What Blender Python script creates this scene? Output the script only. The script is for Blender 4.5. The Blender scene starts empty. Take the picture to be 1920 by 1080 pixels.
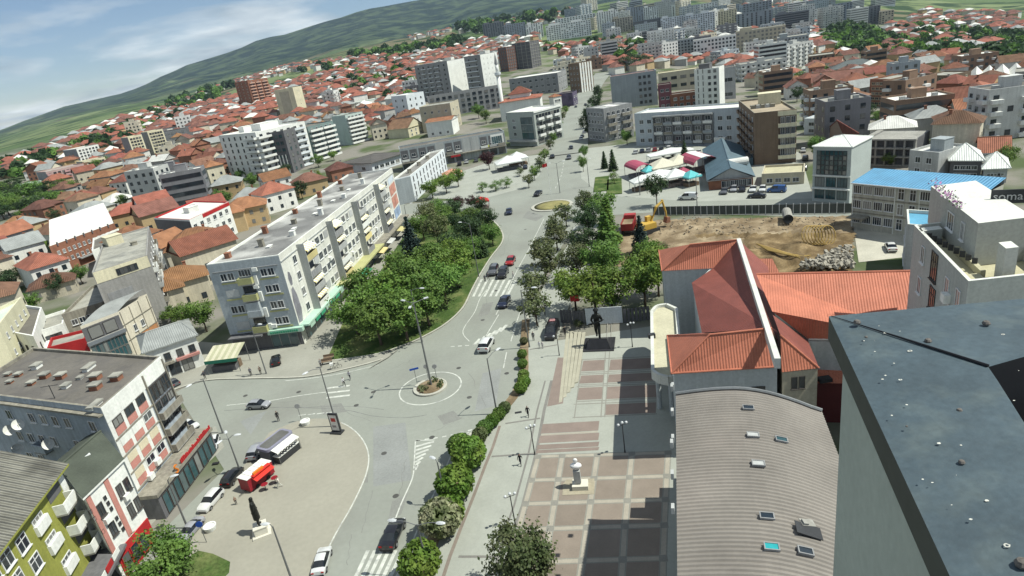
import bpy,bmesh,math,random
import numpy as np
from mathutils import Matrix,Vector,noise as mnoise

random.seed(7)
SC = bpy.context.scene
COL = SC.collection
R = math.radians

# ------------------------------------------------------------------ camera
FPX,PITCH,ROLL,CAMH = 1180.0,R(21),R(9),40.0
_F = Vector((0,math.cos(PITCH),-math.sin(PITCH)))
_R0 = Vector((1,0,0))
_U0 = Vector((0,math.sin(PITCH),math.cos(PITCH)))
_R = math.cos(ROLL) * _R0 - math.sin(ROLL) * _U0
_U = math.sin(ROLL) * _R0 + math.cos(ROLL) * _U0
CAM = Vector((0,0,CAMH))
cam_data = bpy.data.cameras.new('camera')
cam_data.sensor_width = 36.0
cam_data.lens = 36.0 * FPX / 1920.0
cam_data.clip_start = 0.2
cam_data.clip_end = 30000
cam = bpy.data.objects.new('camera',cam_data)
COL.objects.link(cam)
m = Matrix.Identity(4)
for i in range(3):
	m[i][0],m[i][1],m[i][2] = _R[i],_U[i],-_F[i]
m.translation = CAM
cam.matrix_world = m
SC.camera = cam

# ------------------------------------------------------------------ light
SUN_AZ = R(-12.0)       # direction towards the sun, from +x
SUN_EL = R(57.0)
SC.view_settings.view_transform = 'Standard'
SC.view_settings.look = 'None'
SC.view_settings.exposure = 0.54
SC.view_settings.gamma = 1.0
SC.view_settings.use_curve_mapping = False
world = bpy.data.worlds.new('World')
SC.world = world
world.use_nodes = True
wn,wl = world.node_tree.nodes,world.node_tree.links
bg = wn['Background']
sky = wn.new('ShaderNodeTexSky')
sky.sky_type = 'NISHITA'
sky.sun_disc = False
sky.sun_elevation = SUN_EL
sky.sun_rotation = math.pi / 2 - SUN_AZ
sky.altitude = 500
sky.air_density = 0.85
sky.dust_density = 0.0
sky.ozone_density = 3.5
# clouds: broken white banks over the whole sky, thinner high up
tc = wn.new('ShaderNodeTexCoord')
sep = wn.new('ShaderNodeSeparateXYZ');wl.new(tc.outputs['Generated'],sep.inputs[0])
add = wn.new('ShaderNodeMath');add.operation = 'ADD';add.inputs[1].default_value = 0.16
wl.new(sep.outputs['Z'],add.inputs[0])
mx = wn.new('ShaderNodeMath');mx.operation = 'MAXIMUM';mx.inputs[1].default_value = 0.05
wl.new(add.outputs[0],mx.inputs[0])
dx = wn.new('ShaderNodeMath');dx.operation = 'DIVIDE';wl.new(sep.outputs['X'],dx.inputs[0]);wl.new(mx.outputs[0],dx.inputs[1])
dy = wn.new('ShaderNodeMath');dy.operation = 'DIVIDE';wl.new(sep.outputs['Y'],dy.inputs[0]);wl.new(mx.outputs[0],dy.inputs[1])
cmb = wn.new('ShaderNodeCombineXYZ');wl.new(dx.outputs[0],cmb.inputs[0]);wl.new(dy.outputs[0],cmb.inputs[1])
cn = wn.new('ShaderNodeTexNoise');cn.inputs['Scale'].default_value = 0.85;cn.inputs['Detail'].default_value = 9
cn.inputs['Roughness'].default_value = 0.56;cn.inputs['Distortion'].default_value = 0.35
mp = wn.new('ShaderNodeMapping');mp.inputs['Location'].default_value = (0.3,2.0,0)
wl.new(cmb.outputs[0],mp.inputs[0]);wl.new(mp.outputs[0],cn.inputs['Vector'])
cr = wn.new('ShaderNodeValToRGB')
cr.color_ramp.elements[0].position = 0.43;cr.color_ramp.elements[1].position = 0.57
cr.color_ramp.elements[0].color = (0,0,0,1);cr.color_ramp.elements[1].color = (0.9,0.9,0.9,1)
wl.new(cn.outputs['Fac'],cr.inputs[0])
cn2 = wn.new('ShaderNodeTexNoise');cn2.inputs['Scale'].default_value = 1.9;cn2.inputs['Detail'].default_value = 6
wl.new(mp.outputs[0],cn2.inputs['Vector'])
cc = wn.new('ShaderNodeValToRGB')
cc.color_ramp.elements[0].position = 0.35;cc.color_ramp.elements[0].color = (4.4,5.4,6.2,1)
cc.color_ramp.elements[1].position = 0.68;cc.color_ramp.elements[1].color = (12.0,12.6,12.6,1)
wl.new(cn2.outputs['Fac'],cc.inputs[0])
mix = wn.new('ShaderNodeMixRGB');wl.new(cr.outputs[0],mix.inputs[0]);wl.new(sky.outputs[0],mix.inputs[1]);wl.new(cc.outputs[0],mix.inputs[2])
wl.new(mix.outputs[0],bg.inputs['Color'])
bg.inputs['Strength'].default_value = 0.064

sun_d = bpy.data.lights.new('sun','SUN')
sun_d.energy = 4.4
sun_d.angle = R(0.5)
sun_d.color = (1.0,0.99,0.885)
sun = bpy.data.objects.new('sun',sun_d)
COL.objects.link(sun)
SUNV = Vector((math.cos(SUN_EL) * math.cos(SUN_AZ),math.cos(SUN_EL) * math.sin(SUN_AZ),math.sin(SUN_EL)))
sun.rotation_euler = SUNV.to_track_quat('Z','Y').to_euler()
sun.location = (60,-20,120)

# ------------------------------------------------------------------ places on the ground
def ray(px,py):
	return _F + (px - 960) / FPX * _R + (540 - py) / FPX * _U
def un(px,py,z=0.0):
	d = ray(px,py);k = (z - CAMH) / d.z
	return CAM + d * k
def un_y(px,py,y):
	d = ray(px,py);return CAM + d * (y / d.y)
def proj(p):
	q = Vector(p) - CAM;w = q.dot(_F)
	if w < 0.01: return (-9999,-9999,w)
	return (960 + FPX * q.dot(_R) / w,540 - FPX * q.dot(_U) / w,w)

_TT = np.array([-1.3,-0.9,-0.5,-0.1,0.2,0.5,0.85,1.3])
_TD = np.array([0,170,300,450,600,1000,2000,3500,5200.0])
_TZ = np.array([
	[0,0,0,0,0,0,0,0],
	[0,0,0,0,0,0,0,0],
	[0,0,0,0,0,-4,-10,-12],
	[3,3,4,4,1,-9,-20,-22],
	[6,6,9,11,5,-12,-30,-35],
	[-8,-4,15,33,30,-2,-38,-50],
	[-48,-42,32,100,110,62,-30,-60],
	[30,34,110,210,240,190,90,60],
	[34,60,190,330,360,330,260,220.0]])
def th(x,y):
	if y < 170: return 0.0
	t = x / y
	i = int(np.searchsorted(_TT,t)) - 1;i = max(0,min(len(_TT) - 2,i))
	j = int(np.searchsorted(_TD,y)) - 1;j = max(0,min(len(_TD) - 2,j))
	a = min(1,max(0,(t - _TT[i]) / (_TT[i + 1] - _TT[i])));b = min(1,max(0,(y - _TD[j]) / (_TD[j + 1] - _TD[j])))
	a = a * a * (3 - 2 * a)
	z0 = _TZ[j,i] * (1 - a) + _TZ[j,i + 1] * a
	z1 = _TZ[j + 1,i] * (1 - a) + _TZ[j + 1,i + 1] * a
	return float(z0 * (1 - b) + z1 * b)
def gp(px,py):
	"""where the ray through a pixel meets the terrain"""
	d = ray(px,py);k = 20.0;pk = k
	for _ in range(600):
		p = CAM + d * k
		if p.z <= th(p.x,p.y): break
		pk = k;k *= 1.012
	for _ in range(24):
		mid = (pk + k) / 2;p = CAM + d * mid
		if p.z <= th(p.x,p.y): k = mid
		else: pk = mid
	p = CAM + d * k
	return Vector((p.x,p.y,th(p.x,p.y)))
def hgt(base,topy):
	"""height of an upright whose foot is at pixel base and whose top reaches picture row topy"""
	b = gp(*base);lo,hi = 0.0,150.0
	for _ in range(40):
		mid = (lo + hi) / 2
		if proj((b.x,b.y,b.z + mid))[1] > topy: lo = mid
		else: hi = mid
	return lo

# ------------------------------------------------------------------ materials
MATS = {}
def rgb(*c):
	if len(c) == 1: c = c[0]
	return (c[0],c[1],c[2],1.0)
def mat(name,col,rough=0.85,var=0.18,scale=0.35,streak=0.0,bump=0.0,bscale=6.0,rnd=0.0,hue=0.0,metal=0.0,spec=0.3,col2=None,c2=(0.5,0.62),c2scale=None,fine=0.10,trans=0.0):
	"""a weathered surface: broad and fine mottling, optional run-off streaks, patches of a second colour, per-object tint"""
	if name in MATS: return MATS[name]
	M = bpy.data.materials.new(name);MATS[name] = M
	M.use_nodes = True
	n,l = M.node_tree.nodes,M.node_tree.links
	p = n['Principled BSDF']
	p.inputs['Roughness'].default_value = rough
	p.inputs['Metallic'].default_value = metal
	p.inputs['Specular IOR Level'].default_value = spec
	geo = n.new('ShaderNodeNewGeometry')
	cur = n.new('ShaderNodeRGB');cur.outputs[0].default_value = rgb(col);cur = cur.outputs[0]
	if col2 is not None:
		nz = n.new('ShaderNodeTexNoise');nz.inputs['Scale'].default_value = c2scale or scale;nz.inputs['Detail'].default_value = 6
		l.new(geo.outputs['Position'],nz.inputs['Vector'])
		rp = n.new('ShaderNodeMapRange');rp.inputs[1].default_value = c2[0];rp.inputs[2].default_value = c2[1]
		l.new(nz.outputs['Fac'],rp.inputs[0])
		mxn = n.new('ShaderNodeMixRGB');l.new(rp.outputs[0],mxn.inputs[0]);l.new(cur,mxn.inputs[1]);mxn.inputs[2].default_value = rgb(col2)
		cur = mxn.outputs[0]
	def modulate(cur,vecsock,sc,amt,detail=5):
		nz = n.new('ShaderNodeTexNoise');nz.inputs['Scale'].default_value = sc;nz.inputs['Detail'].default_value = detail
		l.new(vecsock,nz.inputs['Vector'])
		rp = n.new('ShaderNodeMapRange');rp.inputs[1].default_value = 0.28;rp.inputs[2].default_value = 0.72
		rp.inputs[3].default_value = 1 - amt;rp.inputs[4].default_value = 1 + amt
		l.new(nz.outputs['Fac'],rp.inputs[0])
		mm = n.new('ShaderNodeVectorMath');mm.operation = 'SCALE';l.new(cur,mm.inputs[0]);l.new(rp.outputs[0],mm.inputs['Scale'])
		return mm.outputs[0],nz
	if var: cur,_ = modulate(cur,geo.outputs['Position'],scale,var)
	if fine: cur,_ = modulate(cur,geo.outputs['Position'],scale * 9 + 1.2,fine,3)
	if streak:
		mpn = n.new('ShaderNodeMapping');mpn.inputs['Scale'].default_value = (2.2,2.2,0.12)
		l.new(geo.outputs['Position'],mpn.inputs[0])
		cur,_ = modulate(cur,mpn.outputs[0],1.0,streak,4)
	if rnd or hue:
		oi = n.new('ShaderNodeObjectInfo');hs = n.new('ShaderNodeHueSaturation')
		r1 = n.new('ShaderNodeMapRange');l.new(oi.outputs['Random'],r1.inputs[0]);r1.inputs[3].default_value = 1 - rnd;r1.inputs[4].default_value = 1 + rnd
		l.new(r1.outputs[0],hs.inputs['Value'])
		wv = n.new('ShaderNodeMath');wv.operation = 'MULTIPLY';l.new(oi.outputs['Random'],wv.inputs[0]);wv.inputs[1].default_value = 7.31
		fr = n.new('ShaderNodeMath');fr.operation = 'FRACT';l.new(wv.outputs[0],fr.inputs[0])
		r2 = n.new('ShaderNodeMapRange');l.new(fr.outputs[0],r2.inputs[0]);r2.inputs[3].default_value = 0.5 - hue;r2.inputs[4].default_value = 0.5 + hue
		l.new(r2.outputs[0],hs.inputs['Hue'])
		l.new(cur,hs.inputs['Color']);cur = hs.outputs[0]
	l.new(cur,p.inputs['Base Color'])
	if bump:
		nz = n.new('ShaderNodeTexNoise');nz.inputs['Scale'].default_value = bscale;nz.inputs['Detail'].default_value = 4
		l.new(geo.outputs['Position'],nz.inputs['Vector'])
		b = n.new('ShaderNodeBump');b.inputs['Strength'].default_value = bump;b.inputs['Distance'].default_value = 0.05
		l.new(nz.outputs['Fac'],b.inputs['Height']);l.new(b.outputs[0],p.inputs['Normal'])
	if trans:
		tr = n.new('ShaderNodeBsdfTranslucent');l.new(cur,tr.inputs['Color'])
		ms = n.new('ShaderNodeMixShader');ms.inputs[0].default_value = trans
		out = n['Material Output']
		l.new(p.outputs[0],ms.inputs[1]);l.new(tr.outputs[0],ms.inputs[2]);l.new(ms.outputs[0],out.inputs[0])
	return M
def wavemat(name,col,period=0.3,rough=0.7,depth=0.5,axis='UV',rnd=0.0,hue=0.0,var=0.15,dark=0.55):
	"""ribbed or tiled sheet: ribs run down the slope, following a UV map in metres"""
	M = mat(name,col,rough=rough,var=var,rnd=rnd,hue=hue,scale=0.5)
	n,l = M.node_tree.nodes,M.node_tree.links
	p = n['Principled BSDF']
	uv = n.new('ShaderNodeUVMap');uv.uv_map = 'UVMap'
	sp = n.new('ShaderNodeSeparateXYZ');l.new(uv.outputs[0],sp.inputs[0])
	mu = n.new('ShaderNodeMath');mu.operation = 'MULTIPLY';mu.inputs[1].default_value = 2 * math.pi / period;l.new(sp.outputs[0],mu.inputs[0])
	sn = n.new('ShaderNodeMath');sn.operation = 'SINE';l.new(mu.outputs[0],sn.inputs[0])
	b = n.new('ShaderNodeBump');b.inputs['Strength'].default_value = depth;b.inputs['Distance'].default_value = period * 0.35
	l.new(sn.outputs[0],b.inputs['Height']);l.new(b.outputs[0],p.inputs['Normal'])
	return M
def glassmat(name='window_glass',col=(0.02,0.028,0.036),rough=0.08):
	if name in MATS: return MATS[name]
	M = mat(name,col,rough=rough,var=0.35,scale=0.6,spec=0.6,fine=0)
	# some windows have pale curtains or blinds behind the pane
	n,l = M.node_tree.nodes,M.node_tree.links;p = n['Principled BSDF']
	oi = n.new('ShaderNodeObjectInfo');r1 = n.new('ShaderNodeValToRGB');r1.color_ramp.interpolation = 'CONSTANT'
	r1.color_ramp.elements[0].color = (0,0,0,1);r1.color_ramp.elements[1].position = 0.6;r1.color_ramp.elements[1].color = (.25,.25,.25,1)
	e = r1.color_ramp.elements.new(0.85);e.color = (.7,.7,.7,1)
	l.new(oi.outputs['Random'],r1.inputs[0]);old = p.inputs['Base Color'].links[0].from_socket
	mx_ = n.new('ShaderNodeMixRGB');l.new(r1.outputs[0],mx_.inputs[0]);l.new(old,mx_.inputs[1]);mx_.inputs[2].default_value = (.26,.26,.24,1)
	l.new(mx_.outputs[0],p.inputs['Base Color'])
	return M

# ------------------------------------------------------------------ mesh building
class MB:
	def __init__(s): s.v,s.f,s.m,s.uv = [],[],[],[]
	def face(s,pts,mi=0,uv=None):
		k = len(s.v);s.v += [tuple(p) for p in pts];s.f.append(tuple(range(k,k + len(pts))));s.m.append(mi)
		s.uv.append(uv)
	def raw(s,verts,faces,mi=0):
		k = len(s.v);s.v += [tuple(p) for p in verts]
		for f in faces: s.f.append(tuple(i + k for i in f));s.m.append(mi);s.uv.append(None)
	def box(s,x0,y0,z0,x1,y1,z1,mi=0,M=None):
		vs = [(x0,y0,z0),(x1,y0,z0),(x1,y1,z0),(x0,y1,z0),(x0,y0,z1),(x1,y0,z1),(x1,y1,z1),(x0,y1,z1)]
		if M is not None: vs = [M @ Vector(q) for q in vs]
		s.raw(vs,[(3,2,1,0),(4,5,6,7),(0,1,5,4),(1,2,6,5),(2,3,7,6),(3,0,4,7)],mi)
	def prism(s,poly,z0,z1,mi=0,top=None,cap_bottom=True):
		n = len(poly)
		a = sum(poly[i][0] * poly[(i + 1) % n][1] - poly[(i + 1) % n][0] * poly[i][1] for i in range(n))
		if a < 0: poly = list(reversed(poly))
		vs = [(p[0],p[1],z0) for p in poly] + [(p[0],p[1],z1) for p in poly]
		s.raw(vs,[(i,(i + 1) % n,n + (i + 1) % n,n + i) for i in range(n)],mi)
		s.raw([(p[0],p[1],z1) for p in poly],[tuple(range(n))],mi if top is None else top)
		if cap_bottom: s.raw([(p[0],p[1],z0) for p in poly],[tuple(reversed(range(n)))],mi)
	def tube(s,pts,rad,seg=6,mi=0,cap=True):
		pts = [Vector(p) for p in pts]
		rs = rad if isinstance(rad,(list,tuple)) else [rad] * len(pts)
		rings = []
		for i,p in enumerate(pts):
			t = (pts[min(i + 1,len(pts) - 1)] - pts[max(i - 1,0)]).normalized()
			a = Vector((0,0,1)) if abs(t.z) < 0.9 else Vector((1,0,0))
			u = t.cross(a).normalized();w = t.cross(u)
			rings.append([p + (u * math.cos(2 * math.pi * k / seg) + w * math.sin(2 * math.pi * k / seg)) * rs[i] for k in range(seg)])
		vs = [q for r in rings for q in r];fs = []
		for i in range(len(pts) - 1):
			for k in range(seg):
				fs.append((i * seg + k,(i + 1) * seg + k,(i + 1) * seg + (k + 1) % seg,i * seg + (k + 1) % seg))
		if cap:
			fs.append(tuple(range(seg)));fs.append(tuple(reversed(range((len(pts) - 1) * seg,len(pts) * seg))))
		s.raw(vs,fs,mi)
	def lathe(s,prof,seg=16,mi=0,c=(0,0,0),sx=1.0,sy=1.0):
		vs,fs = [],[]
		for r,z in prof:
			for k in range(seg):
				a = 2 * math.pi * k / seg
				vs.append((c[0] + r * math.cos(a) * sx,c[1] + r * math.sin(a) * sy,c[2] + z))
		for i in range(len(prof) - 1):
			for k in range(seg):
				fs.append((i * seg + k,i * seg + (k + 1) % seg,(i + 1) * seg + (k + 1) % seg,(i + 1) * seg + k))
		fs.append(tuple(reversed(range(seg))));fs.append(tuple(range((len(prof) - 1) * seg,len(prof) * seg)))
		s.raw(vs,fs,mi)
	def mesh(s,name,mats,smooth=False):
		me = bpy.data.meshes.new(name)
		me.from_pydata(s.v,[],s.f)
		for M in (mats if isinstance(mats,(list,tuple)) else [mats]): me.materials.append(M)
		me.polygons.foreach_set('material_index',s.m)
		if any(u is not None for u in s.uv):
			lay = me.uv_layers.new(name='UVMap')
			i = 0
			for f,u in zip(s.f,s.uv):
				for k in range(len(f)):
					if u is not None: lay.data[i].uv = u[k]
					i += 1
		if smooth: me.polygons.foreach_set('use_smooth',[True] * len(me.polygons))
		me.update()
		return me
	def build(s,name,mats,parent=None,smooth=False):
		return link(name,s.mesh(name,mats,smooth),parent)

def link(name,data,parent=None,M=None):
	o = bpy.data.objects.new(name,data);COL.objects.link(o)
	if parent is not None: o.parent = parent
	if M is not None: o.matrix_local = M
	return o
def tag(o,label=None,cat=None,group=None,kind=None):
	if label: o['label'] = label
	if cat: o['category'] = cat
	if group: o['group'] = group
	if kind: o['kind'] = kind
	return o
def empty(name,loc=(0,0,0),rz=0.0,label=None,cat=None,group=None,sc=1.0):
	o = bpy.data.objects.new(name,None);COL.objects.link(o)
	o.empty_display_size = 0.5
	o.location = loc;o.rotation_euler = (0,0,rz);o.scale = (sc,sc,sc)
	return tag(o,label,cat,group)
def copy_tree(o,parent=None):
	c = o.copy();COL.objects.link(c)
	if parent is not None: c.parent = parent
	for ch in o.children: copy_tree(ch,c)
	return c
def smooth_line(pts,n=6,closed=False):
	P = [Vector((p[0],p[1])) for p in pts];out = [];L = len(P)
	rng = range(L if closed else L - 1)
	for i in rng:
		p0 = P[(i - 1) % L] if closed or i > 0 else P[0]
		p1 = P[i];p2 = P[(i + 1) % L]
		p3 = P[(i + 2) % L] if closed or i + 2 < L else P[-1]
		for k in range(n):
			t = k / n
			out.append(0.5 * ((2 * p1) + (p2 - p0) * t + (2 * p0 - 5 * p1 + 4 * p2 - p3) * t * t + (3 * p1 - p0 - 3 * p2 + p3) * t ** 3))
	if not closed: out.append(P[-1])
	return [(q.x,q.y) for q in out]
def W(pts,z=0.0):
	return [tuple(un(x,y,z)[:2]) for x,y in pts]
def flat_poly(name,poly,z,M,parent=None,thick=0.0,side=None):
	"""a ground sheet (or a raised slab) with that outline, triangulated for concave outlines"""
	from mathutils.geometry import tessellate_polygon
	a = sum(poly[i][0] * poly[(i + 1) % len(poly)][1] - poly[(i + 1) % len(poly)][0] * poly[i][1] for i in range(len(poly)))
	if a < 0: poly = list(reversed(poly))
	n = len(poly);vs = [(p[0],p[1],z) for p in poly];fs,mi = [],[]
	for t in tessellate_polygon([[Vector(v) for v in vs]]):
		p,q,r = (Vector(vs[k]) for k in t)
		fs.append(tuple(t) if (q - p).cross(r - p).z > 0 else tuple(reversed(t)));mi.append(0)
	if thick:
		vs += [(p[0],p[1],z - thick) for p in poly]
		for i in range(n):
			j = (i + 1) % n;fs.append((n + i,n + j,j,i));mi.append(1 if side else 0)
	me = bpy.data.meshes.new(name);me.from_pydata(vs,[],fs)
	me.materials.append(M)
	if side: me.materials.append(side)
	me.polygons.foreach_set('material_index',mi);me.update()
	return link(name,me,parent)
def strip(name,line,w0,w1,z,M,parent=None,thick=0.0):
	"""a band along a line between the side offsets w0 and w1 (left negative)"""
	mb = MB();A,B = [],[]
	n = len(line)
	for i,p in enumerate(line):
		a = Vector(line[max(i - 1,0)]);b = Vector(line[min(i + 1,n - 1)])
		d = (b - a)
		d = d.normalized() if d.length > 1e-6 else Vector((1,0))
		nr = Vector((d.y,-d.x));p = Vector(p[:2])
		A.append(p + nr * w0);B.append(p + nr * w1)
	zz = z if callable(z) else (lambda q: z)
	for i in range(n - 1):
		q = [A[i],B[i],B[i + 1],A[i + 1]]
		mb.face([(v.x,v.y,zz(v)) for v in q])
		if thick:
			mb.face([(A[i + 1].x,A[i + 1].y,zz(A[i + 1])),(A[i + 1].x,A[i + 1].y,zz(A[i + 1]) - thick),(A[i].x,A[i].y,zz(A[i]) - thick),(A[i].x,A[i].y,zz(A[i]))][::-1])
			mb.face([(B[i].x,B[i].y,zz(B[i])),(B[i].x,B[i].y,zz(B[i]) - thick),(B[i + 1].x,B[i + 1].y,zz(B[i + 1]) - thick),(B[i + 1].x,B[i + 1].y,zz(B[i + 1]))][::-1])
	return mb.build(name,M,parent)
def pip(x,y,poly):
	r = False;n = len(poly);j = n - 1
	for i in range(n):
		xi,yi = poly[i][0],poly[i][1];xj,yj = poly[j][0],poly[j][1]
		if (yi > y) != (yj > y) and x < (xj - xi) * (y - yi) / (yj - yi) + xi: r = not r
		j = i
	return r
# ------------------------------------------------------------------ terrain, hills
_SIL = [(-700,330),(-300,285),(-100,255),(0,245),(50,224),(117,200),(200,180),(260,163),(300,143),(350,122),(400,107),(450,88),(493,68),
		(533,63),(583,47),(633,33),(690,13),(740,6),(800,-4),(900,-22),(1100,-42),(1300,-48),(1500,-40),(1700,-25),(1920,-8),(2200,20),(2600,60)]
_SP = [un_y(a,b,6200.0) for a,b in _SIL]
_ST = np.array([p.x / p.y for p in _SP]);_SZ = np.array([p.z for p in _SP])
_th0 = th
def th(x,y):
	if y <= 2000: z = _th0(x,y)
	else:
		t = x / y
		zs = float(np.interp(t,_ST,_SZ));z2 = _th0(t * 2000,2000.0)
		if y <= 6200:
			k = ((y - 2000) / 4200) ** 2.1;z = z2 * (1 - k) + zs * k
		else: z = zs - (y - 6200) * 0.12
	if y > 900:
		e = min(1,(y - 900) / 2500) * min(1.0,abs(6600 - y) / 1200 + 0.1)
		v = mnoise.noise((x / 520,y / 700,3.1)) * 26 + mnoise.noise((x / 190,y / 260,7.7)) * 11
		z += v * e * (0.35 + min(1.0,max(0.0,z) / 160))
	return z
ys = [-160,-60,0,50,100,135,170] + [170 * (9000 / 170) ** (i / 92) for i in range(1,93)]
ts = np.linspace(-1.6,1.6,150)
tv,tf = [],[]
for y in ys:
	for t in ts:
		x = t * max(y,170) * (1.0 if y >= 0 else 1.0)
		tv.append((x,y,th(x,y) - (0.03 if y <= 600 else 0)))
nt = len(ts)
for j in range(len(ys) - 1):
	for i in range(nt - 1):
		tf.append((j * nt + i,j * nt + i + 1,(j + 1) * nt + i + 1,(j + 1) * nt + i))
# land cover: town yards near, fields and meadows further out, woods on the high slopes
LM = bpy.data.materials.new('land');LM.use_nodes = True
n,l = LM.node_tree.nodes,LM.node_tree.links
pb = n['Principled BSDF'];pb.inputs['Roughness'].default_value = 0.95;pb.inputs['Specular IOR Level'].default_value = 0.1
geo = n.new('ShaderNodeNewGeometry');sx = n.new('ShaderNodeSeparateXYZ');l.new(geo.outputs['Position'],sx.inputs[0])
def nz(scale,detail=6,dist=0.0,vec=None):
	t = n.new('ShaderNodeTexNoise');t.inputs['Scale'].default_value = scale;t.inputs['Detail'].default_value = detail;t.inputs['Distortion'].default_value = dist
	l.new(vec or geo.outputs['Position'],t.inputs['Vector']);return t.outputs['Fac']
def rng(sock,a,b,c=0.0,d=1.0):
	t = n.new('ShaderNodeMapRange');t.inputs[1].default_value = a;t.inputs[2].default_value = b;t.inputs[3].default_value = c;t.inputs[4].default_value = d
	l.new(sock,t.inputs[0]);return t.outputs[0]
def mixc(f,a,b):
	t = n.new('ShaderNodeMixRGB')
	l.new(f,t.inputs[0])
	for k,s in ((1,a),(2,b)):
		if isinstance(s,tuple): t.inputs[k].default_value = rgb(s)
		else: l.new(s,t.inputs[k])
	return t.outputs[0]
def mth(op,a,b):
	t = n.new('ShaderNodeMath');t.operation = op
	for k,s in ((0,a),(1,b)):
		if isinstance(s,(int,float)): t.inputs[k].default_value = s
		else: l.new(s,t.inputs[k])
	return t.outputs[0]
yard = mixc(rng(nz(0.05),0.44,0.6),(0.20,0.19,0.165),(0.075,0.1,0.045))
# field patchwork
vo = n.new('ShaderNodeTexVoronoi');vo.inputs['Scale'].default_value = 0.0052
mpv = n.new('ShaderNodeMapping');mpv.inputs['Scale'].default_value = (1.0,0.45,0.0);mpv.inputs['Rotation'].default_value = (0,0,0.4)
l.new(geo.outputs['Position'],mpv.inputs[0]);l.new(mpv.outputs[0],vo.inputs['Vector'])
spv = n.new('ShaderNodeSeparateColor');l.new(vo.outputs['Color'],spv.inputs[0])
field = mixc(rng(spv.outputs[0],0.2,0.9),(0.075,0.115,0.045),(0.15,0.185,0.085))
field = mixc(rng(spv.outputs[1],0.78,0.8),field,(0.14,0.125,0.075))
field = mixc(rng(nz(0.012,8),0.5,0.57),field,(0.028,0.052,0.022))
wood = mixc(rng(nz(0.0075,12,0.5),0.44,0.6),(0.007,0.02,0.015),(0.05,0.075,0.036))
hi = mth('ADD',rng(sx.outputs[2],60,280),mth('MULTIPLY',mth('SUBTRACT',nz(0.0016,9,0.6),0.5),3.2))
far_hi = mth('MULTIPLY',rng(hi,0.2,0.42),rng(sx.outputs[1],1500,2600))
far_l = mth('MULTIPLY',rng(sx.outputs[1],3000,3900),rng(nz(0.0022,8),0.36,0.46))
fw = mth('MAXIMUM',far_hi,far_l)
country = mixc(fw,field,wood)
edge = mth('ADD',sx.outputs[1],mth('MULTIPLY',mth('SUBTRACT',nz(0.004),0.5),700))
l.new(mixc(rng(edge,700,1000),yard,country),pb.inputs['Base Color'])
me = bpy.data.meshes.new('ground');me.from_pydata(tv,[],tf);me.materials.append(LM)
me.polygons.foreach_set('use_smooth',[True] * len(me.polygons));me.update()
tag(link('ground',me),kind='structure')

# ------------------------------------------------------------------ road sheets
asph = mat('asphalt',(0.232,0.246,0.216),rough=0.9,var=0.07,scale=0.09,fine=0.045,col2=(0.195,0.2,0.178),c2=(0.5,0.7),c2scale=0.05,bump=0.15,bscale=14,spec=0.25)
conc = mat('pavement_concrete',(0.27,0.268,0.23),rough=0.9,var=0.09,scale=0.2,fine=0.05)
conc2 = mat('pale_concrete',(0.29,0.302,0.266),rough=0.9,var=0.08,scale=0.3,fine=0.05)
sand = mat('square_paving',(0.268,0.258,0.212),rough=0.9,var=0.08,scale=0.12,fine=0.05)
kerbm = mat('kerb_stone',(0.37,0.365,0.315),rough=0.85,var=0.12,scale=0.8)
paint = mat('road_paint',(0.46,0.475,0.43),rough=0.8,var=0.2,scale=1.4,col2=(0.3,0.31,0.29),c2=(0.52,0.66),c2scale=1.7)
grassm = mat('lawn',(0.055,0.095,0.026),rough=0.95,var=0.3,scale=0.3,fine=0.3,col2=(0.115,0.125,0.05),c2=(0.45,0.7),bump=0.6,bscale=9,spec=0.1)
dirtm = mat('bare_soil',(0.185,0.138,0.085),rough=0.95,var=0.3,scale=0.3,fine=0.2,col2=(0.26,0.21,0.14),c2=(0.4,0.7),bump=0.8,bscale=2.2,spec=0.1)

road = flat_poly('road',W([(100,1200),(420,880),(330,735),(385,706),(560,702),(650,684),(730,660),(795,630),(842,600),(868,575),(895,515),(935,450),(930,425),(895,400),(700,402),(690,388),(900,372),(985,350),
	(1012,320),(1030,285),(1040,262),(1100,262),(1090,300),(1092,335),(1130,362),(1300,372),(1700,372),(1700,412),(1230,398),(1120,405),(1065,440),(1010,540),(995,600),(985,680),(965,752),(925,792),(872,825),(845,880),(800,985),(760,1200)]),0.0,asph)
tag(road,kind='structure')
cl = [gp(a,b) for a,b in ((1062,290),(1069,265),(1076,240),(1086,215),(1096,190),(1106,170),(1116,155),(1126,144),(1133,136))]
cl = smooth_line([(p.x,p.y) for p in cl],10)
zroad = lambda v: max(th(v.x,v.y),th(v.x,v.y)) + 0.25
boul = strip('boulevard_road',cl,-7.5,7.5,zroad,asph);tag(boul,kind='structure')
# the street that leaves the far roundabout to the upper edge of the picture
far = [gp(a,b) for a,b in ((1510,150),(1528,120),(1530,90),(1524,60),(1516,40))]
tag(strip('far_street',smooth_line([(p.x,p.y) for p in far],8),-8,8,lambda v: th(v.x,v.y) + 0.6,conc2),kind='structure')
# car park and market ground beyond the far roundabout
tag(flat_poly('market_pavement',W([(1090,335),(1085,280),(1190,268),(1500,285),(1525,372),(1300,378),(1130,366)]),0.01,conc2),kind='structure')
tag(flat_poly('plaza_pavement',W([(800,372),(840,330),(930,300),(1010,290),(1030,290),(1010,330),(985,352),(900,374)]),0.012,conc2),kind='structure')

def kerb(parent,line,z=0.12,w=0.3):
	return strip('kerb',line,-w,0.0,z + 0.012,kerbm,parent,thick=0.16)
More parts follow.
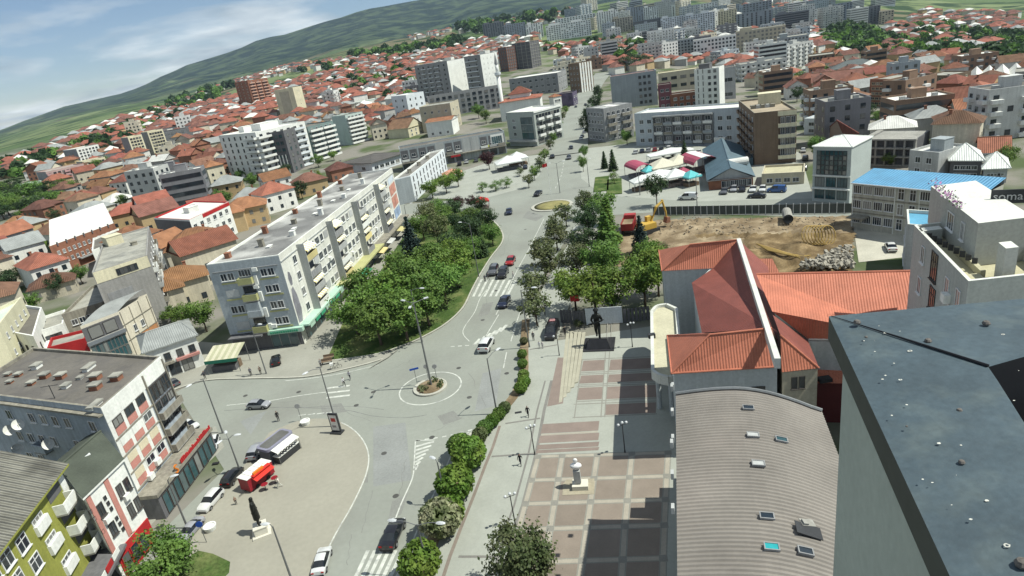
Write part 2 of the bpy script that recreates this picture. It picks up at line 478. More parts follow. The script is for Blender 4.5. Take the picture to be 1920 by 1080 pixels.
# pavement in front of the shops and the long apartment block
pk = smooth_line(W([(300,742),(345,726),(390,714),(470,711),(560,709),(610,702),(645,694),(690,683),(725,672)]),4)
pave1 = flat_poly('shop_pavement',pk + W([(735,664),(640,640),(760,470),(800,400),(720,405),(560,640),(420,645),(350,640),(280,700)]),0.12,conc,thick=0.14,side=kerbm)
tag(pave1,kind='structure');kerb(pave1,pk)
# park lawn
pl = smooth_line(W([(612,679),(700,667),(760,648),(800,630),(840,606),(870,577),(886,545),(902,515),(922,483),(944,452),(940,430),(922,412),(890,398)]),4)
park = flat_poly('park_lawn',pl + W([(800,396),(760,440),(700,530),(650,590)]),0.15,grassm,thick=0.16,side=kerbm)
tag(park,kind='structure');kerb(park,pl,0.15)
pth = flat_poly('park_path',W([(690,694),(735,662),(748,656),(728,672)]),0.165,conc,park)
# the square with the kiosks and the bronze statue
sq = smooth_line(W([(505,812),(560,790),(610,786),(648,796),(676,818),(692,850),(688,890),(662,948),(630,1004),(590,1085),(570,1130)]),5)
square = flat_poly('kiosk_square',sq + W([(330,1130),(340,1005),(420,918),(470,860)]),0.08,sand,thick=0.1,side=kerbm)
tag(square,kind='structure')
strip('edge_line',[(p[0],p[1]) for p in sq[14:]],0.0,0.14,0.09,paint,square)
# pavement along the lower left buildings
pv = flat_poly('street_pavement',W([(180,1080),(262,1010),(345,912),(420,838),(404,800),(372,820),(150,1000)]),0.1,conc,thick=0.12,side=kerbm)
tag(pv,kind='structure')
gl = flat_poly('corner_lawn',W([(330,1085),(350,1050),(372,1034),(400,1040),(432,1055),(430,1075),(420,1085)]),0.12,grassm,thick=0.1)
tag(gl,kind='structure')
# promenade on the right of the road
pe = smooth_line(W([(992,590),(986,640),(984,690),(972,730),(948,762),(930,782),(905,802),(878,822),(852,870),(826,935),(800,1000),(778,1060),(760,1110)]),4)
prom = flat_poly('promenade',pe + W([(965,1110),(1003,853),(1045,640),(1060,590),(1120,470),(1130,420),(1090,420),(1040,500)]),0.12,conc2,thick=0.14,side=kerbm)
tag(prom,kind='structure');kerb(prom,list(reversed(pe)))
# bare strip under the hedge
hs = smooth_line(W([(988,600),(985,660),(984,700),(970,738),(945,770),(925,790),(890,826),(872,872),(846,938),(820,1002),(800,1060),(785,1110)]),4)
strip('planting_bed',hs,-0.45,0.75,0.135,dirtm,prom)
brownp = mat('brown_paving',(0.19,0.16,0.135),rough=0.9,var=0.1,scale=0.5)
darkp = mat('dark_paving',(0.17,0.165,0.15),rough=0.9,var=0.12,scale=0.5)
pr = W([(1032,715),(1018,770),(1003,850),(990,900),(977,950),(960,997),(938,1090)])
strip('paving_band',pr,-0.35,0.0,0.126,darkp,prom);strip('paving_band',pr,0.55,0.75,0.126,darkp,prom)
pr2 = W([(938,800),(925,840),(912,872),(890,930),(868,985),(845,1045),(832,1085)])
strip('paving_band',pr2,-0.12,0.2,0.126,brownp,prom)
for a,b in (((948,796),(1013,786)),((922,858),(1003,852)),((860,1046),(935,1046)),((993,657),(1045,648))):
	q = W([a,b]);strip('paving_band',q,-0.15,0.12,0.127,darkp,prom)

# plaza: pale bands, dark crossings, brown panels
plaza = flat_poly('plaza',W([(1045,640),(1240,610),(1300,740),(1300,1130),(965,1130),(1003,853)]),0.125,conc2,thick=0.12)
tag(plaza,kind='structure')
panelm = mat('brown_panel',(0.20,0.168,0.138),rough=0.9,var=0.09,scale=0.6,fine=0.06,rnd=0.07)
panelr = mat('rose_panel',(0.20,0.16,0.138),rough=0.9,var=0.09,scale=0.6,fine=0.06,rnd=0.06)
bandm = mat('cream_band',(0.31,0.285,0.235),rough=0.9,var=0.09,scale=0.8)
slabm = mat('crossing_slab',(0.205,0.20,0.175),rough=0.9,var=0.1,scale=0.8)
def slab(name,q,z0,z1,M,parent):
	mb = MB();mb.prism([(p[0],p[1]) for p in q],z0,z1);return mb.build(name,M,parent)
def lerp2(a,b,t): return (a[0] + (b[0] - a[0]) * t,a[1] + (b[1] - a[1]) * t)
# lines of the grid read in the picture: columns (from far to near) and rows
cols = [((1008,862),(968,1010),(946,1085)),((1056,848),(1031,1000),(1017,1085)),((1124,830),(1101,992),(1088,1085)),((1185,858),(1172,990),(1166,1085)),((1253,853),(1246,985),(1243,1085))]
cw = [[Vector(un(*p)[:2]) for p in c] for c in cols]
rows = [858,902,946,994,1056,1120]
def at_row(c,py):
	ys_ = [p[1] for p in cols[c]];xs_ = [p[0] for p in cols[c]]
	k = 0 if py < ys_[1] else 1
	t = (py - ys_[k]) / (ys_[k + 1] - ys_[k])
	px = xs_[k] + (xs_[k + 1] - xs_[k]) * t
	py2 = py - (px - 1008) * 0.03
	return tuple(un(px,py2)[:2])
def quad_in(a,b,c,d,g):
	"""shrink the quad a b c d by g metres on each side"""
	P = [Vector(q) for q in (a,b,c,d)];ce = sum(P,Vector((0,0))) / 4;out = []
	for i in range(4):
		e1 = (P[(i + 1) % 4] - P[i]).normalized();e2 = (P[(i - 1) % 4] - P[i]).normalized()
		out.append(P[i] + (e1 + e2) * g)
	return out
for ri in range(5):
	for ci in range(4):
		q = [at_row(ci,rows[ri]),at_row(ci + 1,rows[ri]),at_row(ci + 1,rows[ri + 1]),at_row(ci,rows[ri + 1])]
		slab('paving_panel',quad_in(*q,0.32),0.1,0.131,panelm,plaza)
for ri in range(6):
	for ci in range(5):
		c = Vector(at_row(ci,rows[ri]))
		e = (Vector(at_row(min(ci + 1,4),rows[ri])) - Vector(at_row(max(ci - 1,0),rows[ri]))).normalized();f = Vector((-e.y,e.x))
		slab('crossing_slab',[c + e * a * 0.34 + f * b * 0.34 for a,b in ((-1,-1),(1,-1),(1,1),(-1,1))],0.1,0.134,slabm,plaza)
		if ci < 4:
			c2 = Vector(at_row(ci + 1,rows[ri]));e = (c2 - c).normalized();f = Vector((-e.y,e.x))
			slab('band_slab',[c + e * 0.36 - f * 0.2,c2 - e * 0.36 - f * 0.2,c2 - e * 0.36 + f * 0.2,c + e * 0.36 + f * 0.2],0.1,0.133,bandm,plaza)
			for sgn in (-1,1):
				slab('dark_joint',[c + e * 0.36 + f * 0.215 * sgn,c2 - e * 0.36 + f * 0.215 * sgn,c2 - e * 0.36 + f * 0.3 * sgn,c + e * 0.36 + f * 0.3 * sgn],0.1,0.132,slabm,plaza)
		if ri < 5:
			c2 = Vector(at_row(ci,rows[ri + 1]));e = (c2 - c).normalized();f = Vector((-e.y,e.x))
			slab('band_slab',[c + e * 0.36 - f * 0.2,c2 - e * 0.36 - f * 0.2,c2 - e * 0.36 + f * 0.2,c + e * 0.36 + f * 0.2],0.1,0.133,bandm,plaza)
			for sgn in (-1,1):
				slab('dark_joint',[c + e * 0.36 + f * 0.215 * sgn,c2 - e * 0.36 + f * 0.215 * sgn,c2 - e * 0.36 + f * 0.3 * sgn,c + e * 0.36 + f * 0.3 * sgn],0.1,0.132,slabm,plaza)
# stepped brown court above the grid
for k,(ya,yb) in enumerate(((797,815),(819,833),(836,845),(846,852))):
	xa = lambda y: 1018 + (797 - y) * 0.24
	slab('step_panel',W([(xa(ya),ya),(1124,ya - 6),(1122,yb - 6),(xa(yb),yb)]),0.1,0.131 + 0.0 * k,panelr,plaza)
slab('cream_stripe',W([(1015,816),(1121,810),(1121,812.5),(1014,818.5)]),0.1,0.133,bandm,plaza)
# upper court
uq = [(678,698,1094,1136,1145,1173),(706,721,1090,1133,1142,1172),(729,752,1086,1131,1139,1171),(762,782,1080,1127,1136,1170)]
for k,(ya,yb,a,b,c,d) in enumerate(uq):
	if k < 3: slab('paving_panel',W([(a,ya),(b,ya - 2),(b - 3,yb - 2),(a - 4,yb)]),0.1,0.131,panelr,plaza)
	slab('paving_panel',W([(c,ya - 2),(d + 60,ya - 6),(d + 60,yb - 6),(c - 3,yb - 2)]),0.1,0.131,panelr,plaza)
	slab('dark_joint',W([(a - 6,yb + 2),(d + 62,yb - 5),(d + 62,yb - 3.5),(a - 6,yb + 3.5)]),0.1,0.132,slabm,plaza)
	slab('dark_joint',W([(a - 4,ya - 3),(d + 60,ya - 9),(d + 60,ya - 7.5),(a - 4,ya - 1.5)]),0.1,0.132,slabm,plaza)
for a,b in (((1091,676),(1076,786)),((1139,600),(1126,784)),((1147,600),(1133,784))):
	slab('dark_joint',W([a,(a[0] + 1.6,a[1]),(b[0] + 2,b[1]),b]),0.1,0.136,slabm,plaza)
# long shallow steps beside the brown strip
slab('brown_strip',W([(1046,672),(1062,672),(1056,758),(1026,764)]),0.1,0.131,panelr,plaza)
stepm = mat('step_stone',(0.33,0.315,0.245),rough=0.9,var=0.1,scale=0.7)
for k in range(5):
	a = 1062 + k * 7.5
	slab('step',W([(a,622 + k),(a + 6.3,622 + k),(a + 6.3 - 14,755 - k * 9),(a - 14,757 - k * 9)]),0.1,0.14 + 0.035 * k,stepm,plaza)

# ------------------------------------------------------------------ white lines on the road
def ring(name,c,r0,r1,z,M,parent,n=64):
	mb = MB()
	for k in range(n):
		a,b = 2 * math.pi * k / n,2 * math.pi * (k + 1) / n
		mb.face([(c[0] + r * math.cos(t),c[1] + r * math.sin(t),z) for r,t in ((r0,a),(r1,a),(r1,b),(r0,b))])
	return mb.build(name,M,parent)
ISL = Vector(un(807,727)[:2])
RI = (Vector(un(838,725)[:2]) - ISL).length;RR = (Vector(un(864,722)[:2]) - ISL).length
ring('ring_line',ISL,RR - 0.09,RR + 0.09,0.006,paint,road)
def dash(pts,w=0.14,gap=None,on=None):
	q = smooth_line(W(pts),6) if len(pts) > 2 else W(pts)
	if not on: strip('lane_line',q,-w / 2,w / 2,0.006,paint,road);return
	d = [0]
	for i in range(1,len(q)): d.append(d[-1] + math.dist(q[i],q[i - 1]))
	s = 0
	while s < d[-1]:
		pts2 = []
		for u in np.linspace(s,min(s + on,d[-1]),4):
			k = max(0,min(len(d) - 2,int(np.searchsorted(d,u)) - 1));t = (u - d[k]) / max(1e-6,d[k + 1] - d[k])
			pts2.append(lerp2(q[k],q[k + 1],t))
		strip('lane_line',pts2,-w / 2,w / 2,0.006,paint,road);s += on + gap
dash([(880,810),(858,825),(838,872),(806,942),(780,1000),(760,1050)])
dash([(776,880),(772,900),(752,945),(735,990),(722,1020)])
dash([(779,826),(776,880)]);dash([(779,826),(815,825)])
dash([(780,826),(830,819),(880,807),(905,800)],0.2,0.5,0.5)
for k in range(7):   # hatched splitter island
	y = 828 + k * 7.4
	xr = 814 - k * 5.2
	strip('hatch_line',W([(780 - k * 0.4,y + 9),(xr,y)]),-0.16,0.16,0.006,paint,road)
for k in range(8):   # crossing at the bottom edge
	x = 690 + k * 13
	strip('crossing_line',W([(x,1032),(x - 28,1092)]),-0.17,0.17,0.006,paint,road)
for k in range(8):   # crossing by the waiting cars
	x = 893 + k * 10.5
	strip('crossing_line',W([(x,523 + k * 0.4),(x - 16,556)]),-0.22,0.22,0.006,paint,road)
for k in range(6):   # hatched splitter before the roundabout
	x = 888 + k * 10;y = 648 - k * 5.2
	strip('hatch_line',W([(x,y),(x + 12,y - 13)]),-0.24,0.24,0.006,paint,road)
dash([(845,650),(900,646)],0.2,0.5,0.6)
for y in (726,735,744):
	strip('crossing_line',W([(612,y + 2),(656,y - 3)]),-0.2,0.2,0.006,paint,road)
dash([(425,760),(500,752),(560,742),(612,735)]);dash([(535,714),(600,707),(655,697),(710,684)])
dash([(930,590),(950,550),(968,510),(990,470),(1010,430),(1020,410)]);dash([(905,640),(935,590)])
dash([(958,640),(970,600),(985,560)]);dash([(880,640),(868,620),(890,585),(900,560),(915,540)],0.12)
dash([(944,690),(950,660)]);dash([(1058,300),(1052,330),(1040,355)],0.16,2.5,2.5)
for k in range(5):
	x = 1074 + k * 6
	strip('crossing_line',W([(x,432 - k * 1.2),(x + 7,424 - k * 1.2)]),-0.25,0.25,0.006,paint,road)
for k in range(4):
	strip('crossing_line',W([(560 + k * 17,779 - k * 1.5),(574 + k * 17,777 - k * 1.5)]),-0.1,0.1,0.006,paint,road)
# tyre marks
tyre = mat('tyre_mark',(0.16,0.165,0.155),rough=0.9,var=0.3,scale=0.6)
strip('tyre_mark',smooth_line(W([(420,770),(520,764),(640,768),(700,780),(760,783),(800,778)]),5),-0.06,0.06,0.003,tyre,road)
strip('tyre_mark',smooth_line(W([(560,764),(660,762),(720,768)]),5),-0.05,0.05,0.003,tyre,road)
# worn patches in the asphalt
patch = mat('asphalt_patch',(0.215,0.225,0.215),rough=0.92,var=0.1,scale=0.3)
for q in ([(700,800),(760,792),(772,900),(700,912)],[(905,700),(940,690),(930,760),(890,772)],[(450,790),(500,770),(470,815)]):
	flat_poly('asphalt_patch',W(q),0.0022,patch,road)

ironm = mat('manhole_iron',(.07,.07,.065),rough=.7,var=.2)
for px,py in ((700,735),(880,745),(860,690),(560,735),(720,850),(742,930),(905,600),(930,545),(985,430),(1000,400),(460,742),(668,760),(810,820),(950,700)):
	c_ = un(px,py);mb = MB();mb.lathe([(.32,0),(.33,.004),(.3,.005)],14);po = mb.build('manhole_cover',ironm,road);po.location = (c_.x,c_.y,.001)
rsc = random.Random(12);tarm = mat('tar_seam',(.165,.168,.155),rough=.8,var=.3)
for px,py,dx,dy in ((640,770,60,20),(720,700,50,-25),(880,700,30,60),(760,860,-10,70),(700,920,-20,80),(900,600,20,-60),(940,480,20,-50),(560,750,-80,8),(870,780,-60,30),(1010,370,60,10),(1180,385,120,2),(1400,390,120,2),(660,1000,-10,60),(800,790,-70,14)):
	pts = [(px + dx * t + rsc.uniform(-3,3),py + dy * t + rsc.uniform(-2,2)) for t in [k / 7 for k in range(8)]]
	strip('tar_seam',smooth_line(W(pts),3),-.025,.025,.0035,tarm,road)
for q in ([(600,760),(640,756),(650,772),(606,778)],[(820,780),(850,770),(866,785),(832,797)],[(905,570),(925,566),(916,590),(896,594)],[(735,940),(765,925),(752,965),(728,975)],[(990,395),(1020,405),(1005,415),(980,408)],[(660,870),(690,862),(690,905),(664,905)]):
	flat_poly('asphalt_patch',W(q),0.0024,mat('old_patch',(.19,.195,.178),rough=.92,var=.12,scale=.4),road)
# dirt of the building site
mb = MB()
site = [(1150,505),(1165,420),(1240,412),(1600,404),(1608,445),(1600,520),(1400,525),(1240,480)]
sw = W(site);x0,x1 = min(p[0] for p in sw),max(p[0] for p in sw);y0,y1 = min(p[1] for p in sw),max(p[1] for p in sw)
NX,NY = 90,60;gv = {}
for j in range(NY + 1):
	for i in range(NX + 1):
		x = x0 + (x1 - x0) * i / NX;y = y0 + (y1 - y0) * j / NY
		px,py,_ = proj((x,y,0))
		h = 0.06 + max(0,mnoise.noise((x / 4,y / 5,0)) * 0.5 + mnoise.noise((x / 1.3,y / 1.6,5)) * 0.25)
		if px > 1400 and 440 < py < 500: h += 0.5 + 1.1 * abs(mnoise.noise((x / 3.2,y / 6.5,9)))
		if px > 1230 and 425 < py < 447: h += 0.6 * max(0,mnoise.noise((x / 6,y / 2.5,2)) + 0.25)
		if px < 1225: h = 0.06 + 0.05 * mnoise.noise((x / 2,y / 2,0))
		gv[i,j] = (x,y,h)
for j in range(NY):
	for i in range(NX):
		c = [gv[i,j],gv[i + 1,j],gv[i + 1,j + 1],gv[i,j + 1]]
		if all(pip(q[0],q[1],sw) for q in c):
			px,py,_ = proj(c[0]);mb.face(c,1 if (px > 1395 and py > 446) or (px > 1300 and 440 < py < 447) else 0)
bm = bmesh.new();wetm = mat('dug_soil',(0.135,0.095,0.05),rough=0.95,var=0.35,scale=0.35,fine=0.25,col2=(0.21,0.155,0.085),c2=(0.45,0.62),c2scale=0.5,bump=1.0,bscale=2.0,spec=0.1);me0 = mb.mesh('soil',[dirtm,wetm]);bm.from_mesh(me0);bmesh.ops.remove_doubles(bm,verts=bm.verts,dist=0.01)
me = bpy.data.meshes.new('building_site_ground');bm.to_mesh(me);bm.free();me.materials.append(dirtm);me.materials.append(wetm)
me.polygons.foreach_set('use_smooth',[True] * len(me.polygons))
tag(link('building_site_ground',me),kind='structure')
tag(flat_poly('yard_ground',W([(1600,425),(1715,418),(1720,480),(1610,492)]),0.03,mat('yard_gravel',(0.4,0.385,0.32),var=0.15,scale=0.3)),kind='structure')
# ------------------------------------------------------------------ building kit
FR_W = mat('white_frame',(0.62,0.63,0.62),rough=0.6,var=0.08)
FR_D = mat('dark_frame',(0.06,0.055,0.05),rough=0.6,var=0.1)
GLASS = glassmat()
GLASS_B = glassmat('blue_glass',(0.03,0.075,0.085),0.06)
SHUT = mat('roller_shutter',(0.42,0.43,0.42),rough=0.7,var=0.12,rnd=0.2)
METAL = mat('grey_metal',(0.22,0.23,0.23),rough=0.5,var=0.15,metal=0.5)
DARKM = mat('dark_metal',(0.045,0.047,0.05),rough=0.5,var=0.15,metal=0.3)
WHITE = mat('white_plaster',(0.66,0.67,0.63),rough=0.85,var=0.08,scale=0.25,streak=0.07)
CREAM = mat('cream_plaster',(0.56,0.52,0.37),rough=0.85,var=0.1,scale=0.25,streak=0.1)
GREY = mat('grey_plaster',(0.36,0.37,0.36),rough=0.85,var=0.1,scale=0.3,streak=0.12)
MID = mat('mid_grey_plaster',(0.235,0.24,0.24),rough=0.85,var=0.12,scale=0.3,streak=0.15)
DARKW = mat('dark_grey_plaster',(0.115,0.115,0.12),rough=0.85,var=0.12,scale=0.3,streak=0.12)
BRICK = mat('red_brick',(0.23,0.105,0.065),rough=0.9,var=0.2,scale=0.6,fine=0.15)
BROWN = mat('brown_plaster',(0.165,0.118,0.08),rough=0.85,var=0.12,scale=0.3,streak=0.14)
PINK = mat('pink_panel',(0.40,0.19,0.165),rough=0.85,var=0.12,scale=0.8)
RED = mat('red_paint',(0.36,0.02,0.022),rough=0.6,var=0.15,scale=0.6)
ROOF_G = mat('roof_felt',(0.115,0.108,0.095),rough=0.95,var=0.15,scale=0.3,col2=(0.16,0.15,0.13),c2=(0.45,0.7),c2scale=0.25)
ROOF_L = mat('pale_roof',(0.30,0.295,0.255),rough=0.95,var=0.2,scale=0.3,col2=(0.2,0.2,0.18),c2=(0.45,0.65),c2scale=0.4)
ROOF_W = mat('white_roof',(0.60,0.60,0.56),rough=0.9,var=0.15,scale=0.3)
CONCR = mat('raw_concrete',(0.26,0.255,0.23),rough=0.95,var=0.18,scale=0.4,streak=0.2)
TILE = wavemat('roof_tile',(0.25,0.108,0.062),0.34,rough=0.85,depth=0.6,rnd=0.32,hue=0.022,var=0.25)
TILE_D = wavemat('old_roof_tile',(0.165,0.085,0.058),0.34,rough=0.9,depth=0.6,rnd=0.3,hue=0.02,var=0.28)
SHEET = wavemat('grey_sheet_roof',(0.27,0.285,0.275),0.3,rough=0.55,depth=0.5,var=0.18)
SHEETW = wavemat('white_sheet_roof',(0.62,0.64,0.6),0.4,rough=0.6,depth=0.4,var=0.1)
SHEETB = wavemat('blue_sheet_roof',(0.09,0.27,0.44),0.5,rough=0.5,depth=0.5,var=0.12)
REDROOF = wavemat('red_sheet_tile',(0.42,0.148,0.092),0.26,rough=0.7,depth=0.35,var=0.16)

_WM = {}
def win_mesh(w,h,fr,gl,mull=1,trans=False,sill=True,two=False):
	k = (round(w,2),round(h,2),fr.name,gl.name,mull,trans,sill,two)
	if k in _WM: return _WM[k]
	f = MB();t = min(0.07,w * 0.09)
	for x0,x1,z0,z1 in ((-w / 2,w / 2,0,t),(-w / 2,w / 2,h - t,h),(-w / 2,-w / 2 + t,t,h - t),(w / 2 - t,w / 2,t,h - t)):
		f.box(x0,-0.07,z0,x1,0.0,z1,0)
	for i in range(mull):
		x = -w / 2 + w * (i + 1) / (mull + 1);f.box(x - t / 2.4,-0.06,t,x + t / 2.4,-0.005,h - t,0)
	if trans: f.box(-w / 2 + t,-0.055,h * 0.66,w / 2 - t,-0.006,h * 0.66 + t * 0.8,0)
	if sill: f.box(-w / 2 - 0.06,-0.16,-0.07,w / 2 + 0.06,0.0,-0.002,0)
	g = MB();g.face([(-w / 2 + t,-0.03,t),(w / 2 - t,-0.03,t),(w / 2 - t,-0.03,h - t),(-w / 2 + t,-0.03,h - t)],1 if not two else 0)
	if two: r = (f.mesh('window',[fr]),g.mesh('pane',[gl]))
	else:
		f.raw(g.v,g.f,1);r = (f.mesh('window',[fr,gl]),None)
	_WM[k] = r
	return r

def ccw(P): return sum(P[i][0] * P[(i + 1) % len(P)][1] - P[(i + 1) % len(P)][0] * P[i][1] for i in range(len(P))) > 0
OCC = []      # footprints already built on
class Bld:
	"""a building on footprint P (A front left, B front right, C, D; counter-clockwise), root Empty at its base"""
	def __init__(s,name,label,P,zb,h,cat='building',group=None):
		s.P = [Vector((p[0],p[1])) for p in P];s.zb,s.h = zb,h
		if not ccw(s.P): print('WARN clockwise',name,label)
		c = sum(s.P,Vector((0,0))) / len(P)
		s.o = Vector((c.x,c.y,zb));s.root = empty(name,s.o,0,label,cat,group);OCC.append([tuple(p) for p in s.P])
	def loc(s,p,z): return (p[0] - s.o.x,p[1] - s.o.y,z)
	def edge(s,i): return s.P[i % len(s.P)],s.P[(i + 1) % len(s.P)]
	def frame(s,i,u=0.0,z=0.0,out=0.0):
		a,b = s.edge(i);d = (b - a).normalized();nrm = Vector((d.y,-d.x))
		p = a + d * u + nrm * out
		M = Matrix(((d.x,-nrm.x,0,p.x - s.o.x),(d.y,-nrm.y,0,p.y - s.o.y),(0,0,1,z),(0,0,0,1)))
		return M
	def length(s,i): a,b = s.edge(i);return (b - a).length
	def uz(s,i,px,py):
		"""the picture point on wall i, as metres along it and metres above the base"""
		a,b = s.edge(i);d = (b - a).normalized();nr = Vector((d.y,-d.x,0));r = ray(px,py)
		k = nr.dot(Vector((a.x,a.y,0)) - Vector((CAM.x,CAM.y,0))) / nr.dot(r)
		p = CAM + r * k
		return (Vector((p.x,p.y)) - a).dot(d),p.z - s.zb
	def walls(s,M,parapet=0.5,roof=None,rim=None,lo=-0.6,top=None):
		h = s.h if top is None else top
		mb = MB();n = len(s.P)
		for i in range(n):
			a,b = s.edge(i);mb.face([s.loc(a,lo),s.loc(b,lo),s.loc(b,h),s.loc(a,h)],0)
		mats = [M]
		if roof is not None:
			ins = []
			for i in range(n):
				e1 = (s.P[(i + 1) % n] - s.P[i]).normalized();e2 = (s.P[i - 1] - s.P[i]).normalized()
				q = e1 + e2
				sn = max(0.3,abs(e1.x * e2.y - e1.y * e2.x));sg = 1 if (e1.x * e2.y - e1.y * e2.x) > 0 else -1
				ins.append(s.P[i] + q * (0.25 / sn) * sg)
			mats.append(rim or M)
			for i in range(n):
				j = (i + 1) % n
				mb.face([s.loc(s.P[i],h),s.loc(s.P[j],h),s.loc(ins[j],h),s.loc(ins[i],h)],1)
				if parapet: mb.face([s.loc(ins[i],h),s.loc(ins[j],h),s.loc(ins[j],h - parapet),s.loc(ins[i],h - parapet)],1)
			s.wall = mb.build('wall',mats,s.root)
			rb = MB();rb.face([s.loc(p,h - parapet) for p in ins])
			s.roof = rb.build('roof',roof,s.root)
		else: s.wall = mb.build('wall',mats,s.root)
		return s
	def win(s,i,u,z,w,h,fr=None,gl=None,mull=1,near=False,name='window',trans=False,sill=True,out=0.012):
		fm,pm = win_mesh(w,h,fr or FR_W,gl or GLASS,mull,trans,sill,near)
		o = link(name,fm,s.root,s.frame(i,u,z,out))
		if pm: link('pane',pm,o)
		return o
	def grid(s,i,rows,cols,w,h,z0,step,m0=1.0,m1=1.0,skip=(),**k):
		L = s.length(i)
		for r in range(rows):
			for c in range(cols):
				if (r,c) in skip: continue
				u = m0 + (L - m0 - m1) * (c + 0.5) / cols
				s.win(i,u,z0 + r * step,w,h,**k)
	def fbox(s,i,u0,u1,z0,z1,out,M,name='panel',inn=0.0):
		mb = MB();mb.box(u0,-out,z0,u1,-inn if inn else 0.0,z1)
		return link(name,mb.mesh(name,M),s.root,s.frame(i))
	def balcony(s,i,u0,u1,z,d=1.2,M=None,par=1.0,M2=None,roofed=False,side=True,name='balcony'):
		mb = MB();w = u1 - u0
		mb.box(0,-d,-0.16,w,-0.005,0,1)
		mb.box(0,-d,0,w,-d + 0.09,par,0)
		if side:
			mb.box(0,-d + 0.09,0,0.09,-0.005,par,0);mb.box(w - 0.09,-d + 0.09,0,w,-0.005,par,0)
		return link(name,mb.mesh('balcony',[M or WHITE,M2 or CONCR]),s.root,s.frame(i,u0,z))
	def awning(s,i,u0,u1,z,d,M,drop=0.5,val=0.25,name='awning'):
		mb = MB();n = 10
		for k in range(n):
			a,b = u0 + (u1 - u0) * k / n,u0 + (u1 - u0) * (k + 1) / n;m_ = k % 2
			mb.face([(a,-0.02,z),(a,-d,z - drop),(b,-d,z - drop),(b,-0.02,z)],m_)
			mb.face([(a,-d,z - drop),(a,-d - 0.02,z - drop - val),(b,-d - 0.02,z - drop - val),(b,-d,z - drop)],m_)
		mm = M if isinstance(M,(list,tuple)) else [M,M]
		return link(name,mb.mesh('awning',mm),s.root,s.frame(i))
	def top(s,M,x,y,w,d,h,z=None,name='roof_vent',rz=0.0):
		"""a box on the roof at fractions x (A to B) and y (A to D)"""
		a = s.P[0] + (s.P[1] - s.P[0]) * x + (s.P[-1] - s.P[0]) * y
		e = (s.P[1] - s.P[0]);ang = math.atan2(e.y,e.x) + rz
		mb = MB();mb.box(-w / 2,-d / 2,0,w / 2,d / 2,h,0);mb.box(-w / 2 - 0.08,-d / 2 - 0.08,h,w / 2 + 0.08,d / 2 + 0.08,h + 0.08,0)
		return link(name,mb.mesh(name,M),s.root,Matrix.Translation(s.loc(a,(s.h - 0.5 if z is None else z))) @ Matrix.Rotation(ang,4,'Z'))
	def dish(s,p,z,r=0.45,az=0.0,name='satellite_dish'):
		mb = MB();pr = [(r * k / 5,0.25 * r * (k / 5) ** 2) for k in range(1,6)]
		vs = [(0,0,0)];fs = []
		for rr,zz in pr:
			for k in range(14): vs.append((rr * math.cos(2 * math.pi * k / 14),rr * math.sin(2 * math.pi * k / 14),zz))
		for k in range(14): fs.append((0,1 + k,1 + (k + 1) % 14))
		for j in range(4):
			for k in range(14): fs.append((1 + j * 14 + k,1 + (j + 1) * 14 + k,1 + (j + 1) * 14 + (k + 1) % 14,1 + j * 14 + (k + 1) % 14))
		mb.raw(vs,fs);mb.tube([(0,0,0),(0,0,r * 0.9)],0.03,5);mb.tube([(0,0,0),(0,r * 0.6,-0.35)],0.04,5)
		M = Matrix.Translation(s.loc(p,z)) @ Matrix.Rotation(az,4,'Z') @ Matrix.Rotation(R(62),4,'X')
		return link(name,mb.mesh('satellite_dish',ROOF_W),s.root,M)
	def pitched(s,M,rise,oh=0.5,kind='hip',ridge=0,hipin=None,z=None,gable_mat=None,name='roof',P=None,bands=None,thick=0.18):
		"""hip or gable roof; ridge 0 runs parallel to edge A-B, ridge 1 parallel to B-C"""
		P = P or s.P;z = s.h if z is None else z
		ov = []
		for i in range(4):
			e1 = (P[(i + 1) % 4] - P[i]).normalized();e2 = (P[i - 1] - P[i]).normalized()
			ov.append(P[i] - (e1 + e2) * oh)
		if ridge == 0: a,b,c,d = ov
		else: b,c,d,a = ov          # a-b, c-d become the long eaves
		m0 = (a + d) / 2;m1 = (b + c) / 2;L = (m1 - m0).length;wd = ((a - d).length + (b - c).length) / 2
		k = (min(hipin if hipin is not None else wd / 2,L * 0.48) / L) if kind == 'hip' else 0.0
		r0 = m0 + (m1 - m0) * k;r1 = m1 + (m0 - m1) * k
		zr = z + rise;mb = MB()
		sl = math.hypot(wd / 2,rise)
		A,B,C,D = (s.loc(q,z) for q in (a,b,c,d));R0,R1 = s.loc(r0,zr),s.loc(r1,zr)
		mb.face([A,B,R1,R0],0,[(0,0),(L,0),(L * (1 - k),sl),(L * k,sl)])
		mb.face([C,D,R0,R1],0,[(0,0),(L,0),(L * (1 - k),sl),(L * k,sl)])
		if kind == 'hip':
			mb.face([B,C,R1],0,[(0,0),(wd,0),(wd / 2,sl)]);mb.face([D,A,R0],0,[(0,0),(wd,0),(wd / 2,sl)])
		for q0,q1 in ((A,B),(B,C),(C,D),(D,A)):
			mb.face([(q0[0],q0[1],q0[2] - thick),(q1[0],q1[1],q1[2] - thick),q1,q0],1)
		mb.face([(q[0],q[1],q[2] - thick) for q in (D,C,B,A)],1)
		ro = mb.build(name,[M,gable_mat or M],s.root)
		if kind == 'gable':
			i0 = (P[0],P[3]) if ridge == 0 else (P[1],P[0]);i1 = (P[1],P[2]) if ridge == 0 else (P[2],P[3])
			f = 1 - (oh / max(0.01,wd / 2))
			for q in (i0,i1):
				mid = (q[0] + q[1]) / 2
				t = [s.loc(q[0],z - thick),s.loc(q[1],z - thick),s.loc(mid,z + rise * 0.93)]
				g = MB();g.face(t);g.build('gable',gable_mat or M,s.root)
		# ridge tiles
		rb = MB();rb.tube([(R0[0],R0[1],R0[2] + 0.02),(R1[0],R1[1],R1[2] + 0.02)],0.13,5)
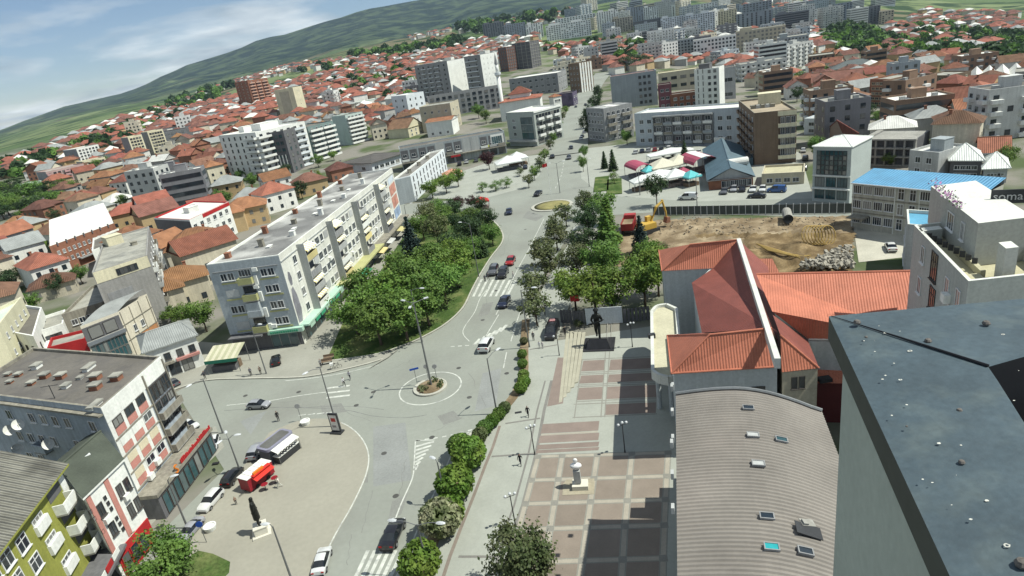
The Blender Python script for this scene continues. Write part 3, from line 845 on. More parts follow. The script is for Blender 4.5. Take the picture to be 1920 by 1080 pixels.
		if kind == 'hip':
			for q,rr in ((A,R0),(D,R0),(B,R1),(C,R1)): rb.tube([q,rr],0.11,5)
		link('ridge_tile',rb.mesh('ridge_tile',M),ro)
		return ro
	def text(s,i,u,z,txt,size,M,out=0.06,name='lettering',extr=0.03,align='LEFT'):
		return text_obj(name,txt,size,M,s.root,s.frame(i,u,z,out) @ Matrix.Rotation(R(90),4,'X'),extr,align)
def text_obj(name,txt,size,M,parent=None,mtx=None,extr=0.03,align='LEFT'):
	cu = bpy.data.curves.new(name,'FONT');cu.body = txt;cu.size = size;cu.extrude = extr;cu.align_x = align
	cu.resolution_u = 2
	o = bpy.data.objects.new(name,cu)
	me = bpy.data.meshes.new_from_object(o);bpy.data.objects.remove(o);bpy.data.curves.remove(cu)
	me.materials.clear();me.materials.append(M)
	return link(name,me,parent,mtx)

def top3(A,B,C,h,zb=0.0,third='C'):
	"""footprint from three roof corners in the picture at height h: A and B of the front, then C (back right) or D (back left)"""
	z = zb + h
	a,b,c = (Vector(un(*q,z)[:2]) for q in (A,B,C))
	return [a,b,c,a + c - b] if third == 'C' else [a,b,b + c - a,c]
def rect(A,B,depth,h=0.0,zb=0.0):
	a,b = (Vector(un(*q,zb + h)[:2]) for q in (A,B));d = (b - a).normalized();nr = Vector((-d.y,d.x))
	return [a,b,b + nr * depth,a + nr * depth]
def simple(name,label,P,zb,h,wallm,roofm=None,rows=4,specs=((0,6),),ww=1.2,wh=1.3,z0=1.0,step=3.0,parapet=0.5,rim=None,fr=None,gl=None,mull=1,near=False,group=None,pitched=None,lo=-0.6,m=0.8,cat='building',sill=True):
	b = Bld(name,label,P,zb,h,cat,group)
	b.walls(wallm,parapet,None if pitched else roofm or ROOF_G,rim,lo=lo)
	if pitched: b.pitched(**pitched)
	for e,c in specs: b.grid(e,rows,c,ww,wh,z0,step,m,m,fr=fr,gl=gl,mull=mull,near=near,sill=sill)
	return b
# ------------------------------------------------------------------ lower left street front
OLIVE = mat('olive_plaster',(0.24,0.25,0.055),rough=0.85,var=0.12,scale=0.4,streak=0.12)
OLIVE_L = mat('lime_plaster',(0.34,0.37,0.13),rough=0.85,var=0.12,scale=0.4,streak=0.1)
ETERNIT = wavemat('weathered_corrugated_roof',(0.20,0.195,0.165),0.55,rough=0.95,depth=1.0,var=0.4)
DKGREEN = mat('dark_green_felt',(0.062,0.072,0.056),rough=0.9,var=0.2,scale=0.5)
BLUEG = mat('blue_grey_render',(0.34,0.385,0.42),rough=0.85,var=0.14,scale=0.3,streak=0.16)
CONCB = mat('stained_concrete',(0.25,0.235,0.19),rough=0.95,var=0.3,scale=0.5,streak=0.25,col2=(0.14,0.13,0.11),c2=(0.45,0.7))
SALMON = mat('salmon_panel',(0.44,0.20,0.165),rough=0.85,var=0.1,scale=0.7)
CREAMP = mat('cream_panel',(0.56,0.50,0.36),rough=0.85,var=0.1,scale=0.7)
ORANGE = mat('orange_paint',(0.55,0.17,0.02),rough=0.6,var=0.1)
GREYROOF = mat('weathered_felt',(0.135,0.125,0.11),rough=0.95,var=0.18,scale=0.25,col2=(0.105,0.098,0.09),c2=(0.45,0.6),c2scale=0.5)

# olive apartment house, ridge roof, loggias with white parapets
P = [Vector((-54,32)),Vector((-38.3,29.5)),Vector((-41.0,47.2)),Vector((-56.7,49.7))]
b = Bld('apartment_house','olive green apartment house with weathered corrugated roof and white loggias',P,0,12.0)
b.walls(OLIVE);b.pitched(ETERNIT,2.6,0.7,'gable',1,gable_mat=OLIVE)
L = b.length(1)
for px,py,w in ((43,1022,1.3),(68,1058,1.3),(14,1052,1.3),(35,1090,1.3),(-12,1082,1.3)):
	u,z = b.uz(1,px,py);b.win(1,u,z - 0.5,w,1.35,near=True,mull=1,trans=True)
for px,py in ((76,983),(101,1018),(130,1056)):
	u,z = b.uz(1,px,py);b.fbox(1,u - 0.9,u + 0.9,z - 0.55,z + 0.35,0.28,WHITE,'white_parapet');b.win(1,u - 0.1,z + 0.4,1.5,0.5,near=True,fr=FR_W,mull=2,sill=False)
for px,py in ((112,945),(137,982),(163,1018),(188,1052)):
	u,z = b.uz(1,px,py)
	b.fbox(1,u - 1.0,u + 0.95,z + 0.75,z + 2.1,0.03,DARKW,'loggia_shade_panel')  # flat dark panel stands for the shade inside the loggia
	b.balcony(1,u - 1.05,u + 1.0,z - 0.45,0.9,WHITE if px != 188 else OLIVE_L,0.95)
	b.fbox(1,u + 1.1,u + 1.9,z - 0.4,z + 1.7,0.05,WHITE,'white_panel')
for u in (L * 0.42,): b.fbox(1,u,u + 0.06,0,11.8,0.05,DARKM,'drain_pipe')
b.fbox(1,L * 0.2,L - 0.3,2.9,3.15,2.6,DARKW,'shop_canopy')
for k in range(5): b.win(1,L * 0.3 + k * 2.4,0.4,1.9,2.2,fr=FR_D,near=True,mull=0,sill=False)
u,z = b.uz(1,205,1030)
for k in range(6): b.fbox(1,L * 0.45 + k * 1.45,L * 0.45 + k * 1.45 + 1.3,3.2,3.75,2.45,WHITE if k % 2 else RED,'shop_sign',inn=2.4)
for x,y in ((0.75,0.3),(0.6,0.72)): b.top(CONCB,x,y,0.6,0.6,1.4,12.9,'chimney')

# white house with salmon stripes and dark green roof
P = top3((100,872),(157,930),(228,862),9.6)
b = Bld('white_shop_house','narrow white house with salmon stripes, dark green roof and red shop front',P,0,9.6)
b.walls(WHITE)
b.pitched(DKGREEN,1.6,0.25,'gable',1,gable_mat=WHITE)
for px,py in ((183,908),(191,920)): pass
for x,y in ((0.55,0.4),(0.5,0.68)):
	sk = b.top(FR_W,x,y,0.9,1.3,0.18,10.55,'skylight');g = MB();g.box(-0.36,-0.55,0.26,0.36,0.55,0.29);link('pane',g.mesh('pane',GLASS),sk)
L = b.length(1)
u0,_ = b.uz(1,195,897)
b.fbox(1,u0 - 0.25,u0 + 0.3,3.0,9.4,0.06,SALMON,'salmon_stripe');b.fbox(1,0.0,0.5,3.0,9.4,0.07,SALMON,'salmon_stripe')
for px,py,w,h in ((189,957,.75,1.3),(212,992,.75,1.3),(225,921,.7,1.3),(238,909,.7,1.3),(246,957,.7,1.3),(258,944,.7,1.3)):
	u,z = b.uz(1,px,py);b.win(1,u,z - 0.6,w,h,fr=FR_D,near=True)
for px,py in ((196,934),(202,944),(208,954),(218,972),(224,982),(230,992)):
	u,z = b.uz(1,px,py);b.win(1,u,z - 0.2,0.32,0.4,fr=FR_D,mull=0,sill=False)
for px,py in ((171,963),(178,976),(194,1000)):
	u,z = b.uz(1,px,py);b.win(1,u,z,0.3,0.4,fr=FR_D,mull=0,sill=False)
for px,py in ((235,932),(199,975)):
	u,z = b.uz(1,px,py);b.fbox(1,u - .35,u + .35,z - .25,z + .3,0.35,WHITE,'air_conditioner')
b.fbox(1,0.3,L - 0.1,0.05,2.85,0.1,RED,'shop_front')
for k in range(3): b.win(1,1.0 + k * (L - 1.4) / 3,0.3,1.0,1.9,fr=RED,near=True,mull=0,sill=False,out=0.12)

# pink and white building with glass shop hall
P = top3((-70,733),(188,765),(300,668),13.4)
b = Bld('pink_panel_building','tall grey and white building with salmon panels, dark balconies and flat felt roof',P,0,13.4)
b.walls(BLUEG,0.35,GREYROOF,CONCB)
L = b.length(1);H = b.h
b.fbox(1,0.0,L,11.6,H - 0.02,0.06,WHITE,'white_fascia')
b.fbox(1,0.0,L * 0.6,3.4,11.55,0.05,WHITE,'sunlit_white_facing')
for r in range(4):
	z = 3.7 + r * 2.02
	b.fbox(1,0.05,L * 0.62,z - 0.28,z - 0.12,0.12,CONCB,'string_course')
	for c in range(3):
		u = 0.55 + c * (L * 0.56) / 3
		w_ = L * 0.56 / 3 - 0.55
		b.fbox(1,u,u + w_,z,z + 0.78,0.11,SALMON,'salmon_panel')
		if r == 3: b.win(1,u + w_ / 2,z + 0.85,w_,0.95,fr=FR_D,near=True,mull=1,sill=False,out=0.06)
		elif (r,c) in ((0,1),(0,2),(2,2)): b.win(1,u + w_ / 2,z + 0.85,w_,0.9,fr=FR_W,near=True,mull=1,sill=False,out=0.06)
		else: b.fbox(1,u,u + w_,z + 0.82,z + 1.62,0.1,CREAMP if r < 2 else WHITE,'blind_panel')
for r in range(4):
	z = 3.5 + r * 2.05
	b.fbox(1,L * 0.635,L - 0.05,z + 0.75,z + 1.9,0.02,DARKW,'loggia_shade_panel')  # loggia shade drawn as a dark panel
	if r < 3: b.balcony(1,L * 0.63,L - 0.02,z,0.75,CONCB,0.72)
	for k in range(3): b.win(1,L * (0.69 + 0.12 * k),z + 0.8,1.0,1.0,fr=FR_D,mull=1,sill=False,out=0.03)
for k in range(5): b.win(1,L * (0.665 + 0.075 * k),9.7,0.72,1.75,fr=FR_D,gl=GLASS,near=True,mull=0,sill=False,out=0.05)
for u in (L * 0.62,L - 0.18): b.fbox(1,u,u + 0.16,3.3,H - 0.3,0.2,CONCB,'pier')
# shop hall in front
b.fbox(1,-0.6,L + 0.8,2.75,3.15,2.3,CONCB,'hall_roof')
b.fbox(1,-0.4,L + 0.6,0.0,2.74,2.1,DARKW,'hall_wall')
for k in range(10): b.win(1,0.1 + (L + 0.2) * (k + 0.5) / 10,0.15,(L + 0.1) / 10 - 0.1,2.3,fr=FR_D,gl=GLASS_B,near=True,mull=0,sill=False,out=2.115)
rs = random.Random(5);u = L * 0.42
while u < L + 0.4:      # red sign, its letters worn
	w_ = rs.uniform(0.16,0.3);b.fbox(1,u,u + w_,3.18,3.18 + rs.uniform(0.3,0.55),2.28,RED,'sign_letter',inn=2.18);u += w_ + 0.05
b.text(1,L * 0.28,2.9,'S',1.4,ORANGE,2.35,'orange_letter',0.08)
for u,z in ((L * 0.2,3.3),(L * 0.36,3.9)): b.fbox(1,u - .4,u + .4,z,z + .6,0.5,WHITE,'air_conditioner')
# shaded rear wall: windows, dishes
L0 = b.length(0)
for r in range(4):
	for c in range(8):
		if (r * 3 + c) % 5: b.win(0,L0 * 0.3 + c * L0 * 0.085,2.2 + r * 2.75,1.0,1.2,near=(c > 2),mull=1)
for c in (2,5):
	for r in range(3): b.balcony(0,L0 * 0.3 + c * L0 * 0.085 - 1.0,L0 * 0.3 + c * L0 * 0.085 + 1.0,1.6 + r * 2.75,0.8,BLUEG,0.9)
for px,py in ((49,788),(33,798),(105,824),(48,833)):
	u,z = b.uz(0,px,py);a0,b0 = b.edge(0);d = (b0 - a0).normalized();q = a0 + d * u + Vector((d.y,-d.x)) * 0.9
	b.dish(q,z,0.6,1.15)
b.fbox(0,L0 * 0.05,L0 - 0.05,12.55,12.75,0.5,CONCB,'eave')
for px,py,w,d,h in ((69,688,1.0,0.7,0.7),(167,690,1.5,0.6,0.6),(85,706,.8,.8,.8),(115,707,.8,.8,.8),(180,709,.9,.9,.9),(219,710,.9,.9,.9),(180,727,.9,.9,.9),
						(124,724,.8,.6,.5),(59,719,.6,.6,.5),(35,703,.6,.6,.5),(19,716,.5,.5,.4),(15,702,.5,.5,.4),(178,760,1.6,.5,.4),(150,708,.5,.4,.3)):
	p = Vector(un(px,py,13.2)[:2]);mb = MB();mb.box(-w / 2,-d / 2,0,w / 2,d / 2,h * .6,0);mb.box(-w / 2 - .1,-d / 2 - .1,h * .6,w / 2 + .1,d / 2 + .1,h * .6 + .16,1)
	link('chimney',mb.mesh('chimney',[BRICK if w == d else WHITE,ROOF_L]),b.root,Matrix.Translation(b.loc(p,13.05)) @ Matrix.Rotation(R(85),4,'Z'))
p = Vector(un(102,745,13.2)[:2]);mb = MB();mb.tube([(0,0,0),(0,0,1.6)],0.04);mb.tube([(-.9,0,1.5),(.9,0,1.5)],0.03)
link('antenna',mb.mesh('antenna',DARKM),b.root,Matrix.Translation(b.loc(p,13.05)))

# ------------------------------------------------------------------ houses behind it
P = rect((272,664),(367,632),8.5,5.0)
b = Bld('white_shop','low white two-storey shop with grey metal roof near awning stall',P,0,5.4)
b.walls(WHITE);b.pitched(SHEET,1.5,0.4,'hip',0,hipin=1.5)
L = b.length(0)
for k in range(4): b.win(0,0.9 + k * (L - 1.2) / 3.4,3.0,0.9,1.1,fr=FR_D,near=True)
for k in range(3): b.win(0,1.2 + k * (L - 1.6) / 3,0.3,1.6,1.9,fr=FR_D,near=True,mull=1,sill=False)
b.fbox(0,L * .5,L - 0.2,2.35,2.75,0.5,PINK,'shop_sign');b.fbox(0,0.1,L * .46,2.35,2.7,0.6,CONCB,'canopy')
b.grid(1,1,3,0.9,1.1,3.0,3,fr=FR_D)

P = top3((150,612),(220,585),(275,551),8.5)
b = Bld('glass_front_building','modern building with dark glass front, cream and orange end wall and grey curved roof',P,0,8.5)
b.walls(mat('warm_cream',(0.56,0.52,0.42),var=0.1,scale=0.3,streak=0.08))
L = b.length(0)
mb = MB();n_ = 8
a,q,c,d = b.P
for k in range(n_):
	t0,t1 = k / n_,(k + 1) / n_
	z0_,z1_ = 8.5 + 1.1 * math.sin(math.pi * t0 * 0.62),8.5 + 1.1 * math.sin(math.pi * t1 * 0.62)
	mb.face([b.loc(a + (d - a) * t0,z0_),b.loc(q + (c - q) * t0,z0_),b.loc(q + (c - q) * t1,z1_),b.loc(a + (d - a) * t1,z1_)],0,[(t0 * 9,0),(t0 * 9,L),(t1 * 9,L),(t1 * 9,0)])
mb.build('roof',SHEET,b.root)
b.fbox(0,0.0,L,5.6,8.0,0.03,DARKW,'recess_shade_panel');b.fbox(0,-0.1,L + 0.1,4.9,5.5,0.35,mat('slate_band',(0.15,0.165,0.18),var=.1),'fascia')  # dark flat sheet stands for the shade of a recess
for r in range(2):
	for k in range(9): b.win(0,0.2 + (L - .4) * (k + .5) / 9,1.0 + r * 1.9,(L - .4) / 9 - 0.04,1.75,fr=METAL,gl=GLASS_B,mull=0,sill=False,out=0.05)
for k in range(2): b.win(0,L * (.3 + .4 * k),5.8,L * .34,2.0,fr=FR_D,mull=0,sill=False,out=0.05)
L1 = b.length(1)
b.fbox(1,L1 * .3,L1 * .98,0.0,3.0,0.06,mat('ochre_brick',(0.42,0.20,0.09),var=.12,scale=.6),'brick_facing')
for k in range(4): b.fbox(1,L1 * (.04 + .3 * k),L1 * (.04 + .3 * k) + .12,0,8.3,0.1,CONCB,'pilaster')
for z in (3.1,5.9): b.fbox(1,0,L1,z,z + .12,0.1,CONCB,'string_course')
b.grid(1,2,2,0.9,1.2,1.0,2.9,1.5,2.5,fr=FR_W)

P = top3((172,511),(276,478),(279,424),14.0)
b = Bld('grey_slab_building','tall weathered building with blank grey end wall and pale roof beside trees',P,0,14.0)
b.walls(mat('bare_grey_render',(0.255,0.25,0.235),var=.12,scale=.25,streak=.15),0.3,ROOF_L)
L = b.length(0);L1 = b.length(1)
b.fbox(0,0.1,L - .1,11.8,13.9,0.06,CREAM,'cream_band')
for k in range(6): b.win(0,L * (.42 + .062 * k),12.1,0.7,1.2,fr=FR_D,sill=False,out=.07)
for r in range(4):
	for c in range(5):
		b.balcony(1,L1 * (.05 + .19 * c),L1 * (.05 + .19 * c) + L1 * .15,1.2 + r * 3.0,0.7,(WHITE,CONCB,GREY)[(r + c) % 3],0.9)
		b.win(1,L1 * (.12 + .19 * c),2.2 + r * 3.0,1.4,1.1,fr=FR_W)
b.fbox(0,L * .1,L * .55,8.0,9.6,.05,MID,'patch_panel')
b.top(CREAM,.25,.75,3.0,3,2.0,name='stair_head');b.top(CONCB,.7,.5,1,1,.8,name='chimney')

simple('grey_roof_house','flat olive-grey roofed house with parapet standing behind curved metal roof',top3((115,590),(192,566),(236,517),6.5),0,6.5,CONCB,ROOF_L,2,((0,4),(1,4)),1.0,1.1,.9,3.0)
b = simple('white_villa','white cubic villa with dark flat roof and roof terrace at left edge',top3((18,622),(62,630),(78,576),7.2),0,7.2,WHITE,ROOF_G,2,((0,3),(1,4)),0.7,1.2,.9,3.0,fr=FR_D,near=True)
b.fbox(1,.5,b.length(1) - .5,3.0,3.4,1.4,WHITE,'terrace_slab')
b = simple('cream_corner_block','plain cream block with pale green roof cut by the left picture edge',top3((-60,640),(-5,612),(40,556),10.5),0,10.5,mat('pale_cream',(0.55,0.53,0.38),var=.08,scale=.3,streak=.06),mat('mint_roof',(0.46,0.52,0.45),var=.1),3,((1,5),),.8,1.0,1.6,3.0)
b = simple('red_shop','low building with glossy red facade behind felt roof',top3((88,652),(160,634),(164,616),5.0),0,5.0,RED,ROOF_L,1,((0,4),),1.2,1.4,1.0,3,fr=FR_D)
simple('white_terrace_house','white house with roof terrace between villa and olive-grey roof',top3((70,622),(118,606),(122,580),5.5),0,5.5,WHITE,ROOF_L,1,((0,4),(1,2)),0.8,1.2,3.0,3,fr=FR_D)
# long white roof with dormer slits
P = top3((92,462),(214,418),(196,385),8.0)
b = Bld('long_white_roof_building','long brick building under bright white sloping roof',P,0,8.0)
b.walls(BRICK);L = b.length(0)
mb = MB();a,q,c,d = b.P
mb.face([b.loc(a,7.6),b.loc(q,7.6),b.loc(c,9.0),b.loc(d,9.0)],0,[(0,0),(L,0),(L,5),(0,5)]);mb.face([b.loc(d,9.0),b.loc(c,9.0),b.loc(c,7.0),b.loc(d,7.0)],0)
ro = mb.build('roof',ROOF_W,b.root)
for k in range(7): b.fbox(0,L * (.1 + .13 * k),L * (.1 + .13 * k) + .35,7.4,8.4,.25,DARKW,'dormer_slit')
b.grid(0,2,12,0.8,1.1,2.6,2.4)
b.fbox(0,L * .3,L * .95,2.0,2.3,1.2,MID,'ledge')
simple('white_office','white two-storey office with dark band below the long white roof',top3((172,470),(224,448),(222,428),7.0),0,7.0,WHITE,ROOF_G,2,((0,4),),1.0,1.1,1.2,2.8)
# block with red trim
P = top3((288,408),(355,412),(428,378),9.5)
b = Bld('red_trim_block','flat roofed block with dark blank end wall and red edged white facade',P,0,9.5)
b.walls(WHITE,0.4,ROOF_W,RED);L1 = b.length(1)
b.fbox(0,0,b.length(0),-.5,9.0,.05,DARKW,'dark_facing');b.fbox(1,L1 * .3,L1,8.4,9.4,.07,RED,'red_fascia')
for r in range(3):
	for c in range(6): b.win(1,L1 * (.08 + .16 * c),1.0 + r * 2.8,1.5,1.3,fr=FR_W,near=False)
	b.balcony(1,L1 * .02,L1 * .3,.4 + r * 2.8,.8,WHITE,.8)
b.top(ROOF_W,.55,.45,3,3,1.6,name='stair_head');b.top(GREY,.3,.7,1.2,1,.8,name='roof_tank')

# ------------------------------------------------------------------ long apartment block
GB = mat('blue_grey_plaster',(0.35,0.385,0.40),rough=.85,var=.09,scale=.3,streak=.1)
OCH = mat('olive_band',(0.36,0.36,0.17),rough=.85,var=.1,scale=.5)
PALEW = mat('pale_cream_render',(0.60,0.60,0.54),rough=.85,var=.09,scale=.25,streak=.1)
YEL = mat('yellow_awning',(0.58,0.50,0.24),rough=.85,var=.12,rnd=.2)
GRN = mat('green_sign',(0.05,0.30,0.17),rough=.6,var=.12)
GRNP = mat('pale_green_sign',(0.36,0.52,0.42),rough=.6,var=.1)
P = top3((387,496),(522,478),(735,315),15.4)
b = Bld('long_apartment_block','long five-storey apartment block with grey end wall, murals and yellow awnings',P,0,15.4)
b.walls(PALEW,0.35,mat('slate_roof_felt',(0.16,0.16,0.155),var=.25,scale=.2,col2=(.36,.36,.34),c2=(.44,.58),c2scale=.12),WHITE)
L0,L1 = b.length(0),b.length(1)
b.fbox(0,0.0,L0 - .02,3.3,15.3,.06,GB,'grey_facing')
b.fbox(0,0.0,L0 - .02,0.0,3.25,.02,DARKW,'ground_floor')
for r in range(4):
	z = 4.1 + r * 2.75
	b.fbox(0,L0 * .66,L0 * .92,z - .55,z - .3,.14,OCH,'olive_band');b.fbox(0,L0 * .12,L0 * .4,z - .55,z - .3,.14,OCH,'olive_band')
	for k in range(2): b.win(0,L0 * (.74 + .1 * k),z,1.05,1.25,near=True,mull=1,out=.08)
	if r % 2 == 0: b.fbox(0,L0 * .14,L0 * .32,z,z + 1.2,.12,SHUT,'closed_shutter')
	else:
		for k in range(2): b.win(0,L0 * (.18 + .1 * k),z,1.05,1.25,near=True,mull=1,out=.08)
	b.balcony(0,L0 * .38,L0 * .58,z - .7,1.0,OCH if r != 1 else GB,1.0)
	if r != 1: b.win(0,L0 * .48,z + .35,2.0,1.15,fr=FR_W if r == 3 else FR_D,near=True,mull=3,sill=False,out=.08)
	else: b.fbox(0,L0 * .39,L0 * .57,z + .3,z + 1.7,.9,GB,'closed_loggia')
	b.fbox(0,L0 * .585,L0 * .63,z - 1.2,z + .4,.35,WHITE,'flue_panel')
for u,z in ((.60,13.4),(.55,10.6),(.63,3.7)): b.fbox(0,L0 * u,L0 * u + .8,z,z + .6,.45,WHITE,'air_conditioner')
b.fbox(0,L0 * .05,L0 * .95,13.85,14.0,.2,MID,'ledge')
# shop at the corner
b.fbox(0,L0 * .56,L0 + .7,2.7,3.4,.8,GRNP,'sign_board');
for k in range(3): b.win(0,L0 * (.62 + .13 * k),.2,1.5,2.4,fr=METAL,gl=GLASS_B,near=True,mull=0,sill=False,out=.06)
rs = random.Random(9);u = L0 * .6
while u < L0 * .98:
	w_ = rs.uniform(.2,.36);b.fbox(0,u,u + w_,2.85,3.2,.86,GRN,'sign_letter',inn=.8);u += w_ + .09
b.fbox(0,L0 * .02,L0 * .5,2.9,3.15,1.6,DARKW,'canopy')
# long sunny side
MUR = mat('mural_grey',(0.20,0.20,0.22),rough=.85,var=.35,scale=.5)
mb = MB()
for pts in ([(.3,3.8),(1.6,3.6),(2.3,5.5),(2.1,8.0),(1.5,9.6),(.8,9.4),(.3,7.5)],[(1.0,9.9),(1.7,9.9),(2.0,10.9),(1.75,11.9),(1.2,12.2),(.8,11.2)]):
	mb.face([(x,-.03,z) for x,z in pts])
link('mural',mb.mesh('mural',MUR),b.root,b.frame(1))
stacks = [(.095,.16),(.295,.36),(.51,.575),(.745,.81)]
for si,(f0,f1) in enumerate(stacks):
	for r in range(4):
		z = 4.0 + r * 2.75;u0,u1 = L1 * f0,L1 * f1
		b.fbox(1,u0 + .1,u1 - .1,z + .2,z + 2.2,.02,DARKW,'loggia_shade_panel')  # dark panel in place of the shaded loggia depth
		b.balcony(1,u0,u1,z - .5,1.25,(WHITE,YEL,MID,GREY)[(r * 3 + si) % 4] if si < 3 else (DARKW if r < 2 else GREY),1.0)
		if (r + si) % 3 != 2: b.awning(1,u0 + .1,u1 - .1,z + 2.1,1.5,[YEL,WHITE] if si < 2 else [WHITE,YEL],.7)
	b.fbox(1,L1 * f0 - .15,L1 * f0,3.4,15.0,1.3,GREY,'side_wall')
spans = [(.045,.09,1),(.165,.29,4),(.365,.505,4),(.58,.74,5),(.815,.9,3)]
for f0,f1,n_ in spans:
	for r in range(4):
		for k in range(n_):
			u = L1 * (f0 + (f1 - f0) * (k + .5) / n_)
			if (r * 5 + k * 3 + n_) % 7 == 0: b.fbox(1,u - .9,u + .9,4.2 + r * 2.75,5.5 + r * 2.75,.08,SHUT,'closed_shutter')
			else: b.win(1,u,4.2 + r * 2.75,1.7 if k % 2 else 1.3,1.3,fr=FR_W,near=True,mull=1 + k % 2)
for k in range(9):
	u = L1 * (.17 + .083 * k);b.fbox(1,u,u + .8,5.6 + (k * 37 % 3) * 2.75,6.2 + (k * 37 % 3) * 2.75,.4,WHITE,'air_conditioner')
b.fbox(1,0,L1,14.2,14.35,.12,GREY,'string_course');b.fbox(1,0,L1 * .25,3.2,3.5,1.6,GRNP,'canopy');b.fbox(1,L1 * .25,L1 * .62,3.1,3.4,2.4,OCH,'canopy');b.fbox(1,L1 * .62,L1 * .98,3.1,3.4,2.2,CONCB,'canopy')
for k in range(16):
	b.win(1,L1 * (.02 + .061 * (k + .5)),.2,L1 * .055,2.5,fr=METAL,gl=GLASS_B,near=(k < 6),mull=0,sill=False,out=.04)
for k in range(7): b.fbox(1,L1 * (.01 + .035 * k),L1 * (.038 + .035 * k),2.55,3.15,1.55,GRN if k % 3 else GRNP,'shop_sign',inn=1.48)
b.awning(1,L1 * .36,L1 * .42,3.0,3.4,[GRN,GRN],.6);b.awning(1,L1 * .56,L1 * .62,3.0,3.0,[YEL,YEL],.6);b.awning(1,L1 * .66,L1 * .72,3.0,3.0,[MID,WHITE],.6);b.awning(1,L1 * .8,L1 * .86,3.0,3.2,[YEL,OCH],.6)
# coloured mural at the far end
mb = MB();u0 = L1 * .91;w_ = L1 * .08
for k,(za,zb_,mi) in enumerate(((3.5,6.2,0),(6.2,9.3,1),(9.3,12.2,1),(12.2,14.0,2))):
	mb.face([(u0 + .3 * (k % 2),-.04,za),(u0 + w_,-.04,za + .5),(u0 + w_ - .4 * (k % 2),-.04,zb_),(u0,-.04,zb_ - .3)],mi)
link('mural',mb.mesh('mural',[mat('mural_blue',(.25,.33,.45),var=.35,scale=.8),mat('mural_red',(.45,.22,.17),var=.35,scale=.8),mat('mural_pale',(.5,.55,.6),var=.3)]),b.root,b.frame(1))
for k in range(14):
	x = (.15,.45,.75)[k % 3];b.top((BRICK,CONCB,WHITE)[k % 3],x,.05 + .066 * k,.8,.8,1.0 + .4 * (k % 2),name='chimney')
for k in range(6): b.top(WHITE,.6,.1 + .15 * k,.6,1.2,.35,name='roof_hatch')
# ------------------------------------------------------------------ helpers for roofs read corner by corner
def V3(px,py,z): return un(px,py,z)
def face_roof(name,root,o,faces,M,under=None):
	"""sloping sheets given as world corners; ribs run down each slope (first edge = eave or ridge)"""
	mb = MB()
	for f in faces:
		q = [Vector(p) - o for p in f]
		nn = (q[1] - q[0]).cross(q[2] - q[0])
		if nn.z < 0: q = q[::-1];nn = -nn
		nn.normalize();hz = Vector((0,0,1)).cross(nn)
		hz = hz.normalized() if hz.length > 1e-4 else Vector((1,0,0));dn = nn.cross(hz)
		mb.face(q,0,[(p.dot(hz),p.dot(dn)) for p in q])
	return mb.build(name,M,root)

# ------------------------------------------------------------------ tower roof beside the camera
SLATE = mat('blue_grey_coping',(0.05,0.074,0.088),rough=.6,var=.16,scale=1.5,fine=.12,spec=.4,col2=(.075,.1,.105),c2=(.5,.7),c2scale=2.2,bump=.25,bscale=5)
TWALL = mat('tower_render',(0.36,0.40,0.36),rough=.9,var=.05,scale=.6,fine=.06,bump=.2,bscale=30)  # one even grey-green wall colour
zt = 36.0
A = un(1554,593,zt);B1 = un(1846,1220,zt);F1 = un(2250,530,zt);K = un(1853,688,zt + .12);K2 = un(1872,716,zt + .12)
F2 = un(2250,575,zt + .12);B2 = un(2190,1220,zt + .12)
o = Vector((A.x,A.y,0))
tower = empty('tower_roof_corner',o,0,'blue-grey metal roof edge of tower with bird droppings, nearest to camera','building')
mb = MB()
for q in ([A,F1,F2,K],[A,K,K2,B2,B1]): mb.face([p - o for p in q][::-1] if (q[1] - q[0]).cross(q[2] - q[0]).z < 0 else [p - o for p in q])
mb.build('roof_sheet',SLATE,tower)
mb = MB()   # fascia under the drip edge, inner upstand
dn = Vector((0,0,-.34))
for a,b_ in ((B1,A),(A,F1)): mb.face([b_ - o,a - o,a - o + dn,b_ - o + dn])
mb.face([A - o + dn,B1 - o + dn,B1 - o + dn + Vector((.5,-.1,0)),A - o + dn + Vector((.42,-.3,0))])
mb.build('fascia',mat('dark_fascia',(0.05,0.058,0.052),rough=.7,var=.1),tower)
mb = MB()
for a,b_ in ((F2,K),(K,K2),(K2,B2)): mb.face([a - o,b_ - o,b_ - o + Vector((0,0,-2.2)),a - o + Vector((0,0,-2.2))])
mb.build('inner_upstand',mat('black_membrane',(.012,.013,.016),rough=.7,var=.2),tower)
mb = MB()   # seam along the hip
mb.tube([A - o + Vector((.02,-.02,.012)),A.lerp(K,.5) - o + Vector((0,0,.02)),K - o + Vector((0,0,.015))],[.004,.013,.018],5);mb.build('seam',mat('black_membrane',(0,0,0)),tower)
wa = A + Vector((.16,-.12,-.34));wb = B1 + Vector((.2,0,-.34));wf = F1 + Vector((0,-.25,-.34))
mb = MB()
for a,b_ in ((wb,wa),(wa,wf)): mb.face([Vector((a.x,a.y,-.5)) - o,Vector((b_.x,b_.y,-.5)) - o,b_ - o,a - o][::-1])
mb.face([Vector((wf.x,wf.y,-.5)) - o,Vector((wb.x,wb.y,-.5)) - o,wb - o,wf - o])
mb.build('wall',TWALL,tower)
OCC.append([(wa.x,wa.y),(wb.x,wb.y),(wf.x,wf.y)])
drop = mat('bird_dropping',(.5,.5,.45),rough=.9,var=.3,scale=20);stone = mat('pebble',(.12,.11,.10),rough=.9,var=.4,scale=30)
rs = random.Random(3)
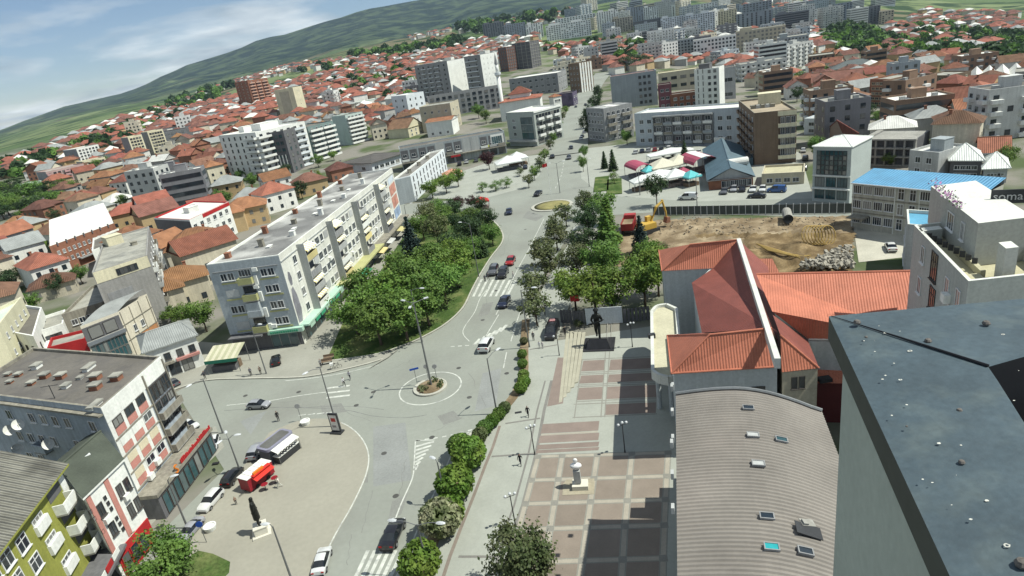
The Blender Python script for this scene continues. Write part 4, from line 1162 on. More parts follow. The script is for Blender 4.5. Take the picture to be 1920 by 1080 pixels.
for px,py,r in ((1706,659,.03),(1660,625,.02),(1880,628,.022),(1744,690,.018),(1655,712,.016),(1688,713,.02),(1800,799,.03),(1818,798,.028),(1760,832,.018),(1848,843,.022),(1660,705,.014),(1687,622,.012),(1648,612,.01),(1888,1024,.025),(1820,975,.015),(1700,760,.014),(1788,745,.016),(1765,716,.014),(1672,780,.012),(1730,900,.012),(1850,940,.016),(1620,640,.012),(1640,660,.012),(1780,660,.014),(1868,660,.012),*[(1640 + 9 * (k * 37 % 31),640 + 14 * (k * 53 % 29),.004 + .003 * (k % 4)) for k in range(16) if 1640 + 9 * (k * 37 % 31) > 1590 + .47 * (14 * (k * 53 % 29) + 47)]):
	p = un(px,py,zt + .065);nv = rs.randint(8,12);mb = MB()
	o1 = [(math.cos(2 * math.pi * k / nv) * r * rs.uniform(.6,1.2),math.sin(2 * math.pi * k / nv) * r * rs.uniform(.4,.9),0) for k in range(nv)]
	if r > .019:        # dried splash: a pale ring
		for k in range(nv): a1,a2 = o1[k],o1[(k + 1) % nv];mb.face([a1,a2,(a2[0] * .5,a2[1] * .5,0),(a1[0] * .5,a1[1] * .5,0)])
	else: mb.face(o1)
	link('dropping',mb.mesh('dropping',drop),tower,Matrix.Translation(p - o + Vector((0,0,.008))))
for px,py,r in ((1607,606,.045),(1849,608,.045),(1740,641,.04),(1624,633,.02),(1799,771,.028),(1803,868,.028),(1916,1060,.05),(1700,800,.012),(1850,870,.012)):
	p = un(px,py,zt + .07);mb = MB();mb.lathe([(r * .9,0),(r,r * .4),(r * .7,r * .9),(r * .1,r * 1.05)],8)
	link('pebble',mb.mesh('pebble',stone),tower,Matrix.Translation(p - o))

# ------------------------------------------------------------------ long hall with ribbed roof
BRIB = mat('brown_ribbed_metal',(0.20,0.182,0.16),rough=.55,var=.14,scale=.35,fine=.05,spec=.4,col2=(.235,.21,.185),c2=(.45,.7),c2scale=.15)
hz = 12.5
fl,nl,fr_ = un(1267,741,hz),un(1270,1090,hz),un(1508,776,hz - 1.2)
nl = fl + (nl - fl) * 1.5
ax = (fl - nl);ax.z = 0;Lh = ax.length;ax.normalize();cr_ = Vector((ax.y,-ax.x,0));Wd = (fr_ - fl).dot(cr_) + 1.2
o = Vector((nl.x,nl.y,0))
hall = empty('ribbed_roof_hall',o,0,'long hall with brown ribbed curved roof and skylights beside the plaza','building')
skew = (fr_ - fl).dot(ax)
def prof(t):   # height over the eave across the roof, t from plaza side to far side
	return hz + .55 * math.sin(math.pi * min(1,t * 1.05)) - 2.6 * max(0,t - .42) ** 1.7
NR,NC = 84,14
mb = MB();vs,fs = [],[]
for i in range(NR * 4 + 1):
	s_ = i / (NR * 4)
	rib = .085 if i % 4 in (0,1) else 0.0
	for j in range(NC + 1):
		t = j / NC;p = nl + ax * (Lh * s_ + skew * t * t * (1 if s_ > .0 else 1)) + cr_ * (Wd * t)
		vs.append((p.x - o.x,p.y - o.y,prof(t) + rib))
for i in range(NR * 4):
	for j in range(NC): fs.append((i * (NC + 1) + j,i * (NC + 1) + j + 1,(i + 1) * (NC + 1) + j + 1,(i + 1) * (NC + 1) + j))
mb.raw(vs,fs);mb.build('roof',BRIB,hall)
foot = [nl,nl + cr_ * Wd + ax * skew,fl + cr_ * Wd + ax * skew,fl]
mb = MB()
for k in range(4):
	a,c = foot[k] - o,foot[(k + 1) % 4] - o
	t0,t1 = (0,1) if k == 0 else (1,1) if k == 1 else (1,0) if k == 2 else (0,0)
	mb.face([(a.x,a.y,-.5),(c.x,c.y,-.5),(c.x,c.y,prof(t1)),(a.x,a.y,prof(t0))])
mb.build('wall',GREY,hall);OCC.append([(p.x,p.y) for p in foot])
mb = MB();pts = [(fl - o) + ax * (skew * (j / NC) ** 2) + cr_ * (Wd * j / NC) for j in range(NC + 1)]
mb.tube([(p.x,p.y,prof(j / NC) + .16) for j,p in enumerate(pts)],.13,6);mb.build('edge_trim',METAL,hall)
def hall_pt(px,py):
	p = un(px,py,hz)
	for _ in range(6):
		t = (p - nl).dot(cr_) / Wd;p = un(px,py,prof(max(0,min(1,t))))
	return p,max(0,min(1,t))
for px,py,M_ in ((1403,768,GLASS),(1412,819,SHUT),(1465,828,GLASS_B),(1422,873,SHUT),(1438,972,GLASS),(1447,1030,mat('teal_glass',(.03,.3,.32),rough=.1,var=.1)),(1510,1038,GLASS)):
	p,t = hall_pt(px,py);sl = -math.atan2(prof(min(1,t + .03)) - prof(max(0,t - .03)),Wd * .06)
	M4 = Matrix.Translation(p - o + Vector((0,0,.12))) @ Matrix.Rotation(math.atan2(cr_.y,cr_.x),4,'Z') @ Matrix.Rotation(sl,4,'Y')
	mb = MB()
	for q in ((-.62,-.42,.62,-.32),(-.62,.32,.62,.42),(-.62,-.32,-.52,.32),(.52,-.32,.62,.32)): mb.box(q[0],q[1],0,q[2],q[3],.2)
	so = link('skylight',mb.mesh('skylight',MID),hall,M4 @ Matrix.Scale(.64,4))
	mb = MB();mb.box(-.52,-.32,0,.52,.32,.14);link('pane',mb.mesh('pane',M_),so)
p,t = hall_pt(1518,1000)
M4 = Matrix.Translation(p - o + Vector((0,0,.2))) @ Matrix.Scale(.7,4) @ Matrix.Rotation(math.atan2(cr_.y,cr_.x),4,'Z') @ Matrix.Rotation(.35,4,'Y')
mb = MB();mb.box(-1.1,-.7,0,.9,.6,.06);link('roof_opening',mb.mesh('roof_opening',DARKM),hall,M4)
mb = MB();mb.box(-.6,.55,.05,1.1,1.6,.14);mb.box(-.5,.6,.14,.1,1.3,.4);link('hatch_cover',mb.mesh('hatch_cover',CONCR),hall,M4 @ Matrix.Rotation(.3,4,'Z') @ Matrix.Scale(.7,4))
# stepped fire stair at the end facing the municipal house
mb = MB()
for k in range(4):
	a = fl + ax * (.2 + k * 1.3);mb.prism([((a + cr_ * u + ax * w - o).x,(a + cr_ * u + ax * w - o).y) for u,w in ((0.3,0),(3.0,0),(3.0,1.3),(0.3,1.3))],0,7.6 - 1.9 * k)
mb.build('stair_block',GREY,hall)
for k in range(7):
	p = nl.lerp(fl,.45 + .08 * k) - cr_ * .03;mb = MB();mb.box(-.35,-.3,3.0 + (k % 3),.35,0,3.7 + (k % 3))
	link('air_conditioner',mb.mesh('air_conditioner',GREY),hall,Matrix.Translation(p - o) @ Matrix.Scale(.6,4) @ Matrix.Rotation(math.atan2(ax.y,ax.x) + math.pi,4,'Z'))

# ------------------------------------------------------------------ municipal house with red roofs
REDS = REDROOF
PWALL = mat('pale_blue_render',(0.40,0.43,0.43),rough=.85,var=.07,scale=.3,streak=.08)
e,r_ = 9.6,12.7
E0,E1,E2 = V3(1251,629,e),V3(1259,700,e),V3(1463,687,e)
R1,R2,R3 = V3(1331,627,r_),V3(1447,615,r_),V3(1384,449,r_)
M1,M2,M3 = V3(1316,624,e),V3(1297,530,e),V3(1337,503,e)
U0,U1,U3 = V3(1235,469,e),V3(1241,508,e),V3(1294,458,r_)
o = Vector((E1.x,E1.y,0))
mun = empty('municipal_house',o,0,'pale blue public building with red sheet-tile hip roofs and white fire wall','building')
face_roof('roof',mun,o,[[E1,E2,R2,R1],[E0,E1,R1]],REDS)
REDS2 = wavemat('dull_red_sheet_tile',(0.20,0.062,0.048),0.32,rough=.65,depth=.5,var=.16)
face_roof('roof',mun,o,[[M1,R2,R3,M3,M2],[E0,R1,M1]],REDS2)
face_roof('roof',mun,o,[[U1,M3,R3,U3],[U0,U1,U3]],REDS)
def ridge(pts,rad=.14,M=None):
	mb = MB();mb.tube([Vector(p) - o for p in pts],rad,6);return mb.build('ridge_tile',M or REDS,mun)
for q in ([E1,R1,R2],[U1,U3,R3,M3],[E1,E2],[U0,U1],[E0,E1],[E0,R1]): ridge(q,.09)
fw = mat('white_coping',(.52,.53,.49),rough=.85,var=.12,scale=.8)
fa,fb = V3(1385,447,12.95),V3(1458,672,12.95)
d = (fb - fa).normalized();s_ = Vector((-d.y,d.x,0)).normalized() * .24
mb = MB();q = [fa - s_ - o,fa + s_ - o,fb + s_ - o,fb - s_ - o]
mb.prism([(p.x,p.y) for p in q],12.0,12.95);mb.build('fire_wall',fw,mun)
mb = MB();mb.face([R2 - o,E2 - o,Vector((R2.x,R2.y,9.4)) - o]);mb.build('gable',PWALL,mun)
# walls: front block, main wing, upper block
def wallbox(pts,z0,z1,M=PWALL,name='wall'):
	mb = MB();mb.prism([((Vector(p) - o).x,(Vector(p) - o).y) for p in pts],z0,z1);return mb.build(name,M,mun)
ins = lambda p,c,k=.05: Vector(p).lerp(Vector(c),k)
cF = (E0 + E1 + E2 + R2) / 4
wallbox([ins(E1,cF),ins(E2,cF),ins(V3(1446,615,e),cF),ins(E0,cF)],-.4,9.5)
cM = (M1 + M2 + R3 + R2) / 4
wallbox([ins(M1,cM,.06),ins(V3(1447,615,e),cM,.02),ins(V3(1384,449,e),cM,.02),ins(M2,cM,.06)],-.4,9.45)
cU = (U0 + U1 + M3 + R3) / 4
wallbox([ins(U1,cU,.06),ins(M3,cU),ins(V3(1383,452,e),cU),ins(U0,cU,.06)],-.4,9.5)
# right wing
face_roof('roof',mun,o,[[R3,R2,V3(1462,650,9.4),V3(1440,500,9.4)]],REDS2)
W1,W2,W3,W4 = V3(1418,514,12.4),V3(1800,506,12.4),V3(1740,640,8.4),V3(1516,636,8.4)
W5 = V3(1448,584,11.6)
face_roof('roof',mun,o,[[W4,W3,W2,W1,W5]],REDS)
ridge([W1,W2],.12);ridge([W4,W3],.1,fw)
H1,H2,H3,H4,H5 = V3(1449,590,11.4),V3(1515,639,8.2),V3(1536,690,8.2),V3(1463,628,11.4),V3(1466,698,8.2)
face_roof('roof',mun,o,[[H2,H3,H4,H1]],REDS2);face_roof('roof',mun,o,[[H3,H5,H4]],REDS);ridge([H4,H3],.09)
cH = (H1 + H3 + H5) / 3
wallbox([ins(H5,cH),ins(H3,cH),ins(H2,cH),ins(V3(1450,592,8.2),cH)],-.4,8.1,mat('buff_render',(.38,.35,.27),var=.1,streak=.1))
wallbox([W4,W3,V3(1800,506,8.4),V3(1440,520,8.4)],-.4,8.2)
L1,L2,L3,L4 = V3(1526,656,5.6),V3(1570,652,5.6),V3(1592,719,4.6),V3(1528,719,4.6)
face_roof('roof',mun,o,[[L4,L3,L2,L1]],REDS)
wallbox([ins(L4,L2,.03),ins(L3,L1,.03),ins(L2,L4,.02),ins(L1,L3,.02)],-.4,4.5,mat('oxblood_cladding',(.10,.02,.02),rough=.6,var=.15))
face_roof('roof',mun,o,[[V3(1406,513,8.6),V3(1462,513,8.6),V3(1448,485,10),V3(1408,485,10)]],REDS)
mb = MB();mb.box(-.6,-.4,0,.6,.4,.35);link('roof_fan',mb.mesh('roof_fan',DARKM),mun,Matrix.Translation(V3(1546,714,4.9) - o))
# front wall windows, drain pipes
E1i,E2i = ins(E1,cF),ins(E2,cF);dd = Vector((E2i.x - E1i.x,E2i.y - E1i.y)).normalized()
def mwin(f,z,w,h,fr=FR_D):
	p = Vector((E1i.x,E1i.y)).lerp(Vector((E2i.x,E2i.y)),f);fm,pm = win_mesh(w,h,fr,GLASS,1,True,True,True)
	nr = Vector((dd.y,-dd.x));p = p + nr * .012
	wo = link('window',fm,mun,Matrix(((dd.x,-nr.x,0,p.x - o.x),(dd.y,-nr.y,0,p.y - o.y),(0,0,1,z),(0,0,0,1))));link('pane',pm,wo)
for f,z in ((.82,6.1),(.5,6.1),(.34,6.1),(.16,6.1),(.82,2.3),(.5,2.3),(.34,2.3),(.16,2.3)): mwin(f,z,1.2,1.5)
# buff annexe window
p = ins(H5,cH).lerp(ins(H3,cH),.45);q = (ins(H3,cH) - ins(H5,cH)).normalized();nr = Vector((q.y,-q.x))
for k in (-.35,.35):
	fm,pm = win_mesh(.55,1.3,FR_D,GLASS,0,False,True,True);p2 = Vector((p.x,p.y)) + Vector((q.x,q.y)) * k + nr * .01
	wo = link('window',fm,mun,Matrix(((q.x,-nr.x,0,p2.x - o.x),(q.y,-nr.y,0,p2.y - o.y),(0,0,1,6.2),(0,0,0,1))));link('pane',pm,wo)
OCC.append([(p.x,p.y) for p in (E1,V3(1740,640,8.4),V3(1800,506,8.4),U0)])
# rounded entrance canopy
cz = 6.2
pts = smooth_line([tuple(V3(x,y,cz)[:2]) for x,y in ((1222,583),(1232,573),(1250,570))],5) + [tuple(V3(x,y,cz)[:2]) for x,y in ((1268,578),(1272,628),(1254,630),(1261,704))] + smooth_line([tuple(V3(x,y,cz)[:2]) for x,y in ((1254,706),(1236,702),(1224,694))],5)
co = Vector((pts[0][0],pts[0][1],0))
can = empty('entrance_canopy',co,0,'cream rounded entrance canopy on columns attached to public building','canopy')
mb = MB();pl2 = [(p[0] - co.x,p[1] - co.y) for p in pts];mb.prism(pl2,cz - .9,cz - .35,0);mb.build('slab',mat('cream_membrane',(.42,.40,.29),var=.1),can)
mb = MB();n_ = len(pl2)
for k in range(n_):
	a,c = Vector(pl2[k]),Vector(pl2[(k + 1) % n_])
	if (c - a).length < .02: continue
	d2 = (c - a).normalized();nn = Vector((d2.y,-d2.x)) * .18
	mb.prism([tuple(a - nn),tuple(c - nn),tuple(c + nn),tuple(a + nn)],cz - 1.0,cz + .05)
mb.build('parapet',fw,can)
for x,y in ((1230,600),(1230,640),(1232,690),(1256,698)):
	p = V3(x,y,cz - 1);mb = MB();mb.tube([(p.x - co.x,p.y - co.y,0),(p.x - co.x,p.y - co.y,cz - .9)],.28,10);mb.build('column',PWALL,can)
mb = MB();mb.box(-.4,-.25,0,.4,.25,.5);link('floodlight',mb.mesh('floodlight',DARKM),can,Matrix.Translation(V3(1222,633,cz - .3) - co))

# ------------------------------------------------------------------ cream apartment house on the right
zc = 20.0
AP = mat('grey_green_render',(0.36,0.38,0.355),rough=.9,var=.07,scale=.4,streak=.06)
COP = mat('white_parapet_coping',(.56,.57,.52),rough=.85,var=.1)
CRM = mat('cream_terrace',(.40,.375,.25),rough=.9,var=.12,scale=.6)
P = top3((1816,527),(1990,508),(1714,422),zc,0,'D')
b = Bld('terrace_apartment_house','grey apartment house with white parapet and cream roof terrace at right edge',P,0,zc)
b.walls(AP,1.1,CRM,COP,lo=-.5)
for px,py,w,h in ((1731,478,.9,1.5),(1752,500,1.5,2.4),(1776,538,.9,1.5),(1796,562,.9,1.6),(1724,535,.9,1.5),(1748,560,1.4,2.0),(1780,590,.9,1.5)):
	u,z = b.uz(3,px,py);b.win(3,u,z - h / 2,w,h,fr=FR_W if w < 1.2 else FR_D,near=True,mull=1 if w < 1.2 else 2,trans=w > 1.2)
u,z = b.uz(3,1779,557);b.fbox(3,u - .4,u + .4,z - .4,z + .3,.45,WHITE,'air_conditioner')
a,q,c,d = b.P;e1 = (q - a);e2 = (d - a)
def blk(name,u0,u1,v0,v1,z0,z1,M,M2=None):
	mb = MB();pts = [a + e1 * u + e2 * v for u,v in ((u0,v0),(u1,v0),(u1,v1),(u0,v1))]
	mb.prism([(p.x - b.o.x,p.y - b.o.y) for p in pts],z0,z1,0,1);return mb.build(name,[M,M2 or M],b.root)
blk('penthouse',.36,1.0,.38,1.25,zc - 1.05,zc + 2.4,mat('cream_grey_render',(.34,.35,.32),var=.06,streak=.06),COP)
blk('terrace_step',.06,.3,.05,.22,zc - 1.05,zc - .75,CRM);blk('terrace_wall',.3,.36,.2,.62,zc - 1.05,zc - .5,CRM)
blk('parapet_return',.02,.3,.86,.93,zc - 1.05,zc,AP,COP)
blk('chimney',.46,.6,.1,.2,zc - 1.05,zc + 1.6,mat('chimney_plaster',(.42,.43,.40),var=.06),COP)
sA,sB = un(1856,382,zc + 2.0),un(1925,380,zc + 2.0)
mb = MB();dS = (sB - sA);mb.box(0,-.05,0,dS.length,.05,1.15);so_ = link('sign_board',mb.mesh('sign_board',DARKM),b.root,Matrix.Translation(sA - b.o) @ Matrix.Rotation(math.atan2(dS.y,dS.x),4,'Z'))
mb = MB();rs = random.Random(8)
p0 = a + e1 * .37 + e2 * 1.22
for k in range(170):
	t = rs.random();q3 = Vector((p0.x - b.o.x + (e1.x * .02 - e2.x * .55) * t + rs.gauss(0,.16),p0.y - b.o.y + (e1.y * .02 - e2.y * .55) * t + rs.gauss(0,.16),zc + 2.45 + abs(rs.gauss(0,.3)) * (1.6 - t)))
	aa = rs.uniform(0,6.28);s2 = .1;mb.face([q3 + Vector((math.cos(aa + j * 1.57) * s2,math.sin(aa + j * 1.57) * s2 * .6,math.sin(aa * 3 + j * 1.57) * s2)) for j in range(4)],rs.choice((0,0,1,2)))
fo = mb.build('creeper',[mat('lilac_blossom',(.38,.2,.36),var=.3),mat('leaf_dark',(.05,.09,.03),var=.3),mat('white_blossom',(.6,.6,.6),var=.2)],b.root);fo['kind'] = 'stuff'
pw = a + e1 * .36 + e2 * .85;dd3 = (-e2).normalized();nr = Vector((dd3.y,-dd3.x))
for k,w_ in ((.6,1.6),(3.4,.8)):
	fm,pm = win_mesh(w_,1.5,FR_W,GLASS,2,False,True,True);p2 = pw + dd3 * k + nr * .012
	wo = link('window',fm,b.root,Matrix(((dd3.x,-nr.x,0,p2.x - b.o.x),(dd3.y,-nr.y,0,p2.y - b.o.y),(0,0,1,zc + .1),(0,0,0,1))));link('pane',pm,wo)
text_obj('sign_lettering','soma',.95,mat('silver_letter',(.5,.5,.48),rough=.5),so_,Matrix.Translation((.12,-.06,.3)) @ Matrix.Rotation(R(90),4,'X'),.03)
for k in range(9):      # backs of sign letters along the inner parapet
	t = k / 8;p = a + e1 * (.1 + .22 * t) + e2 * (.82 - .5 * t);mb = MB();mb.box(-.18,-.05,0,.18,.05,.5);mb.box(-.05,-.06,.15,.1,.06,.38)
	link('sign_letter',mb.mesh('sign_letter',DARKM),b.root,Matrix.Translation(b.loc(p,zc - .55)) @ Matrix.Rotation(2.2,4,'Z'))
# small blue-roofed annexe behind it
P = top3((1702,420),(1800,428),(1700,392),8.0,0,'D')
b = Bld('blue_roof_annexe','small annexe with bright blue flat roof wedged behind the terrace apartment house',P,0,8.0)
b.walls(GREY,.5,mat('bright_blue_sheet',(.10,.30,.44),rough=.5,var=.15),COP);b.grid(3,2,4,1.2,1.3,1.2,3.0)

# ------------------------------------------------------------------ school with blue roof
P = rect((1599,340),(1848,363),6.0,8.6)
b = Bld('blue_roof_school','long school with bright blue roof and rows of white framed windows',P,0,8.6)
b.walls(mat('school_render',(.40,.39,.33),var=.1,streak=.15));L = b.length(0)
a,q,c,d = b.P;of = (d - a).normalized() * .6
face_roof('roof',b.root,b.o,[[Vector((*(a - of),8.5)),Vector((*(q - of),8.5)),Vector((*(c + of),9.5)),Vector((*(d + of),9.5))]],SHEETB)
mb = MB();mb.tube([b.loc(a - of,8.4),b.loc(q - of,8.4)],.12,6);mb.build('gutter',FR_W,b.root)
mb = MB();mb.face([b.loc(a,8.5),b.loc(d,8.5),b.loc(d,9.4)]);mb.face([b.loc(d,8.5),b.loc(c,8.5),b.loc(c,9.4),b.loc(d,9.4)][::-1]);mb.build('gable',GREY,b.root)
for r in range(3):
	for c_ in range(11):
		if c_ in (4,5): b.win(0,L * (.045 + .091 * c_),.9 + r * 2.65,1.0,1.9,mull=1,trans=True,near=False)
		else: b.win(0,L * (.045 + .091 * c_),1.2 + r * 2.65,L * .075,1.5,mull=3,near=False)
	b.fbox(0,0,L,3.15 + r * 2.65 - .12,3.15 + r * 2.65 + .1,.08,CONCB,'string_course')
for k in (.01,.36,.55): b.fbox(0,L * k,L * k + .1,0,8.4,.12,WHITE,'drain_pipe')
b.grid(3,3,3,1.6,1.5,1.2,2.65)
b.fbox(0,L * .02,L * .16,2.4,2.7,2.2,CONCB,'entrance_canopy')
# ------------------------------------------------------------------ town buildings in the middle distance
def place(A,B,C=None,base=None,third='C',depth=10.0,h=None,zb=None):
	ref = A if third == 'D' or C is None else B
	if base is not None:
		g = gp(*base);zb = g.z;h = hgt(base,ref[1])
		if g.y > 225 or abs(zb + h - CAMH) < 9:
			# far off: lay the plan out in metres from the corner that stands on the ground
			k = proj(g)[2] / FPX;hd = Vector((g.x,g.y)).normalized();er = Vector((hd.y,-hd.x));g2 = Vector((g.x,g.y))
			w0 = math.dist(A,B) * k
			if C is None: return [g2,g2 + er * w0,g2 + er * w0 + hd * depth,g2 + hd * depth],zb,h
			w1 = math.dist(B if third == 'C' else A,C) * k
			f = max(R(14),min(R(72),math.atan2(w1,w0)))
			if third == 'C':
				a = g2 + (-er * math.cos(f) + hd * math.sin(f)) * (w0 / math.cos(f));c = g2 + (er * math.sin(f) + hd * math.cos(f)) * (w1 / math.sin(f))
				return [a,g2,c,a + c - g2],zb,h
			b_ = g2 + (er * math.cos(f) + hd * math.sin(f)) * (w0 / math.cos(f));d_ = g2 + (-er * math.sin(f) + hd * math.cos(f)) * (w1 / math.sin(f))
			return [g2,b_,b_ + d_ - g2,d_],zb,h
	return (top3(A,B,C,h,zb,third) if C is not None else rect(A,B,depth,h,zb)),zb,h
def mk(name,label,A,B,C=None,base=None,third='C',depth=10.0,h=None,zb=0.0,wall=WHITE,roof=None,rows=4,specs=((0,5),(1,5)),ww=1.2,wh=1.3,fr=None,gl=None,mull=1,pitched=None,rim=None,parapet=.5,group=None,z0=1.0,sill=True):
	P,zb,h = place(A,B,C,base,third,depth,h,zb)
	st = (h - .9) / rows
	b = simple(name,label,P,zb,h,wall,roof or ROOF_G,rows,specs,ww,min(wh,st * .55),min(z0,st * .3),st,fr=fr,gl=gl,mull=mull,pitched=pitched,rim=rim,parapet=parapet,group=group,lo=-4.0 if zb else -.6,sill=sill)
	b.st = st;b.z0 = min(z0,st * .3)
	return b
def bals(b,e,rows,us,z0,step,d=1.0,M=None,par=.95):
	L = b.length(e)
	for r in range(rows):
		for f0,f1 in us: b.balcony(e,L * f0,L * f1,z0 + r * step,d,M or WHITE,par)

MINT = mat('mint_render',(.42,.50,.46),var=.08,streak=.08)
ICE = mat('ice_white_render',(.58,.62,.64),var=.07,streak=.06)
SAND_ = mat('sand_render',(.42,.385,.29),var=.1,streak=.1)
GREYB = mat('blue_grey_facade',(.27,.30,.31),var=.08,streak=.1)

b = mk('white_balcony_block','modern white apartment block with wavy white balconies behind the tiled houses',(418,250),(484,248),(572,214),(503,334),roof=ROOF_W,rows=7,specs=((0,6),),ww=1.0,wh=1.7,fr=FR_D)
bals(b,1,7,((.0,.42),),.6,b.st,1.6,WHITE);bals(b,0,7,((.72,1.0),),.6,b.st,1.6,WHITE);bals(b,1,7,((.5,.95),),.6,b.st,.9,ICE)
b.grid(1,7,7,1.6,1.6,b.z0,b.st,.6,.6,fr=FR_D,sill=False)
b.top(WHITE,.6,.5,7,10,3,name='penthouse');b.top(WHITE,.2,.4,4,5,2.4,name='penthouse')
b = mk('dark_slit_house','dark glazed building with white upright slats beside modern white block',(497,254),(541,245),(560,234),(552,324),wall=DARKW,rows=6,specs=((0,5),(1,2)),ww=1.6,wh=1.5,gl=GLASS_B,fr=FR_D)
for k in range(7): b.fbox(0,b.length(0) * (.05 + .13 * k),b.length(0) * (.05 + .13 * k) + .5,0,b.h * .45,.12,WHITE,'upright_slat')
b = mk('green_glass_block','green glazed apartment block with white balconies left of the slate roofed house',(540,242),(588,238),(631,214),(593,304),wall=mat('glass_green_wall',(.16,.22,.21),var=.12),rows=7,specs=((0,6),),ww=1.5,wh=1.4,gl=GLASS_B,fr=METAL)
bals(b,1,7,((.02,.48),(.52,.98)),.5,b.st,1.5,WHITE);b.grid(1,7,5,1.4,1.5,b.z0,b.st,fr=FR_W);bals(b,0,7,((.0,.95),),.2,b.st,.35,METAL,.25)
b = mk('pale_green_block','pale green apartment block with stacked white balconies on its sunny side',(632,209),(656,216),(686,203),(660,272),wall=MINT,rows=7,specs=(),ww=1.2)
bals(b,1,7,((.02,.98),),.5,b.st,1.4,WHITE);b.grid(1,7,4,1.6,1.5,b.z0,b.st)
b = mk('cream_tower','cream windowless stair tower rising over modern white block',(513,171),(546,164),(562,161),(564,224),wall=CREAM,roof=ROOF_W,rows=7,specs=((1,1),),ww=.7,wh=.8)
b.fbox(0,b.length(0) * .25,b.length(0) * .75,b.h * .2,b.h * .92,.12,SAND_,'sand_panel')
b = mk('brick_tower','pair of brick apartment towers in the old quarter, stepped roofs',(447,161),(468,151),(504,147),(478,202),wall=BRICK,rows=9,specs=((0,3),),ww=1.5,wh=1.4,fr=CREAM)
bals(b,1,9,((.05,.32),(.38,.62),(.68,.95)),.4,b.st,1.2,mat('salmon_balcony',(.50,.30,.22),var=.1));b.grid(1,9,3,1.6,1.4,b.z0,b.st)
b = mk('slate_roof_house','wide white house under dark slate roof next to long apartment block',(640,298),(697,305),(758,272),(700,324),wall=ICE,rows=1,specs=((0,2),(1,6)),ww=2.2,wh=1.4,pitched=dict(M=mat('slate',(.085,.08,.075),rough=.85,var=.15),rise=1.6,oh=1.0,kind='hip',ridge=1))
b = mk('white_wing_building','white three-storey building with grey gable and flat grey roof by the park',(735,337),(769,329),(832,279),(776,377),wall=ICE,roof=mat('dove_roof',(.19,.185,.17),var=.12),rows=3,specs=(),rim=WHITE)
b.grid(1,3,11,.8,1.5,1.0,b.st,.5,.5,fr=FR_D);b.grid(2,3,3,.9,1.3,1,b.st)
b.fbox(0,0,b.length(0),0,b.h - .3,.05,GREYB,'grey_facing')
for k in range(3): b.top(CONCB,.5,.2 + .25 * k,1.0,1.0,1.1,name='chimney')
P,zb,h = place((745,280),(942,246),None,(757,322))
b = Bld('long_grey_arcade','long low grey building with dark loggias and shops facing the park square',P,zb,h);b.walls(GREYB,.5,ROOF_G);L = b.length(0)
for k in range(12):
	f0 = k / 12
	if k in (4,7,8): b.fbox(0,L * f0,L * (f0 + .08),.3,h - .3,.06,GREY,'blank_bay')
	else:
		b.fbox(0,L * f0 + .3,L * (f0 + .075),h * .45,h * .9,.02,DARKW,'loggia_shade_panel');b.balcony(0,L * f0 + .3,L * (f0 + .075),h * .42,.7,(WHITE,GREY,CONCB)[k % 3],.8)  # flat dark sheets give the loggias their shade
		b.win(0,L * (f0 + .04),h * .58,1.6,1.3,fr=FR_W)
	b.win(0,L * (f0 + .04),.3,L * .065,h * .28,fr=FR_D,mull=1,sill=False)
b.fbox(0,0,L,h * .34,h * .38,1.2,CONCB,'canopy');b.fbox(0,L * .76,L * .84,h * .4,h * .5,.2,mat('yellow_sign',(.5,.5,.05),var=.1),'shop_sign');b.fbox(0,L * .46,L * .55,h * .26,h * .34,1.3,RED,'shop_sign')
b.fbox(0,L * .86,L * .985,h * .45,h * .92,.1,WHITE,'white_frame_panel');b.win(0,L * .92,h * .5,L * .1,h * .34,gl=GLASS_B,mull=4,out=.12)
b = mk('corner_glass_house','grey-green corner building with tall blue glass bay on the boulevard',(944,215),(996,209),(1041,181),(1008,274),wall=mat('grey_green_facade',(.33,.36,.33),var=.07,streak=.08),roof=ROOF_W,rows=4,specs=(),rim=WHITE)
L = b.length(0)
for r in range(3): b.win(0,L * .72,b.h * (.2 + .22 * r),L * .42,b.h * .2,gl=GLASS_B,fr=DARKM,mull=3,sill=False);b.win(0,L * .25,b.h * (.3 + .2 * r),1.6,1.4)
b.grid(1,4,8,1.5,1.6,b.z0,b.st,fr=FR_D);bals(b,1,3,((.1,.3),(.4,.6),(.7,.9)),b.st * 1.1,b.st,1.0,WHITE);b.fbox(0,-.5,L + .5,b.h * .13,b.h * .19,1.2,GREY,'canopy')
b.fbox(1,0,b.length(1),b.h - .7,b.h,.3,WHITE,'white_fascia')
b = mk('white_boulevard_house','white house with orange roof following the glass corner house along the boulevard',(1026,180),(1034,182),(1045,172),(1040,205),wall=WHITE,rows=2,specs=((1,3),),pitched=dict(M=TILE,rise=1.4,oh=.3,kind='hip',ridge=1))
# mosque and minaret
g = gp(985,222);mo = Bld('mosque','small mosque with tiered orange tile roofs behind the minaret',[Vector((g.x - 13,g.y)),Vector((g.x + 9,g.y - 3)),Vector((g.x + 12,g.y + 16)),Vector((g.x - 10,g.y + 19))],g.z,hgt((985,222),186))
mo.walls(WHITE);mo.pitched(TILE,1.6,.8,'hip',0)
c = sum(mo.P,Vector((0,0))) / 4;q = [c + (p - c) * .5 for p in mo.P]
mb = MB();mb.prism([(p.x - mo.o.x,p.y - mo.o.y) for p in q],mo.h,mo.h + 3.0);mb.build('drum',WHITE,mo.root)
mo.pitched(TILE,3.4,.8,'hip',0,z=mo.h + 3.0,P=q);mo.grid(0,1,5,1,2.0,1,3);mo.grid(1,1,4,1,2,1,3)
g = gp(946,226);H = hgt((946,226),99);mi = empty('minaret',g,0,'slender white minaret with pointed grey cap and gallery','minaret')
mb = MB();mb.lathe([(1.6,0),(1.6,H * .25),(1.05,H * .29),(1.0,H * .66)],14);mb.build('shaft',WHITE,mi,True)
